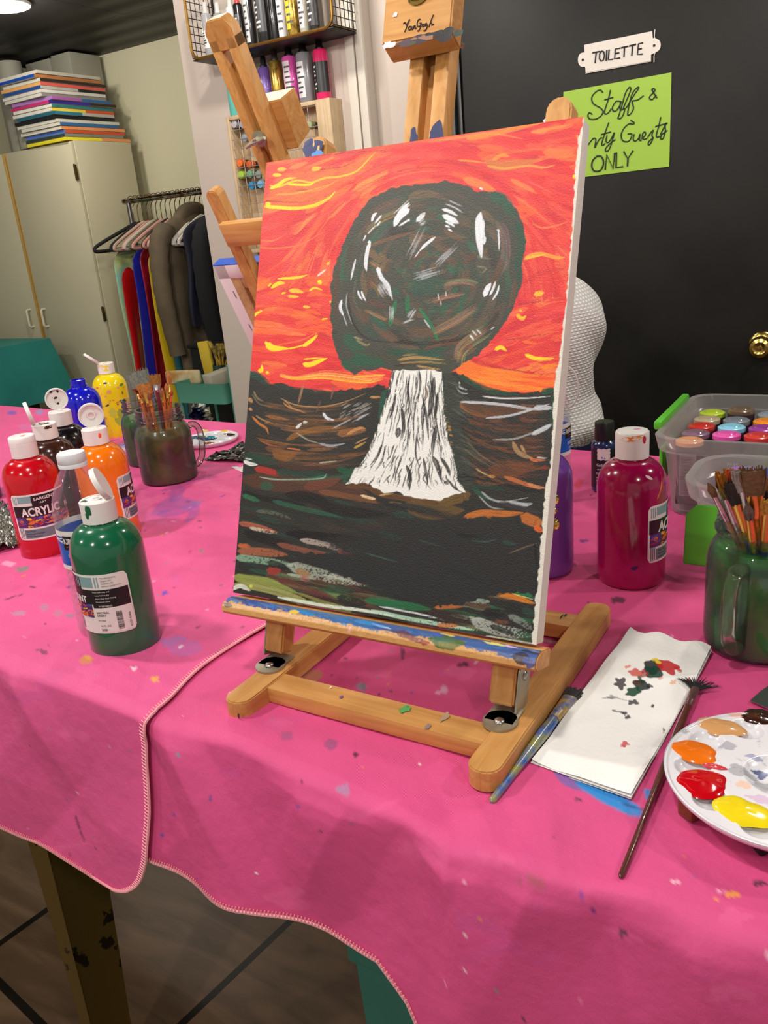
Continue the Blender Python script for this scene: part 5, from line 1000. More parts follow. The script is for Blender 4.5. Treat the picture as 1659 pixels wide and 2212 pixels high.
for k, (px, py, z, kd, w, bl, fl, hc, hd, fe, hr, lb) in enumerate(JRl):
    B, T = in_jar(JR, .0478, z, px, py, k, .008+.002*(k % 3)); brush(B, T, lb, kd, w*1.22, bl, fl, hc, hd, fe, hr*1.15, group=None, fw=w*.85)
JLl = [
 (292,796,.205,'flat',.042,.034,.010,(120,122,110),(120,60,40),mat('rust_ferrule', (170,90,50), .4, .6),.0044,'wide grey mop brush leaning left out of the left jar'),
 (311,826,.185,'flat',.026,.020,.022,(200,130,60),(150,70,40),GOLD,.0040,'gold ferruled flat brush with a yellow dab, left jar'),
 (333,806,.200,'flat',.020,.020,.012,(160,110,40),(110,40,50),SILV,.0040,'ochre bristled flat brush at the back of the left jar'),
 (365,800,.195,'round',.010,.024,.020,(190,110,50),(206,110,50),GOLD,.0040,'rust coloured round brush at the right of the left jar'),
 (289,836,.172,'round',.007,.014,.014,(140,80,60),(196,104,50),GOLD,.0034,'thin orange handled brush leaning farthest left in the left jar'),
 (301,846,.168,'round',.006,.010,.014,(170,90,50),(206,112,50),GOLD,.0030,'short orange brush left of centre in the left jar'),
 (320,848,.170,'round',.006,.012,.014,(150,90,60),(214,120,60),GOLD,.0034,'orange brush in the middle of the left jar'),
 (338,832,.176,'flat',.012,.020,.014,(170,150,140),(190,120,90),SILV,.0034,'pale bristled brush right of centre in the left jar'),
 (350,836,.176,'round',.007,.012,.020,(180,110,60),(220,120,40),GOLD,.0034,'orange handled brush beside the pale one in the left jar'),
 (358,826,.180,'round',.006,.014,.018,(200,120,60),(216,116,40),GOLD,.0032,'slim orange brush near the right side of the left jar'),
 (371,840,.172,'round',.007,.012,.018,(190,100,50),(220,124,44),GOLD,.0034,'orange brush leaning farthest right in the left jar')]
for k, (px, py, z, kd, w, bl, fl, hc, hd, fe, hr, lb) in enumerate(JLl):
    B, T = in_jar(JL, .050, z, px, py, 50+k, .008+.002*(k % 3)); brush(B, T, lb, kd, w, bl, fl, hc, hd, fe, hr, fw=w*.9 if kd == 'flat' else None)
# brushes lying down
a = tb(1061, 1733, .0045); b = tb(1247, 1487, .009)
hm = mat('blue_painted_handle', (30,90,180), .25, c2=(150,150,60), vs=55, coat=.5)
brush(a, b, 'blue handled flat brush crusted with yellow paint beside the easel foot', 'flat', .016, .016, .034, (40,38,40), (30,90,180), mat('crusted_ferrule', (200,160,50), .4, .3, c2=(70,110,170), vs=90), .0052, (0,0,1), hv=hm, fw=.014)
a = tb(1340, 1896, .0036); b = tb(1512, 1462, .0075)
brush(a, b, 'thin fan brush with dark brown handle lying between paper and palette', 'fan', .024, .020, .030, (24,26,30), (92,44,34), mat('dull_ferrule', (150,110,110), .35, .8), .0036, (0,0,1))
a = tb(1478, 1752, .009); b = tb(1700, 1640, .009)
mb = MB(); mb.box((-.0065,-.0065,0),(.0065,.0065,(b-a).length), .0015, align(a, b)); solo('wooden_stick', mb, mat('red_brown_wood', (122,60,34), .5), 'reddish brown square wooden stick end poking out under the white palette', 'stick')
a = tb(1650, 1838, .006); b = tb(1560, 1740, .006); mb = MB(); mb.tube([a, a*.5+b*.5, b], .0042, 12); solo('black_stick', mb, mat('black_rod', (26,22,26), .4), 'thin black rod poking out under the near rim of the palette', 'stick')
a = tb(1640, 1522, .004); b = tb(1760, 1440, .004)
mb = MB(); mb.prism([(-.008,0),(.008,0),(.010,.02),(.010,.09),(-.010,.09),(-.010,.02)], -.0006, .0006, align(a, b, (0,0,1)) @ Matrix(((1,0,0,0),(0,0,-1,0),(0,1,0,0),(0,0,0,1)))); solo('palette_knife', mb, mat('grey_steel', (140,146,144), .35, .9), 'flat grey metal palette knife tip behind the white palette', 'palette knife')
# ---- folded paper towel with test dabs
def quad_paper():
    c = [tb(1362,1368,.006), tb(1536,1409,.004), tb(1362,1724,.003), tb(1149,1645,.003)]   # far-left, far-right, near-right, near-left
    nu, nv = 110, 240; U, V = np.meshgrid(np.linspace(0,1,nu+1), np.linspace(0,1,nv+1)); c = [np.array(x) for x in c]
    P3 = ((1-U)*(1-V))[...,None]*c[0]+(U*(1-V))[...,None]*c[1]+(U*V)[...,None]*c[2]+((1-U)*V)[...,None]*c[3]
    z = .0022*np.sin(V*5+U*2)+.0016*(vnoise(U*4+3, V*7, 8)-.5)+.0045*np.exp(-((V)/.10)**2)*np.sin(U*6.5+2.2)**2+.0012*np.exp(-((U)/.04)**2)+.0025
    P3[...,2] += z; P3 = P3.reshape(-1,3)
    X, Y = projarr(P3); p = Painter(X, Y, (248,247,244))
    S, B = p.stroke, p.blot
    for (x, y, rx, ry, col, aa, an) in [(1410,1440,22,15,(34,36,38),.95,.2),(1440,1440,26,14,(196,36,44),.95,.25),(1418,1427,10,4,(236,214,60),.9,.1),(1412,1452,20,13,(16,66,52),.95,.3),(1374,1453,16,8,(214,66,50),.85,.1),(1392,1455,9,7,(170,60,60),.8,0),(1340,1476,14,10,(48,36,52),.9,.4),(1385,1480,17,12,(28,52,48),.95,.2),(1368,1494,17,9,(16,74,52),.95,-.2),(1403,1482,7,4,(40,38,52),.9,0),(1379,1474,9,5,(110,36,36),.7,.2),(1384,1470,7,6,(20,64,46),.9,.3),(1368,1517,10,6,(50,50,54),.9,.1),(1322,1506,10,4,(90,90,96),.6,.1),(1348,1540,8,3,(50,44,60),.9,.2),(1356,1549,6,4,(44,40,56),.9,.2),(1410,1525,4,3,(50,40,60),.9,.2),(1454,1474,6,5,(240,150,70),.6,0),(1427,1465,4,4,(230,120,120),.6,0),(1488,1473,7,5,(214,60,60),.9,0),(1350,1607,9,5,(214,44,60),.85,.1),(1345,1612,5,2,(214,44,60),.7,0),(1356,1440,5,4,(236,120,110),.8,-.4),(1434,1578,2,5,(60,50,60),.8,0),(1326,1535,4,2,(60,56,70),.8,0)]: B(x, y, rx, ry, col, aa, an, .7)
    S([(1455,1440),(1470,1450),(1462,1448)], 7, (200,40,46), .9, .3); S([(1300,1508),(1330,1508),(1360,1515)], 3, (90,90,96), .6, .45); S([(1325,1535),(1345,1540),(1352,1548)], 3, (60,56,70), .8, .3)
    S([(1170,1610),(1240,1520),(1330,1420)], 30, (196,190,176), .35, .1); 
    t = thing('paper_towel', 'folded white paper towel dabbed with red and green paint beside the easel', 'paper towel', tb(1340,1550))
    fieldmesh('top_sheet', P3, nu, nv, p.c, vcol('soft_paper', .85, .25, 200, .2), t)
    mb = MB(); 
    def f(u, v, off):
        q = ((1-u)*(1-v))*c[0]+(u*(1-v))*c[1]+(u*v)*c[2]+((1-u)*v)*c[3]; q = q+(np.array(c[0])*0); k = .0022*math.sin(v*5+u*2)+.0045*math.exp(-((v)/.10)**2)*math.sin(u*6.5+2.2)**2
        return (q[0]+.0015*(u-.5), q[1]-.0012*v, q[2]+(k*.6+off))
    mb.grid(lambda u, v: f(u, v, .0008), 24, 40); mb.grid(lambda u, v: f(u, v, -.0008), 24, 40)
    obj('under_sheet', mb, mat('soft_paper_plain', (232,230,226), .85), t, world=True)
quad_paper()
# ---- palettes
def palette(P, r, label, dabs, name, tilt=(0,0,0), nw=10, smears=()):
    t = thing('palette', label, 'palette', P, rot=tilt)
    n = 150; U, V = np.meshgrid(np.linspace(-r, r, n+1), np.linspace(-r, r, n+1)); 
    # square grid squeezed into a disc
    u, v = U/r, V/r; X = u*np.sqrt(1-v*v/2); Y = v*np.sqrt(1-u*u/2); rr = np.hypot(X, Y); X *= r; Y *= r
    Z = np.zeros_like(X)+.010
    wr = r*.165; wc = [(r*.74*math.cos(2*PI*k/nw+.22), r*.74*math.sin(2*PI*k/nw+.22)) for k in range(nw)]+[(0,0)]
    for i, (a, b) in enumerate(wc):
        w = wr if i < nw else r*.30; d = np.hypot(X-a, Y-b)/w; Z -= np.where(d < 1, .0050*(1-d**4), 0)
    Z += np.where(rr > .965, .0016*np.sin((rr-.965)/.035*PI), 0)
    P3 = np.stack([X, Y, Z], -1).reshape(-1,3); p = Painter(X*1e4, Y*1e4, (226,224,230))
    K = random.Random(9)
    for k in range(46):
        a, q = K.uniform(0, 6.28), K.uniform(.1,.55)*r; x, y = q*math.cos(a), q*math.sin(a); p.stroke([(x*1e4,y*1e4),((x+K.uniform(-.006,.006))*1e4,(y+K.uniform(-.006,.006))*1e4),((x+K.uniform(-.01,.01))*1e4,(y+K.uniform(-.01,.01))*1e4)], K.uniform(4,12), K.choice([(130,130,144),(120,120,134),(160,160,174)]), .4, .5)
    for (x, y, rx, ry, c, a) in smears: p.blot(x*1e4, y*1e4, rx*1e4, ry*1e4, c, a, 0, .5)
    fieldmesh('palette_dish', P3, n, n, p.c, vcol('glossy_plastic', .22, 0, 1, .5, coat=.4), t, world=False)
    mb = MB(); mb.lathe([(r*.80,.0),(r*.93,.003),(r*.985,.0075),(r*1.0,.0101),(r*1.003,.0112)], 72, cap=False); mb.lathe([(0.0001,.0006),(r*.81,.0006)], 72, cap=False)
    obj('palette_rim', mb, mat('glossy_white_plastic', (226,224,230), .22, coat=.4), t)
    for i, (a, b, rx, ry, c, nm) in enumerate(dabs):
        K = random.Random(i+3); N = 40; rings = 7; vs = [(a, b, .0123)]; ph = [K.uniform(0,6.28) for _ in range(5)]; fs = []
        def rad(th): return 1+.09*math.sin(2*th+ph[0])+.06*math.sin(3*th+ph[1])+.035*math.sin(5*th+ph[2])+.02*math.sin(7*th+ph[3])
        for j in range(1, rings+1):
            q = j/rings
            for k in range(N): th = 2*PI*k/N; e = q*rad(th); hgt = (1-q**3)*.0026+.00015*math.sin(th*3+q*5+ph[4])*q; vs.append((a+rx*e*math.cos(th), b+ry*e*math.sin(th), .0103+(1-q*q)*.0020-(.0012 if q > .99 else 0)+hgt*0+.00012*math.sin(th*3+q*5+ph[4])))
        for k in range(N): fs.append((0, 1+k, 1+(k+1) % N))
        for j in range(rings-1):
            for k in range(N): fs.append((1+j*N+k, 1+j*N+(k+1) % N, 1+(j+1)*N+(k+1) % N, 1+(j+1)*N+k))
        mb = MB(); mb.add(vs, fs); o = obj('paint_dab', mb, mat('wet_'+nm, c, .10, coat=1.0, c2=DAB2.get(nm), vs=60), t); o['label'] = nm.replace('_', ' ')+' paint dab'
    return t
DAB2 = {'yellow': (240,214,30), 'brown': (50,24,16)}
PC = tb(1684, 1676, .026); PC = Vector((PC.x, PC.y, PC.z-.010)); r = .0985/1.0
def loc(px, py): q = tb(px, py, .026); return q.x-PC.x, q.y-PC.y
rpx = (tb(1434, 1655, .026)-Vector((PC.x, PC.y, TZ+.026))).length
dabs = []
for px, py, rx, ry, c, nm in [(1640,1548,.0125,.0120,(58,28,20),'brown'), (1556,1569,.0165,.0125,(214,160,104),'tan'), (1500,1622,.0185,.0125,(240,118,20),'orange'), (1517,1690,.0185,.0150,(196,6,22),'red'), (1606,1752,.0185,.0150,(246,222,24),'yellow'), (1545,1657,.0080,.0028,(214,66,76),'pale_red')]:
    a, b = loc(px, py); dabs.append((a, b, rx, ry, c, nm))
sm = []
for px, py, rx, ry, c, a_ in [(1588,1545,.010,.003,(226,160,130),.7),(1606,1695,.005,.004,(240,190,160),.7),(1644,1662,.005,.004,(60,80,130),.9),(1628,1635,.005,.003,(140,140,180),.7),(1600,1665,.009,.006,(110,112,120),.5),(1650,1690,.007,.006,(110,112,120),.5),(1650,1728,.010,.004,(214,180,214),.8),(1572,1610,.006,.005,(120,120,140),.5),(1470,1580,.006,.003,(120,124,130),.5),(1530,1665,.004,.001,(90,90,100),.6)]:
    a, b = loc(px, py); sm.append((a, b, rx, ry, c, a_))
palette(PC, rpx, 'round white plastic palette with wet orange, red and yellow dabs at right', dabs, 'a', (0,0,0), smears=sm)
P2 = tb(452, 946, .014); r2 = (tb(515, 938, .014)-P2).length
d2 = []
for px, py, rx, ry, c, nm in [(430,944,.040,.020,(24,76,112),'blue'), (452,943,.022,.010,(34,130,150),'turquoise'), (442,929,.014,.008,(226,216,120),'pale_yellow'), (485,930,.016,.010,(240,190,60),'golden'), (494,937,.020,.007,(70,40,24),'dark_brown'), (452,956,.018,.006,(140,80,50),'rust')]:
    q = tb(px, py, .014); d2.append((q.x-P2.x, q.y-P2.y, rx*.8, ry*.8, c, nm))
palette(Vector((P2.x, P2.y, TZ+.003)), r2, 'white palette with blue and golden paint behind the brown water jar', d2, 'b', (0,0,0))
# ---- card, foil bits, silver packet
c4 = [tb(*p, .0025) for p in [(420,1019),(470,1003),(530,1016),(490,1040)]]
mb = MB(); N_ = Vector((0,0,.0012)); mb.add([p for p in c4]+[p+N_ for p in c4], [(3,2,1,0),(4,5,6,7),(0,1,5,4),(1,2,6,5),(2,3,7,6),(3,0,4,7)])
t = thing('card', 'small dark grey card with a pale curly emblem beside the brown water jar', 'card', c4[0]); obj('card_sheet', mb, mat('dark_card', (74,66,60), .6), t, world=True, smooth=False)
mb = MB(); 
for pts in [[(455,1018),(465,1013),(478,1015),(486,1019),(478,1022)],[(486,1019),(492,1014),(500,1012),(497,1018),(489,1020)],[(462,1024),(478,1019),(500,1010)],[(482,1022),(486,1016),(494,1013)]]: mb.tube([tb(x, y, .0042) for x, y in crom(pts, 4)], .0007, 4)
obj('emblem', mb, mat('pale_pink_ink', (200,150,150), .6), t, world=True)
FOIL = mat('crumpled_foil', (190,188,180), .22, 1.0, bump=.9, bs=160); 
def crumple(corners, label, name, h=.006, m=None, seed=1, cat='foil', n=26):
    c = [np.array(tb(*p, .004)) for p in corners]; mb = MB(); K = np.random.default_rng(seed); Nz = K.random((n+1, n+1))
    def f(u, v): q = ((1-u)*(1-v))*c[0]+(u*(1-v))*c[1]+(u*v)*c[2]+((1-u)*v)*c[3]; i, j = int(round(u*n)), int(round(v*n)); return (q[0]+.002*(Nz[j,i]-.5), q[1]+.002*(Nz[i,j]-.5), q[2]+h*(Nz[j,i]*.5+.35*math.sin(u*9+seed)*math.cos(v*7)+.3))
    mb.grid(f, n, n); return solo(name, mb, m or FOIL, label, cat, smooth=False)
crumple([(-70,1098),(22,1092),(40,1186),(-60,1212)], 'crumpled silver foil sheet at the left edge beside the red bottle', 'foil_sheet', .016, seed=2)
crumple([(438,996),(520,962),(600,955),(560,1004)], 'flattened black and silver foil pouch behind the dark card', 'foil_pouch', .008, mat('black_foil', (120,118,112), .25, .9, c2=(20,20,20), vs=60), 5)
crumple([(500,1010),(560,1004),(560,1022),(524,1022)], 'white paper scrap under the dark card, next to the painting', 'paper_scrap', .002, mat('white_scrap', (226,220,220), .7), 8, 'paper scrap')
P = tb(300, 925); 
mb = MB(); mb.lathe([(0.0001,0),(.022,0),(.026,.004),(.026,.010),(.023,.012),(.0001,.010)], 24); solo('spotted_lid', mb, mat('spotted_lid', (214,190,210), .5, c2=(110,100,160), vs=70), 'small paint-stained lid on the cloth between yellow bottle and jars', 'lid', loc=tb(272, 976)+Vector((0,0,.0016)))
# ---------------------------------------------------------------- second easel and the canvas on it, facing away from the viewer
B2 = Vector((-.590, 1.160, TZ+.0060))
e2, M2, l2 = easel(B2, PI, 'second wooden table easel seen from behind, left of the tree painting', .675, .527, .0265, .45, '', front=False)
mw = Matrix.Translation(B2) @ Rz(PI) @ M2
t = thing('blank_canvas', 'white canvas with blue painted edge, seen from its back on the rear easel', 'canvas', mw @ Vector((0,-.02,.045)))
w2 = .195; HC2 = .315
mb = MB(); FR = mw @ Tm(0, -.030, .0452)
mb.box((-w2, -.0005, .0), (w2, .0005, HC2), 0, FR); obj('canvas_sheet', mb, mat('raw_canvas', ()), t, world=True)
for nm, lo, hi in [('stretcher_bar', (-w2,.0006,0),(-w2+.040,.0185,HC2)), ('stretcher_bar', (w2-.040,.0006,0),(w2,.0185,HC2)), ('stretcher_bar', (-w2+.0401,.0006,0),(w2-.0401,.0185,.04)), ('stretcher_bar', (-w2+.0401,.0006,HC2-.04),(w2-.0401,.0185,HC2))]:
    mb = MB(); mb.box(lo, hi, .001, FR); obj(nm, mb, wood('pine', 1), t, world=True)
mb = MB(); mb.box((-w2-.0008,-.001,HC2+.0001),(w2+.0008,.019,HC2+.0015), 0, FR); obj('painted_edge', mb, mat('blue_edge_paint', (24,80,190), .5), t, world=True)['label'] = 'blue painted top edge'
mb = MB(); mb.box((-w2-.0005,-.0004,-.0004),(-w2+.022,.0192,HC2+.0001), .0005, FR); mb.box((w2-.022,-.0004,-.0004),(w2+.0005,.0192,HC2+.0001), .0005, FR); mb.box((-w2,-.0004,HC2-.022),(w2,.0192,HC2+.0001), .0005, FR); obj('folded_canvas', mb, mat('folded_canvas_white', (226,214,216), .8), t, world=True)
mb = MB()
for k in range(5):
    for s in (-1, 1): mb.box((s*(w2-.016)-.0006, .0192, .02+k*.06), (s*(w2-.016)+.0006, .0198, .032+k*.06), 0, FR)
o = obj('staples', mb, SCREW, t, world=True); o['kind'] = 'stuff'
# ---------------------------------------------------------------- room shell
YD, YC_, ZC = 2.37, 3.50, 2.267
XP = wy(440, 110, 2.33).x
mb = MB(); n = 90
struct('floor', MB().box((-6.2,-2.4,-.06),(3.2,3.7,0)), None or mat('tmp_floor', (90,70,52), .4))
fl = bpy.data.objects['floor']; m = bpy.data.materials.new('wood_look_tiles'); m.use_nodes = True; nt = m.node_tree; L = nt.links; b = nt.nodes['Principled BSDF']
tc = nt.nodes.new('ShaderNodeTexCoord'); mp = nt.nodes.new('ShaderNodeMapping'); mp.inputs['Rotation'].default_value = (0,0,R(8)); mp.inputs['Location'].default_value = (.13,.06,0)
br = nt.nodes.new('ShaderNodeTexBrick'); br.inputs['Scale'].default_value = 1; br.inputs['Brick Width'].default_value = .46; br.inputs['Row Height'].default_value = .46; br.inputs['Mortar Size'].default_value = .008; br.offset = 0
br.inputs['Color1'].default_value = lin((150,122,94))+(1,); br.inputs['Color2'].default_value = lin((128,102,78))+(1,); br.inputs['Mortar'].default_value = lin((34,28,22))+(1,)
n1 = nt.nodes.new('ShaderNodeTexNoise'); n1.inputs['Scale'].default_value = 4; n1.inputs['Detail'].default_value = 8; n1.inputs['Distortion'].default_value = 1.2; mp2 = nt.nodes.new('ShaderNodeMapping'); mp2.inputs['Scale'].default_value = (1,5,1)
mx = nt.nodes.new('ShaderNodeMixRGB'); mx.blend_type = 'OVERLAY'; mx.inputs['Fac'].default_value = .8
L.new(tc.outputs['Object'], mp.inputs['Vector']); L.new(mp.outputs['Vector'], br.inputs['Vector']); L.new(tc.outputs['Object'], mp2.inputs['Vector']); L.new(mp2.outputs['Vector'], n1.inputs['Vector']); L.new(br.outputs['Color'], mx.inputs['Color1']); L.new(n1.outputs['Fac'], mx.inputs['Color2']); L.new(mx.outputs['Color'], b.inputs['Base Color']); b.inputs['Roughness'].default_value = .4
fl.data.materials.clear(); fl.data.materials.append(m)
CREAM = mat('cream_wall', (206,202,170), .8, bump=.1, bs=60); GREIGE = mat('warm_grey_wall', (196,184,172), .75, bump=.1, bs=60)
struct('wall_back', MB().box((-6.2,YC_,0),(XP-.01,YC_+.1,ZC+.05)), CREAM)
struct('wall_left', MB().box((-6.3,-2.4,0),(-6.2,YC_+.1,ZC+.05)), CREAM)
struct('wall_pillar', MB().box((XP-.10,2.33,0),(wy(800,250,2.33).x,YC_,ZC+.3)), GREIGE)
xa, xb = wy(800,250,2.33).x, wy(985,130,YD).x
struct('wall_right', MB().box((xa,YD,0),(xb-.035,YD+.1,ZC+.3)).box((xb-.035,YD,2.1),(.6,YD+.1,ZC+.3)).box((-.18,YD,0),(3.2,YD+.1,2.1)), GREIGE)
x0 = wy(762,250,2.33).x
struct('trim_1', MB().box((x0,2.318,0),(xa-.03,2.3299,ZC), .003).box((xa-.024,2.314,0),(xa+.004,2.3299,ZC), .004), mat('trim_paint', (206,198,184), .5))
BLK = mat('black_chalk_paint', (20,19,17), .5, spec=.25, bump=.12, bs=35, c2=(29,28,25), vs=5)
xk = wy(1642,745,YD).x
struct('door_1', MB().box((xb+.022,YD-.012,.006),(xk+.075,YD+.03,2.06), .002), BLK)
struct('trim_2', MB().box((xb-.034,YD-.022,0),(xb-.002,YD+.02,2.10), .004).box((xb-.002,YD-.008,0),(xb+.014,YD+.02,2.08), .002).box((xb-.034,YD-.022,2.08),(xk+.15,YD+.02,2.14), .003).box((xk+.085,YD-.022,0),(xk+.16,YD+.02,2.0799), .003), mat('black_trim', (20,20,20), .35))
struct('wall_black', MB().box((xk+.165,YD-.008,0),(3.2,YD-.0005,2.2)), BLK)
mb = MB(); kp = wy(1648,744,YD-.013); D = Matrix.Translation(kp) @ Rx(R(90))
mb.lathe([(.0001,0),(.034,0),(.034,.003),(.030,.007),(.013,.010),(.012,.022),(.014,.026),(.024,.032),(.0285,.042),(.0285,.052),(.024,.061),(.016,.064),(.014,.0625),(.006,.062),(.005,.0635),(.0001,.064)], 40, D)
obj('door_knob', mb, BRASS, bpy.data.objects['door_1'], world=True)['label'] = 'polished brass round knob'
cm = bpy.data.materials.new('black_pressed_tin'); cm.use_nodes = True; nt = cm.node_tree; b = nt.nodes['Principled BSDF']; b.inputs['Base Color'].default_value = lin((14,14,12))+(1,); b.inputs['Roughness'].default_value = .5; b.inputs['Specular IOR Level'].default_value = .3; L = nt.links
tc = nt.nodes.new('ShaderNodeTexCoord'); vo = nt.nodes.new('ShaderNodeTexBrick'); vo.offset = 0; vo.inputs['Scale'].default_value = 1; vo.inputs['Brick Width'].default_value = .61; vo.inputs['Row Height'].default_value = .61; vo.inputs['Mortar Size'].default_value = .03
wv = nt.nodes.new('ShaderNodeTexWave'); wv.wave_type = 'RINGS'; wv.inputs['Scale'].default_value = 2.4; ma = nt.nodes.new('ShaderNodeMath'); ma.operation = 'ADD'; bp = nt.nodes.new('ShaderNodeBump'); bp.inputs['Distance'].default_value = .01; bp.inputs['Strength'].default_value = .7
L.new(tc.outputs['Object'], vo.inputs['Vector']); L.new(tc.outputs['Object'], wv.inputs['Vector']); L.new(vo.outputs['Fac'], ma.inputs[0]); L.new(wv.outputs['Fac'], ma.inputs[1]); L.new(ma.outputs[0], bp.inputs['Height']); L.new(bp.outputs['Normal'], b.inputs['Normal'])
struct('ceiling', MB().box((-6.3,-2.4,ZC),(3.2,3.7,ZC+.06)), cm)
# signs on the door -------------------------------------------------
SY = YD-.0145
def onS(px, py): return wy(px, py, SY)
def flatpoly(pts, y, th, name, m, parent=None):
    mb = MB(); n = len(pts); P = [wy(x, q, y) for x, q in pts]; V = P+[Vector((p.x, p.y+th, p.z)) for p in P]
    mb.add(V, [tuple(range(n)), tuple(range(2*n-1, n-1, -1))]+[(i, (i+1) % n, (i+1) % n+n, i+n) for i in range(n)]); return obj(name, mb, m, parent, smooth=False, world=True)
t = thing('door_sign', 'green paper sign reading Staff and Party Guests ONLY on the black door', 'sign', onS(1330,280))
flatpoly([(1217,198.7),(1450.6,156.4),(1445.6,359.8),(1216,388)], YD-.0145, .0012, 'paper_sheet', mat('lime_paper', (158,196,66), .6), t)
def c8(pts): return [(1140+x/3.1965, y/3.1965) for x, y in pts]
W_ = [ # strokes traced as handwriting, in the enlarged view of the sign
 [(520,640),(500,622),(470,635),(442,672),(452,715),(500,745),(520,770),(505,800),(470,822),(430,822),(415,800),(425,778),(445,790)], [(572,620),(555,690),(530,770),(540,788),(560,775),(575,750)], [(530,690),(590,672)],
 [(640,700),(610,700),(585,740),(590,765),(610,765),(640,720),(642,700),(635,745),(650,758),(665,745)], [(660,745),(700,650),(712,612),(698,605),(672,650),(650,730),(628,800),(622,815),(640,818),(660,790),(672,745)], [(680,745),(725,670),(765,610),(755,605),(725,640),(705,700),(690,780),(695,795),(715,780),(730,745),(722,700),(760,690),(800,660)],
 [(892,678),(862,628),(858,615),(872,612),(878,625),(862,645),(842,668),(845,684),(862,686),(888,655)],
 [(408,1010),(440,970),(455,955),(470,965),(462,1020),(480,985),(500,955),(515,952)], [(560,845),(540,900),(512,985),(516,1005),(535,990)], [(505,930),(575,910)], [(548,935),(540,970),(552,985),(575,960),(598,915),(575,1000),(555,1040),(538,1042),(540,1022),(575,985),(605,965)],
 [(710,830),(735,848),(725,858),(700,855),(665,885),(645,930),(655,970),(690,978),(712,955),(718,925),(690,925)], [(735,925),(728,960),(742,975),(765,955),(775,925),(772,965),(785,972)], [(785,960),(810,935),(812,915),(798,915),(790,940),(800,962),(825,955)],
 [(828,950),(850,915),(866,900),(858,930),(862,960),(845,995),(832,998),(838,975),(870,950)], [(918,808),(905,870),(888,930),(895,948),(912,940)], [(880,875),(965,850)], [(915,930),(940,880),(958,848),(948,875),(950,905),(935,955),(918,958),(925,930),(965,900)],
 [(475,1080),(448,1110),(442,1150),(458,1180),(495,1180),(518,1150),(522,1110),(505,1080),(475,1078)], [(535,1172),(545,1068),(590,1165),(600,1055)], [(612,1052),(610,1158),(658,1150)], [(662,1045),(690,1095),(728,1040)], [(692,1095),(688,1148)]]
mb = MB()
for s in W_:
    pts = crom(c8(s), 6) if len(s) > 4 and s[0][1] < 1060 or len(s) > 7 else c8(s)
    mb.tube([wy(x, y, YD-.0152) for x, y in pts], .0017 if s[0][1] < 1040 else .0022, 6, flat=1)
o = obj('handwriting', mb, mat('marker_ink', (28,44,28), .6), t, world=True)
t = thing('toilette_plaque', 'white plaque reading TOILETTE above the green sign on the black door', 'sign', onS(1335,115))
def scallop(s): # plaque outline: rectangle with a round lug at each end
    P = [(390,310),(858,215),(862,262)]+[(872+44*math.cos(a), 313+50*math.sin(a)) for a in [R(-75+k*15) for k in range(11)]]+[(850,378),(850,425),(400,508),(397,465)]+[(380+34*math.cos(a), 413+50*math.sin(a)) for a in [R(70+k*20) for k in range(11)]]+[(392,362)]
    return c8(P)
flatpoly(scallop(0), YD-.0165, .004, 'plaque_board', mat('plaque_white', (222,214,204), .5), t)
mb = MB(); P = [(878,203),(876,262),(905,280),(916,310),(905,345),(875,372),(872,430)]; mb.tube([wy(x, y, YD-.0150) for x, y in crom(c8(P), 3)], .0012, 5)
mb.tube([wy(x, y, YD-.0172) for x, y in c8([(400,500),(848,420)])], .0005, 4); obj('edge_line', mb, mat('plaque_white', ()), t, world=True)  # thin raised white lines along the plaque's right end and lower edge
mb = MB()
for s in [[(447,365),(500,355)],[(473,360),(465,435)],[(510,352),(497,370),(495,405),(507,422),(522,415),(530,385),(524,358),(510,352)],[(546,345),(541,420)],[(562,342),(556,412),(590,408)],[(640,332),(605,338),(600,405),(638,400)],[(603,370),(632,365)],[(645,330),(692,320)],[(668,325),(664,395)],[(700,318),(748,306)],[(724,312),(718,385)],[(795,296),(765,302),(758,375),(792,373)],[(762,340),(788,335)]]:
    mb.tube([wy(x, y, YD-.0172) for x, y in c8(s)], .0019, 5)
for (x, y) in c8([(380,413),(873,314)]): q = wy(x, y, YD-.0170); mb.lathe([(.0001,0),(.0032,0),(.0030,.0012),(.0001,.0016)], 12, Tm(*q) @ Rx(R(90)))
obj('lettering', mb, mat('sign_black', (34,30,34), .6), t, world=True)
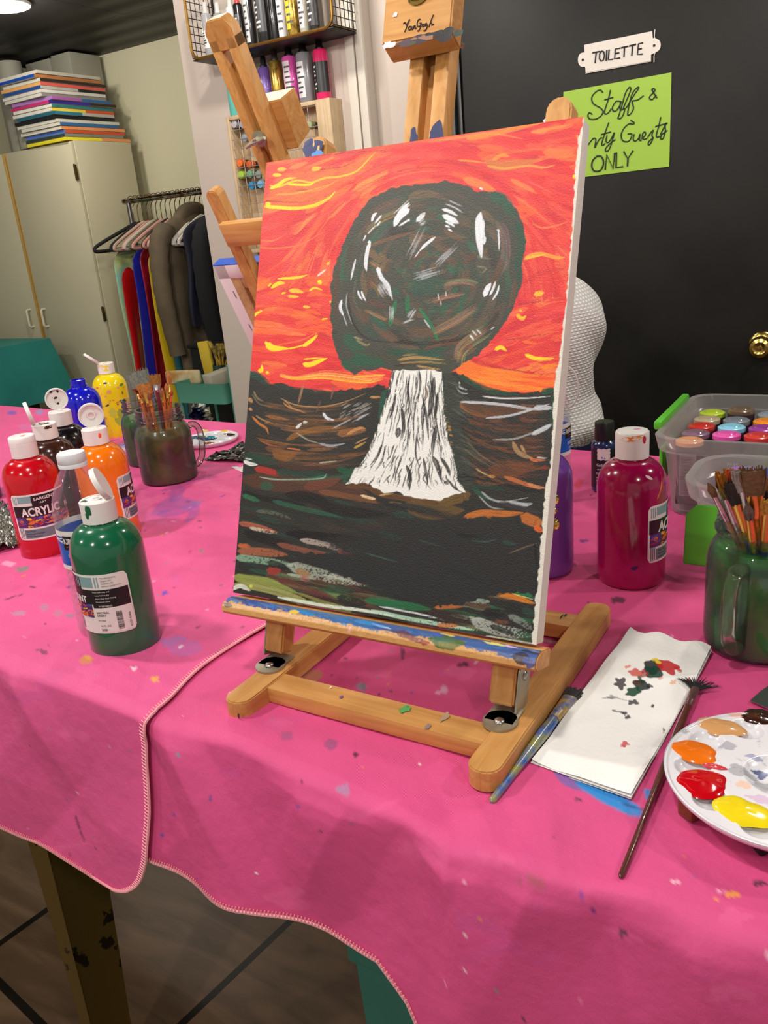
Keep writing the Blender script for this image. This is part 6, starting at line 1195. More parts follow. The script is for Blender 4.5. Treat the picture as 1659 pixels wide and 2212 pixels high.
# maker's signature burnt into the clamp of the main easel ----------
def sig():
    c = [o for o in e1.children if o.name.startswith('canvas_clamp')][0]
    F = Matrix.Translation(e1.location) @ M1; P0 = F @ Vector((0, -.0095-.0226, .56)); n = (F.to_3x3() @ Vector((0,-1,0))).normalized()
    def q(x, y): return onp(780+x/3.606, y/3.606, P0+n*.0003, n)
    mb = MB()
    for s in [[(328,185),(345,175),(350,195),(362,180),(378,150),(360,195),(345,235),(338,250)],[(385,205),(372,212),(370,232),(384,228),(392,205),(392,228),(402,225)],[(404,205),(406,225),(412,205),(422,200),(420,222),(430,218)],
              [(462,150),(445,155),(436,185),(442,205),(460,200),(470,180),(456,182)],[(466,178),(462,210),(448,238),(438,240)],[(488,188),(476,195),(478,208),(490,202),(490,188)],[(512,180),(498,188),(500,200),(514,190),(512,215),(498,238),(486,238)],[(562,115),(545,160),(528,210)],[(532,190),(545,175),(552,185),(550,195),(565,188)]]:
        mb.tube([q(x, y) for x, y in crom(s, 4)], .00055, 4)
    obj('burnt_signature', mb, mat('burnt_brown', (60,28,16), .7), e1, world=True)
    # paint on the clamp and ledge
    sp = []
    def add(px, py, rx, ry, col, off=.0, nn=n, PP=P0): sp.append((onp(px, py, PP, nn), nn, rx, ry, col))
    for px, py, rx, ry, c in [(925,76,.005,.0016,(30,26,30)),(945,74,.006,.003,(26,22,26)),(960,80,.007,.004,(24,22,28)),(905,88,.008,.004,(60,40,50)),(880,92,.009,.003,(80,60,70)),(970,70,.005,.004,(30,30,34)),(895,92,.006,.002,(60,80,50)),(840,97,.006,.0030,(226,220,230)),(915,82,.012,.003,(150,110,90)),(854,32,.0022,.0020,(240,236,230)),(990,72,.004,.003,(40,60,50))]: add(px, py, rx, ry, c)
    splats(e1, sp)
sig()
F = Matrix.Translation(e1.location) @ M1
def ledpt(x, k):   # k 0..1 goes from the canvas foot over the rounded nose to the underside
    P = [(-.030,.0172),(-.036,.0159),(-.0412,.0129),(-.0440,.0090),(-.0437,.0045)]; q = k*(len(P)-1); i = min(3, int(q)); f = q-i
    a = P[i][0]*(1-f)+P[i+1][0]*f; b = P[i][1]*(1-f)+P[i+1][1]*f; return F @ Vector((x, a-.0003, b+.0265+.0002))
mb = MB(); K = random.Random(12)
nu, nv = 400, 26; xs = np.linspace(-.1535, .1535, nu+1); P3 = np.array([tuple(ledpt(x, k)) for k in np.linspace(0,1,nv+1) for x in xs]); U = np.tile((xs+.1535)*1e4/3, nv+1); V = np.repeat(np.linspace(0,1,nv+1)*80, nu+1)
p = Painter(U, V, (208,156,92)); S, B = p.stroke, p.blot                       # U 0..1023, V 0..80
for k in range(90): x = K.uniform(0,1023); S([(x,K.uniform(20,80)),(x+K.uniform(40,160),K.uniform(20,80))], K.uniform(1,3), K.choice([(186,130,70),(220,170,108),(170,112,58)]), .35, .2)
def band(x0, x1, y0, y1, col, rag=9, a=1): p.poly([(x0,-5),(x1,-5),(x1,y1),((x0+x1)/2,(y0+y1)/2+K.uniform(-6,6)),(x0,y0)], col, a, rag, 3, K.randint(1,60))
band(-5,260,34,34,(64,84,160)); band(240,560,34,46,(60,110,170)); band(540,760,42,38,(70,100,160)); band(740,1030,36,56,(70,94,150))
for k in range(70): x = K.uniform(0,1000); S([(x,K.uniform(0,30)),(x+K.uniform(30,90),K.uniform(2,36))], K.uniform(3,8), K.choice([(54,74,150),(70,120,184),(40,130,200),(90,110,160),(110,126,150)]), .7, .15)
for (x, y, w, h, c, a) in [(40,14,30,6,(50,36,90),.9),(20,52,20,10,(90,76,70),.8),(300,26,40,7,(30,140,210),.9),(262,30,16,10,(236,200,70),.95),(560,24,26,5,(210,220,234),.9),(520,20,60,9,(60,150,220),.7),(470,60,4,14,(240,170,160),.95),(640,40,34,12,(110,54,60),.8),(680,52,26,10,(130,60,54),.85),(710,58,14,9,(150,50,50),.8),(770,42,44,26,(88,110,64),1),(776,50,30,18,(120,120,56),.9),(760,34,30,8,(70,120,110),.8),(850,30,30,20,(70,100,160),.9),(900,10,34,7,(236,226,120),.95),(940,10,20,6,(226,190,226),.95),(760,6,24,5,(230,220,110),.9),(730,14,20,6,(70,100,200),.9),(985,50,24,22,(60,54,70),.9),(1010,60,16,20,(70,84,150),.9),(1000,20,20,8,(40,40,46),.8)]: B(x, y, w, h, c, a, .1, .5)
fieldmesh('ledge_paint', P3, nu, nv, p.c, vcol('smeared_paint', .38, .3, 150, .5), e1)
# spots on the main easel's foot frame
def pt(px, py, z): return tb(px, py, z), Vector((0,0,1))
sp = []
for px, py, rx, ry, c in [(575,1457,.0028,.0014,(196,50,30)),(532,1510,.0045,.0018,(60,120,160)),(715,1485,.0012,.0010,(240,236,230)),(737,1506,.0022,.0016,(130,90,150)),(876,1532,.0055,.0048,(90,170,90)),(880,1528,.0016,.0012,(50,100,160)),(960,1550,.007,.003,(176,150,120)),(924,1570,.004,.002,(150,130,130)),(1092,1635,.0014,.0011,(40,80,60)),(1047,1618,.0013,.0010,(170,40,40)),(1066,1632,.0012,.001,(120,80,120)),(1048,1640,.0012,.001,(60,100,80)),(1160,1460,.0028,.0018,(170,150,130)),(1201,1474,.0014,.0010,(60,40,30)),(1214,1332,.0050,.0010,(40,50,50)),(1222,1329,.003,.0012,(40,50,50)),(1130,1585,.0012,.0010,(90,110,90)),(1170,1390,.004,.0008,(150,120,80)),(645,1388,.003,.0008,(50,40,30))]:
    P, nn = pt(px, py, .0200); sp.append((P, nn, rx, ry, c))
for px, py, c in [(517,1530,(40,30,30)),(517,1546,(40,30,30)),(1038,1690,(50,40,34)),(522,1535,(190,80,50))]: P = wy(px, py, tb(px, py, .012).y+.002 if False else .435); sp.append((tb(px, py, .010)+Vector((0,-.0003,0)), Vector((-.3,-1,.1)), .0018, .0026, c))
splats(e1, sp)
sp = []
Mu = F; PP = F @ Vector((0,-.0098,.48)); nf = (F.to_3x3() @ Vector((0,-1,0))).normalized()
for px, py, rx, ry, c in [(676,322,.010,.010,(40,46,100)),(668,312,.006,.005,(40,46,100)),(682,332,.007,.005,(80,140,210)),(678,315,.0022,.006,(230,180,120)),(688,320,.0022,.004,(230,180,120)),(1228,248,.0022,.012,(150,190,110)),(1190,262,.006,.003,(210,220,236)),(893,297,.0042,.008,(44,50,96)),(945,285,.0058,.010,(44,50,96)),(935,292,.0030,.006,(44,50,96))]: sp.append((onp(px, py, PP, nf), nf, rx, ry, c))
splats(e1, sp)
# brass catches behind the canvas edge
mb = MB()
for px, py, s in [(1197,1078,.006),(1196,1103,.004),(1197,1132,.0065)]: q = onp(px, py, CB-CN*.03, CN); mb.blob(tuple(q), (s*.75,.003,s*.8), 7)
solo_ = obj('brass_catch', mb, BRASS, e1, world=True)
# ---------------------------------------------------------------- plastic boxes with upside-down craft bottles
MILK = clear('milky_plastic', (232,232,226), .17, .2, .5, .32); LIME = mat('lime_plastic', (92,190,50), .35, sub=0)
def rrect_ring(x0, x1, y0, y1, r, n=6):
    P = []
    for cx, cy, a in [(x1-r,y0+r,-90),(x1-r,y1-r,0),(x0+r,y1-r,90),(x0+r,y0+r,180)]:
        for k in range(n+1): q = R(a+90*k/n); P.append((cx+r*math.cos(q), cy+r*math.sin(q)))
    return P
def box_of(x0, x1, y0, y1, h, label, rad=.03, rim=.012):
    t = thing('plastic_box', label, 'storage box', ((x0+x1)/2, (y0+y1)/2, TZ+.0016)); ax, ay = (x0+x1)/2, (y0+y1)/2
    rings = []
    for z, s, rr in [(0,.014,rad*.7),(.004,.010,rad*.75),(h-.022,.0,rad*.95),(h-.021,-rim*.6,rad),(h-.001,-rim,rad*1.1),(h,-rim*.8,rad),(h-.001,-.003,rad),(h-.018,.0025,rad*.9),(.006,.0125,rad*.7)]:
        P = rrect_ring(x0+s-ax, x1-s-ax, y0+s-ay, y1-s-ay, rr); rings.append([(a, b, z) for a, b in P])
    mb = MB(); N = len(rings[0]); vs = [v for r_ in rings for v in r_]; fs = [(j*N+i, j*N+(i+1) % N, (j+1)*N+(i+1) % N, (j+1)*N+i) for j in range(len(rings)-1) for i in range(N)]+[tuple(reversed(range(N))), tuple((len(rings)-1)*N+i for i in range(N))]
    mb.add(vs, fs); obj('box_shell', mb, MILK, t); return t
q0, q1 = tb(1440,1125), tb(1470,862,.11)
bx0, by0, by1 = -.246, 1.080, 1.335; bx1 = .10; bh = .112
t = box_of(bx0, bx1, by0, by1, bh, 'clear storage box of upturned craft paint bottles with green latch at right')
ax, ay = (bx0+bx1)/2, (by0+by1)/2
mb = MB(); mb.box((bx0-ax-.021, by0-ay+.045, bh-.004), (bx0-ax-.010, by1-ay-.03, bh+.008), .003); mb.box((bx0-ax-.009, by0-ay+.03, bh-.075), (bx0-ax-.004, by0-ay+.10, bh-.024), .002); obj('latch', mb, LIME, t)['label'] = 'lime green side latch'
mb = MB(); mb.grid(lambda u, v: (0.125-.27+u*.02-.0+.0, by1-ay-.0145, bh-.002-.02*v), 6, 4)
CRC = [('taupe',(196,176,146)),('red',(206,50,40)),('sky',(140,206,232)),('purple',(150,62,150)),('azure',(84,150,206)),('mauve',(130,100,120)),('pink',(232,92,176)),('coral',(206,60,56)),('teal',(20,84,106)),('lime',(190,216,50)),('umber',(112,92,72)),('slate',(122,132,142)),('orange',(240,144,40)),('ash',(140,150,160)),('cream',(200,196,170)),('peach',(236,160,110)),('white',(226,222,214)),('plum',(90,40,90))]
cd = dict(CRC)
spots = [(1298+92+0,0,'x')]
for px, py, nm, zt in [(1395+97,912,'lime',.098),(1490,909-0,'taupe',.098)]: pass
lay = [(1503,900,'lime'),(1554,891,'umber'),(1491,908,'taupe'),(1549,910,'slate'),(1604,913,'orange'),(1647,898,'ash'),(1652,908,'cream'),(1480,924,'red'),(1537,923,'sky'),(1596,927,'purple'),(1655,920,'azure'),(1470,938,'mauve'),(1526,938,'pink'),(1585,940,'coral'),(1652,936,'teal'),(1497,958,'peach')]
used = []
gx = [bx0+.030+.0395*i for i in range(9)]; gy = [by0+.0305+.0398*j for j in range(6)]
names = {}
for px, py, nm in lay:
    P = tb(px, py, .098 if nm != 'umber' else .104); best = min(((abs(P.x-x)+abs(P.y-y), x, y) for x in gx for y in gy if (x, y) not in used)); used.append((best[1], best[2])); names[(best[1], best[2])] = nm
for (x, y), nm in names.items():
    z = TZ+.0065+(.006 if nm == 'umber' else 0)
    craft_bottle(Vector((x, y, z)), cd[nm], 'upturned craft bottle of %s paint in the clear box at right' % nm, name=nm, upside=True, h=.098, r=.0180, labelcol=(70,44,56), group='upturned craft paints in the clear box')
i = 0
for x in gx[5:7]:
    for y in gy[:1]:
        if (x, y) not in names: craft_bottle(Vector((x, y, TZ+.0065)), (196,176,166), 'upturned pale craft bottle against the front wall of the clear box', name='pale', upside=True, h=.092, r=.0180, labelcol=(70,44,56), group='upturned craft paints in the clear box')
# printed labels seen through the box front
mb = MB(); fy = by0+.0112; 
def ptxt(px, py, s, h, m=0, bold=.0):
    P = wy(px, py, by0+.0125); v, f, w = textmesh(s, h, bold, .9); mb.m = m; mb.add([(P.x-a, P.y-.0004, P.z-b) for a, b in v], f)
t2 = thing('printed_backing', 'dark printed craft paint card standing inside the clear box front', 'label card', (bx0+.05, by0+.0112, TZ+.02))
mb = MB()
a, b = wy(1442, 1085, fy), wy(1515, 985, fy); mb.m = 1; mb.box((bx0+.018, fy, TZ+.018), (bx0+.115, fy+.0004, TZ+.092)); mb.m = 0
mb.m = 2; mb.box((bx0+.022, fy-.0005, TZ+.030), (bx0+.043, fy-.0001, TZ+.088)); mb.m = 1
K = random.Random(2)
for k in range(24): mb.box((bx0+.024, fy-.0007, TZ+.0325+k*.0022), (bx0+.024+K.uniform(.013,.017), fy-.0005, TZ+.0332+k*.0022))
mb.m = 2
for k in range(26): mb.box((bx0+.052, fy-.0004, TZ+.026+k*.0024), (bx0+.052+K.uniform(.008,.011), fy-.0001, TZ+.0268+k*.0024))
for s, x, z, h in [('59 ml', .094, .080, .0046), ('MATURE', .092, .0655, .0030), ('SURFACE', .096, .0605, .0030)]:
    v, f, w = textmesh(s, h, .01, .9); mb.m = 0; mb.add([(bx0+x-aa, fy-.0006, TZ+z-bb) for aa, bb in v], f)
obj('printed_text', mb, [mat('label_white', ()), mat('craft_label_dark', (62,40,52), .5), mat('label_pinkgrey', (160,140,150), .5)], t2, world=True, smooth=False)
# second, nearer box
qx0 = tb(1497,1060,.085).x+.012; qy0 = .90; qy1 = 1.035; qx1 = qx0+.20
qx0 = -.178; qy0 = .925; qy1 = 1.050; qx1 = .06
t = box_of(qx0, qx1, qy0, qy1, .100, 'smaller milky storage box with green latches behind the brush jar', rad=.045, rim=.012); ax, ay = (qx0+qx1)/2, (qy0+qy1)/2
mb = MB(); mb.prism([(-.045,0),(.045,0),(.045,.058),(.034,.070),(-.034,.070),(-.045,.058)], 0, .004, Tm(qx0-ax+.045, qy0-ay-.019, .012) @ Rx(R(-6)) @ Matrix(((1,0,0,0),(0,0,-1,0),(0,1,0,0),(0,0,0,1))), bev=.001); obj('latch', mb, LIME, t)
mb = MB(); mb.box((qx0-ax+.065, qy1-ay+.006, .086), (qx0-ax+.145, qy1-ay+.018, .108), .003); mb.box((qx0-ax+.03, qy1-ay-.013, .02), (qx1-ax-.03, qy1-ay-.011, .072), .001); obj('latch', mb, LIME, t)
for px, py, nm, col, k in [(1610,1003,'violet',(150,104,206),.094), (1665,1018,'royal blue',(20,80,200),.098), (1575,1050,'crimson',(150,24,60),.07)]:
    P = tb(px, py, k); P = Vector((min(max(P.x, qx0+.03), qx1-.03), min(max(P.y, qy0+.03), qy1-.03), TZ+.0065)); craft_bottle(P, col, 'upturned %s craft bottle in the smaller milky box' % nm, name=nm.replace(' ', ''), upside=True, h=k-.006, r=.0190, labelcol=(30,60,140), group=None)
# ---------------------------------------------------------------- cabinet, stacked canvases, boxes on top
YCb = 3.0; xr_ = wy(152,302,YCb).x; xg = wy(95,724,YCb).x; zt = wy(150,303,YCb).z
CABM = mat('cabinet_cream', (196,190,162), .5); EDGE = mat('raw_board_edge', (196,160,90), .6)
def cabinet(x0, x1, label, door_w, handle_right, hinge):
    t = thing('cabinet', label, 'cabinet', ((x0+x1)/2, YCb+.19, 0)); mb = MB(); mb.box((x0, YCb+.020, .06), (x1, YCb+.385, zt), .002); mb.box((x0+.03, YCb+.05, 0), (x1-.03, YCb+.37, .06)); obj('carcass', mb, CABM, t, world=True)
    mb = MB(); mb.box((x0+.002, YCb, .07), (x1-.004, YCb+.018, zt-.004), .002); d = obj('door', mb, CABM, t, world=True)
    e = x1-.012 if handle_right else x0+.0; mb = MB(); mb.box(((x1-.006) if handle_right else (x0-.004), YCb-.001, .07), ((x1+.002) if handle_right else (x0+.004), YCb+.019, zt-.004)); obj('edge_band', mb, EDGE, d, world=True)
    hx = x1-.055 if handle_right else x0+.045; za, zb = wy(85,668,YCb).z, wy(85,705,YCb).z
    mb = MB(); mb.tube([(hx,YCb,za),(hx,YCb-.022,za),(hx,YCb-.028,za-.006),(hx,YCb-.028,zb+.006),(hx,YCb-.022,zb),(hx,YCb,zb)], .006, 8); obj('handle', mb, mat('handle_cream', (222,214,190), .4), d, world=True)
    if hinge:
        for zz in (wy(165,372,YCb).z, wy(226,678,YCb).z):
            mb = MB(); mb.box((x1-.014,YCb-.004,zz-.035),(x1+.004,YCb+.004,zz+.035), .002); mb.tube([(x1-.003,YCb-.005,zz-.038),(x1-.003,YCb-.005,zz+.038)], .004, 8); obj('hinge', mb, mat('dark_brass', (90,74,40), .4, .8), d, world=True)
    return t
cabinet(xg+.012, xr_, 'tall cream cabinet under the stack of canvases, right-hand one', .5, False, True)
cabinet(xg-.54, xg-.012, 'tall cream cabinet cut off by the left edge of the photo', .5, True, False)
mb = MB(); zc = zt
STK = [ # from the bottom: front px left, corner px, right px, y ; colours front-left, front-right
 ((230,214,40),(236,220,50)), ((40,60,64),(130,128,118)), ((70,110,190),(206,80,40)), ((210,206,190),(232,150,90)), ((204,200,186),(40,100,160)), ((206,204,190),(206,204,190)), ((24,26,34),(20,22,26)), ((20,90,110),(24,120,150)), ((210,208,196),(226,200,60)), ((214,210,196),(40,120,120)), ((190,40,110),(50,30,140)), ((160,110,180),(170,90,170)), ((206,204,190),(130,126,120)), ((210,206,196),(210,206,196)), ((30,70,140),(180,178,170)), ((220,160,90),(222,90,80)), ((208,204,190),(50,30,24)), ((20,70,160),(176,110,60)), ((206,202,190),(190,186,170))]
nm_ = ['bottom', 'second', 'third', 'fourth', 'fifth', 'sixth', 'seventh', 'eighth', 'ninth', 'tenth', 'eleventh', 'twelfth', 'thirteenth', 'fourteenth', 'fifteenth', 'sixteenth', 'seventeenth', 'eighteenth', 'top']
cn = {0:'yellow',1:'dark grey',2:'blue and orange',3:'white and orange',4:'white and blue',5:'white',6:'black',7:'teal',8:'white and yellow',9:'white and green',10:'pink and violet',11:'lilac',12:'white and grey',13:'plain white',14:'navy',15:'peach and coral',16:'cream and brown',17:'blue and tan',18:'cream'}
K = random.Random(8); zz = zt+.001; hh = (wy(150,140,YCb).z-zt)/len(STK)
for i, (ca, cb_) in enumerate(STK):
    f = i/18.0; xc = (wy(152,302,YCb).x)*(1)+(-.055-.10*f)+K.uniform(-.012,.012); w, d = .50+K.uniform(-.03,.02), .355+K.uniform(-.03,.02); th = hh*.86; y0 = YCb-.02-.05*f+K.uniform(-.012,.012)
    x1 = xr_+.005-.075*f+K.uniform(-.012,.012); x0 = x1-.285+K.uniform(-.02,.01); y1 = y0+.385+K.uniform(-.02,.02)
    t = thing('stacked_canvas', 'canvas with %s edges, %s in the stack on the cabinet' % (cn[i], nm_[i] if i in (0, 18) else nm_[i]+' from bottom'), 'canvas', ((x0+x1)/2, (y0+y1)/2, zz), K.uniform(-.04,.04), 'canvases stacked on the cabinet')
    ax, ay = (x1-x0)/2, (y1-y0)/2
    mb = MB(); mb.m = 0; mb.box((-ax,-ay,0),(ax,ay,th)); 
    split = K.uniform(.35,.65)
    fr = MB(); fr.box((-ax-.0006,-ay-.0006,.0004),(ax+.0006,-ay+.02,th-.0004))
    obj('canvas_body', mb, mat('canvas_edge_%d' % i, (206,202,190) if i not in (0,6) else ca, .6), t, smooth=False)
    obj('painted_near_edge', fr, mat('edge_a_%d' % i, ca, .5), t, smooth=False)
    fr = MB(); fr.box((ax-.001,-ay+.0,.0004),(ax+.0012,-ay+2*ay*split,th-.0004)); obj('painted_side_edge', fr, mat('edge_b_%d' % i, cb_, .5), t, smooth=False)
    cc = STK[(i*7+3) % len(STK)][1] if K.random() < .5 else cb_
    fr = MB(); fr.box((ax-.001,-ay+2*ay*split,.0004),(ax+.0012,ay,th-.0004)); obj('painted_side_edge', fr, mat('edge_c_%d' % i, cc, .5), t, smooth=False)
    zz += hh
WB = mat('white_card_box', (150,148,132), .7)
for px0, px1, pyt, Y, d, nm, lb, ct_ in [(50,105,118,3.28,.18,'white_box','white cardboard box behind the stacked canvases, centre one','box'), (108,150,120,3.26,.2,'white_box','white cardboard box behind the stacked canvases, nearest the cream wall','box'), (-20,5,130,3.2,.2,'white_box','white cardboard box by the ceiling at the left picture edge','box'), (6,22,225,3.05,.2,'flat_board','white boards standing on the cabinet left of the canvas stack','board'), (24,42,225,3.0,.2,'flat_board','narrow white board leaning beside the canvas stack','board')]:
    a, b = wy(px0, pyt, Y), wy(px1, pyt, Y); mb = MB(); mb.box((min(a.x, b.x), Y, zt+.0005), (max(a.x, b.x), Y+d, min(a.z, ZC-.01)), .004); solo(nm, mb, WB, lb, ct_)
for k, (px, Y, r_, top_, lb) in enumerate([(22,3.14,.062,118,'thick white paper roll standing at the left of the canvas stack'), (40,3.3,.055,122,'slimmer white paper roll behind the thick one on the cabinet')]):
    P = wy(px, top_, Y); mb = MB(); mb.lathe([(.0001,0),(r_,0),(r_,min(P.z, ZC-.02)-zt-.002),(r_*.55,min(P.z, ZC-.02)-zt-.002),(r_*.5,.2)], 28); solo('paper_roll', mb, WB, lb, 'paper roll', loc=(P.x-.03, Y, zt+.0008))
# ceiling lamp top left
def ceiling_light(P, label, vis=True):
    t = thing('ceiling_light', label, 'ceiling light', P); mb = MB(); mb.lathe([(.055,0),(.098,0),(.104,-.006),(.100,-.014),(.088,-.018),(.080,-.012)], 48, cap=False); obj('trim_ring', mb, mat('lamp_white', (236,234,224), .4), t)
    mb = MB(); mb.lathe([(.0001,-.0125),(.06,-.012),(.083,-.010)], 48, cap=False); obj('diffuser', mb, mat('lamp_glow', (255,244,214), .4, emit=14), t)
LP = tb(8, 6, ZC-TZ); ceiling_light(LP, 'round lit ceiling lamp in the top left corner')
# ---------------------------------------------------------------- clothes rail
RY = 3.12; ra, rb_ = wy(268,438,RY), wy(455,408,RY); rz = (ra.z+rb_.z)/2
t = thing('clothes_rail', 'chrome clothes rail crowded with hangers beside the cream cabinet', 'clothes rail', (ra.x+.5, RY, 0))
mb = MB(); mb.tube([(ra.x,RY,rz),(XP+.02-.05,RY,rz)], .014, 14); obj('rail', mb, mat('chrome', (200,190,180), .15, 1.0, c2=(120,90,70), vs=40), t, world=True)
for x in (ra.x+.03, XP-.16):
    mb = MB(); mb.tube([(x,RY,.03),(x,RY,rz)], .012, 12); mb.tube([(x,RY-.22,.03),(x,RY+.22,.03)], .012, 12); obj('post', mb, mat('rail_steel', (120,120,120), .3, 1), t, world=True)
def hanger(x, label, col, tiltz=0, w=.40, y=None):
    h = thing('clothes_hanger', label, 'clothes hanger', (x, RY, rz-.105), tiltz, 'hangers on the clothes rail'); mb = MB()
    mb.tube(crom([(0,.0,-.002),(0,0,.05),(0,.004,.075),(0,.020,.098),(0,.012,.122),(0,-.008,.124),(0,-.018,.112)], 4), .0022, 6); obj('hook', mb, mat('chrome', ()), h)
    mb = MB(); pts = crom([(0,0,.0),(0,-.05,-.02),(0,-w*.44,-.085),(0,-w*.5,-.108),(0,-w*.44,-.118),(0,0,-.112),(0,w*.44,-.118),(0,w*.5,-.108),(0,w*.44,-.085),(0,.05,-.02)], 3); mb.tube(pts[:-1], .0085, 8, closed=True); obj('frame', mb, mat('hanger_%d_%d_%d' % col, col, .7), h); return h
x = ra.x+.035
HC = [('black',(20,20,22)),('black',(24,22,26)),('beige',(190,160,140)),('dusty pink',(196,140,130)),('pale',(200,186,170)),('olive',(96,88,66)),('pink',(206,150,140)),('black',(26,24,24)),('pink',(200,140,128)),('blush',(206,160,146)),('grey',(120,110,100)),('pink',(200,144,132)),('blush',(212,170,150)),('white',(214,206,196)),('white',(206,200,190)),('white',(210,200,190))]
xs_ = np.linspace(ra.x+.05, rb_.x-.05, len(HC))
ords = ['first','second','third','fourth','fifth','sixth','seventh','eighth','ninth','tenth','eleventh','twelfth','thirteenth','fourteenth','fifteenth','sixteenth']
for k, (nm, col) in enumerate(HC): hanger(float(xs_[k]), '%s clothes hanger on the rail, %s from the cabinet' % (nm, ords[k]), col, K.uniform(-.12,.12)+(-.25 if k == 0 else 0), .50 if k == 0 else .40)
def garment(x, ztop, zbot, col, label, w0=.30, w1=.42, th=.05, seed=1, c2=None, rough=.75, sleeve=False, yc=RY, cat='garment', sh=.10, skew=0, wav=.022):
    kk = random.Random(seed); nz, n = 40, 56; vs = []; ph = [kk.uniform(0,6.28) for _ in range(4)]
    for j in range(nz+1):
        f = j/nz; z = ztop-(ztop-zbot)*f; s = min(1, (f*(ztop-zbot))/sh); w = (w0*math.sin(min(1, s)*PI/2)**.7 if s < 1 else w0)*(1)+(w1-w0)*f; w = max(.03, w); tk = th*(.5+.5*s)*(1+.25*f)
        for i in range(n):
            a = 2*PI*i/n; yy = w/2*math.cos(a); xx = tk/2*math.sin(a)*(abs(math.sin(a))**.2)
            xx += (wav*f+.004)*math.sin(yy*(34+6*math.sin(ph[3]))+ph[0]+2*f)*(1+.4*math.sin(3*f+ph[1])); vs.append((xx+skew*f, yy*(1+.03*math.sin(9*f+ph[2])), z))
    fs = [(j*n+i, j*n+(i+1) % n, (j+1)*n+(i+1) % n, (j+1)*n+i) for j in range(nz) for i in range(n)]+[tuple(range(n)), tuple(nz*n+i for i in reversed(range(n)))]
    mb = MB(); mb.add(vs, fs)
    m = mat('fabric_'+label.split(' ')[0]+'_%d' % seed, col, rough, bump=.3, bs=60, c2=c2, vs=9)
    t = thing('garment', label, cat, (x, yc, 0)); obj('cloth_body', mb, m, t, smooth=True, sharp=80)
    if sleeve:
        mb = MB(); y0 = -w0*.46; mb.tube(crom([(0,y0+.02,ztop-.07),(.006,y0-.045,ztop-.16),(.012,y0-.07,ztop-.38),(.02,y0-.05,ztop-.64)], 5), [.050,.056,.052,.058,.05]+[.054,.048,.052,.046,.05]+[.046,.050,.044,.047,.043]+[.046], 14, flat=.72); obj('sleeve', mb, m, t, smooth=True, sharp=80)
        mb = MB(); mb.tube(crom([(0,-.09,ztop-.05),(.01,-.06,ztop-.012),(.02,0,ztop+.004),(.01,.06,ztop-.012),(0,.09,ztop-.05)], 4), .034, 10); obj('collar', mb, m, t)
    return t
def gx_(px, py, Y): return wy(px, py, Y).x
zl = rz-.14
GY = 2.93
for px, py, col, lb, zt_, zb_, kw in [
 (244,640,(140,190,170),'mint and lime tie-dyed garment, first on the rail', zl-.05, .50, dict(c2=(196,210,130), w0=.30, w1=.34, th=.045, seed=1)),
 (268,760,(190,16,16),'red satin garment hanging second on the rail', zl-.12, .25, dict(w0=.25, w1=.40, th=.05, seed=2, rough=.35)),
 (280,640,(30,36,150),'royal blue satin garment between the red and crimson ones', zl-.06, .30, dict(w0=.26, w1=.34, th=.045, seed=3, rough=.3)),
 (298,640,(166,26,56),'crimson satin garment between the blue and yellow ones', zl-.05, .20, dict(w0=.28, w1=.36, th=.045, seed=4, rough=.32, c2=(120,14,36))),
 (316,660,(214,180,20),'yellow satin garment on the rail right of the crimson one', zl-.06, .25, dict(w0=.26, w1=.32, th=.040, seed=5, rough=.35)),
 (326,600,(24,90,100),'teal garment squeezed between the yellow garment and taupe coat', zl-.05, .45, dict(w0=.26, w1=.3, th=.03, seed=6)),
 (336,600,(24,30,60),'narrow navy garment right beside the taupe coat', zl-.05, .45, dict(w0=.26, w1=.3, th=.03, seed=12))]:
    garment(gx_(px, py, GY), zt_, zb_, col, lb, **kw)
garment(gx_(372,600,2.93), rz-.075, .32, (100,87,66), 'taupe jacket with sleeve and collar on the clothes rail', .44, .46, .13, 7, (84,72,54), .8, True, sh=.09)
garment(gx_(415,600,2.93), rz-.10, .93, (30,35,56), 'dark slate blue jacket between the taupe jacket and black coat', .42, .44, .09, 8, (24,27,44), .8, False, sh=.10)
garment(gx_(468,600,2.93), rz-.075, .93, (11,11,16), 'long black navy coat, last garment on the rail', .46, .50, .22, 9, (7,7,11), .85, True, sh=.09)
# dark chest beneath the coats
a, b = wy(380,748,2.62), wy(560,735,2.62)
t = thing('storage_chest', 'black chest standing on the floor behind the teal cart', 'chest', ((a.x+XP-.12)/2, 2.8, 0)); mb = MB(); zt2 = wy(450,742,2.75).z
mb.box((a.x-.03, 2.73, .0), (XP-.12, 2.88, zt2-.02), .004); obj('chest_body', mb, mat('black_chest', (14,13,13), .5), t, world=True); mb = MB(); mb.box((a.x-.04, 2.722, zt2-.019), (XP-.11, 2.887, zt2), .005); obj('lid', mb, mat('black_chest', ()), t, world=True)
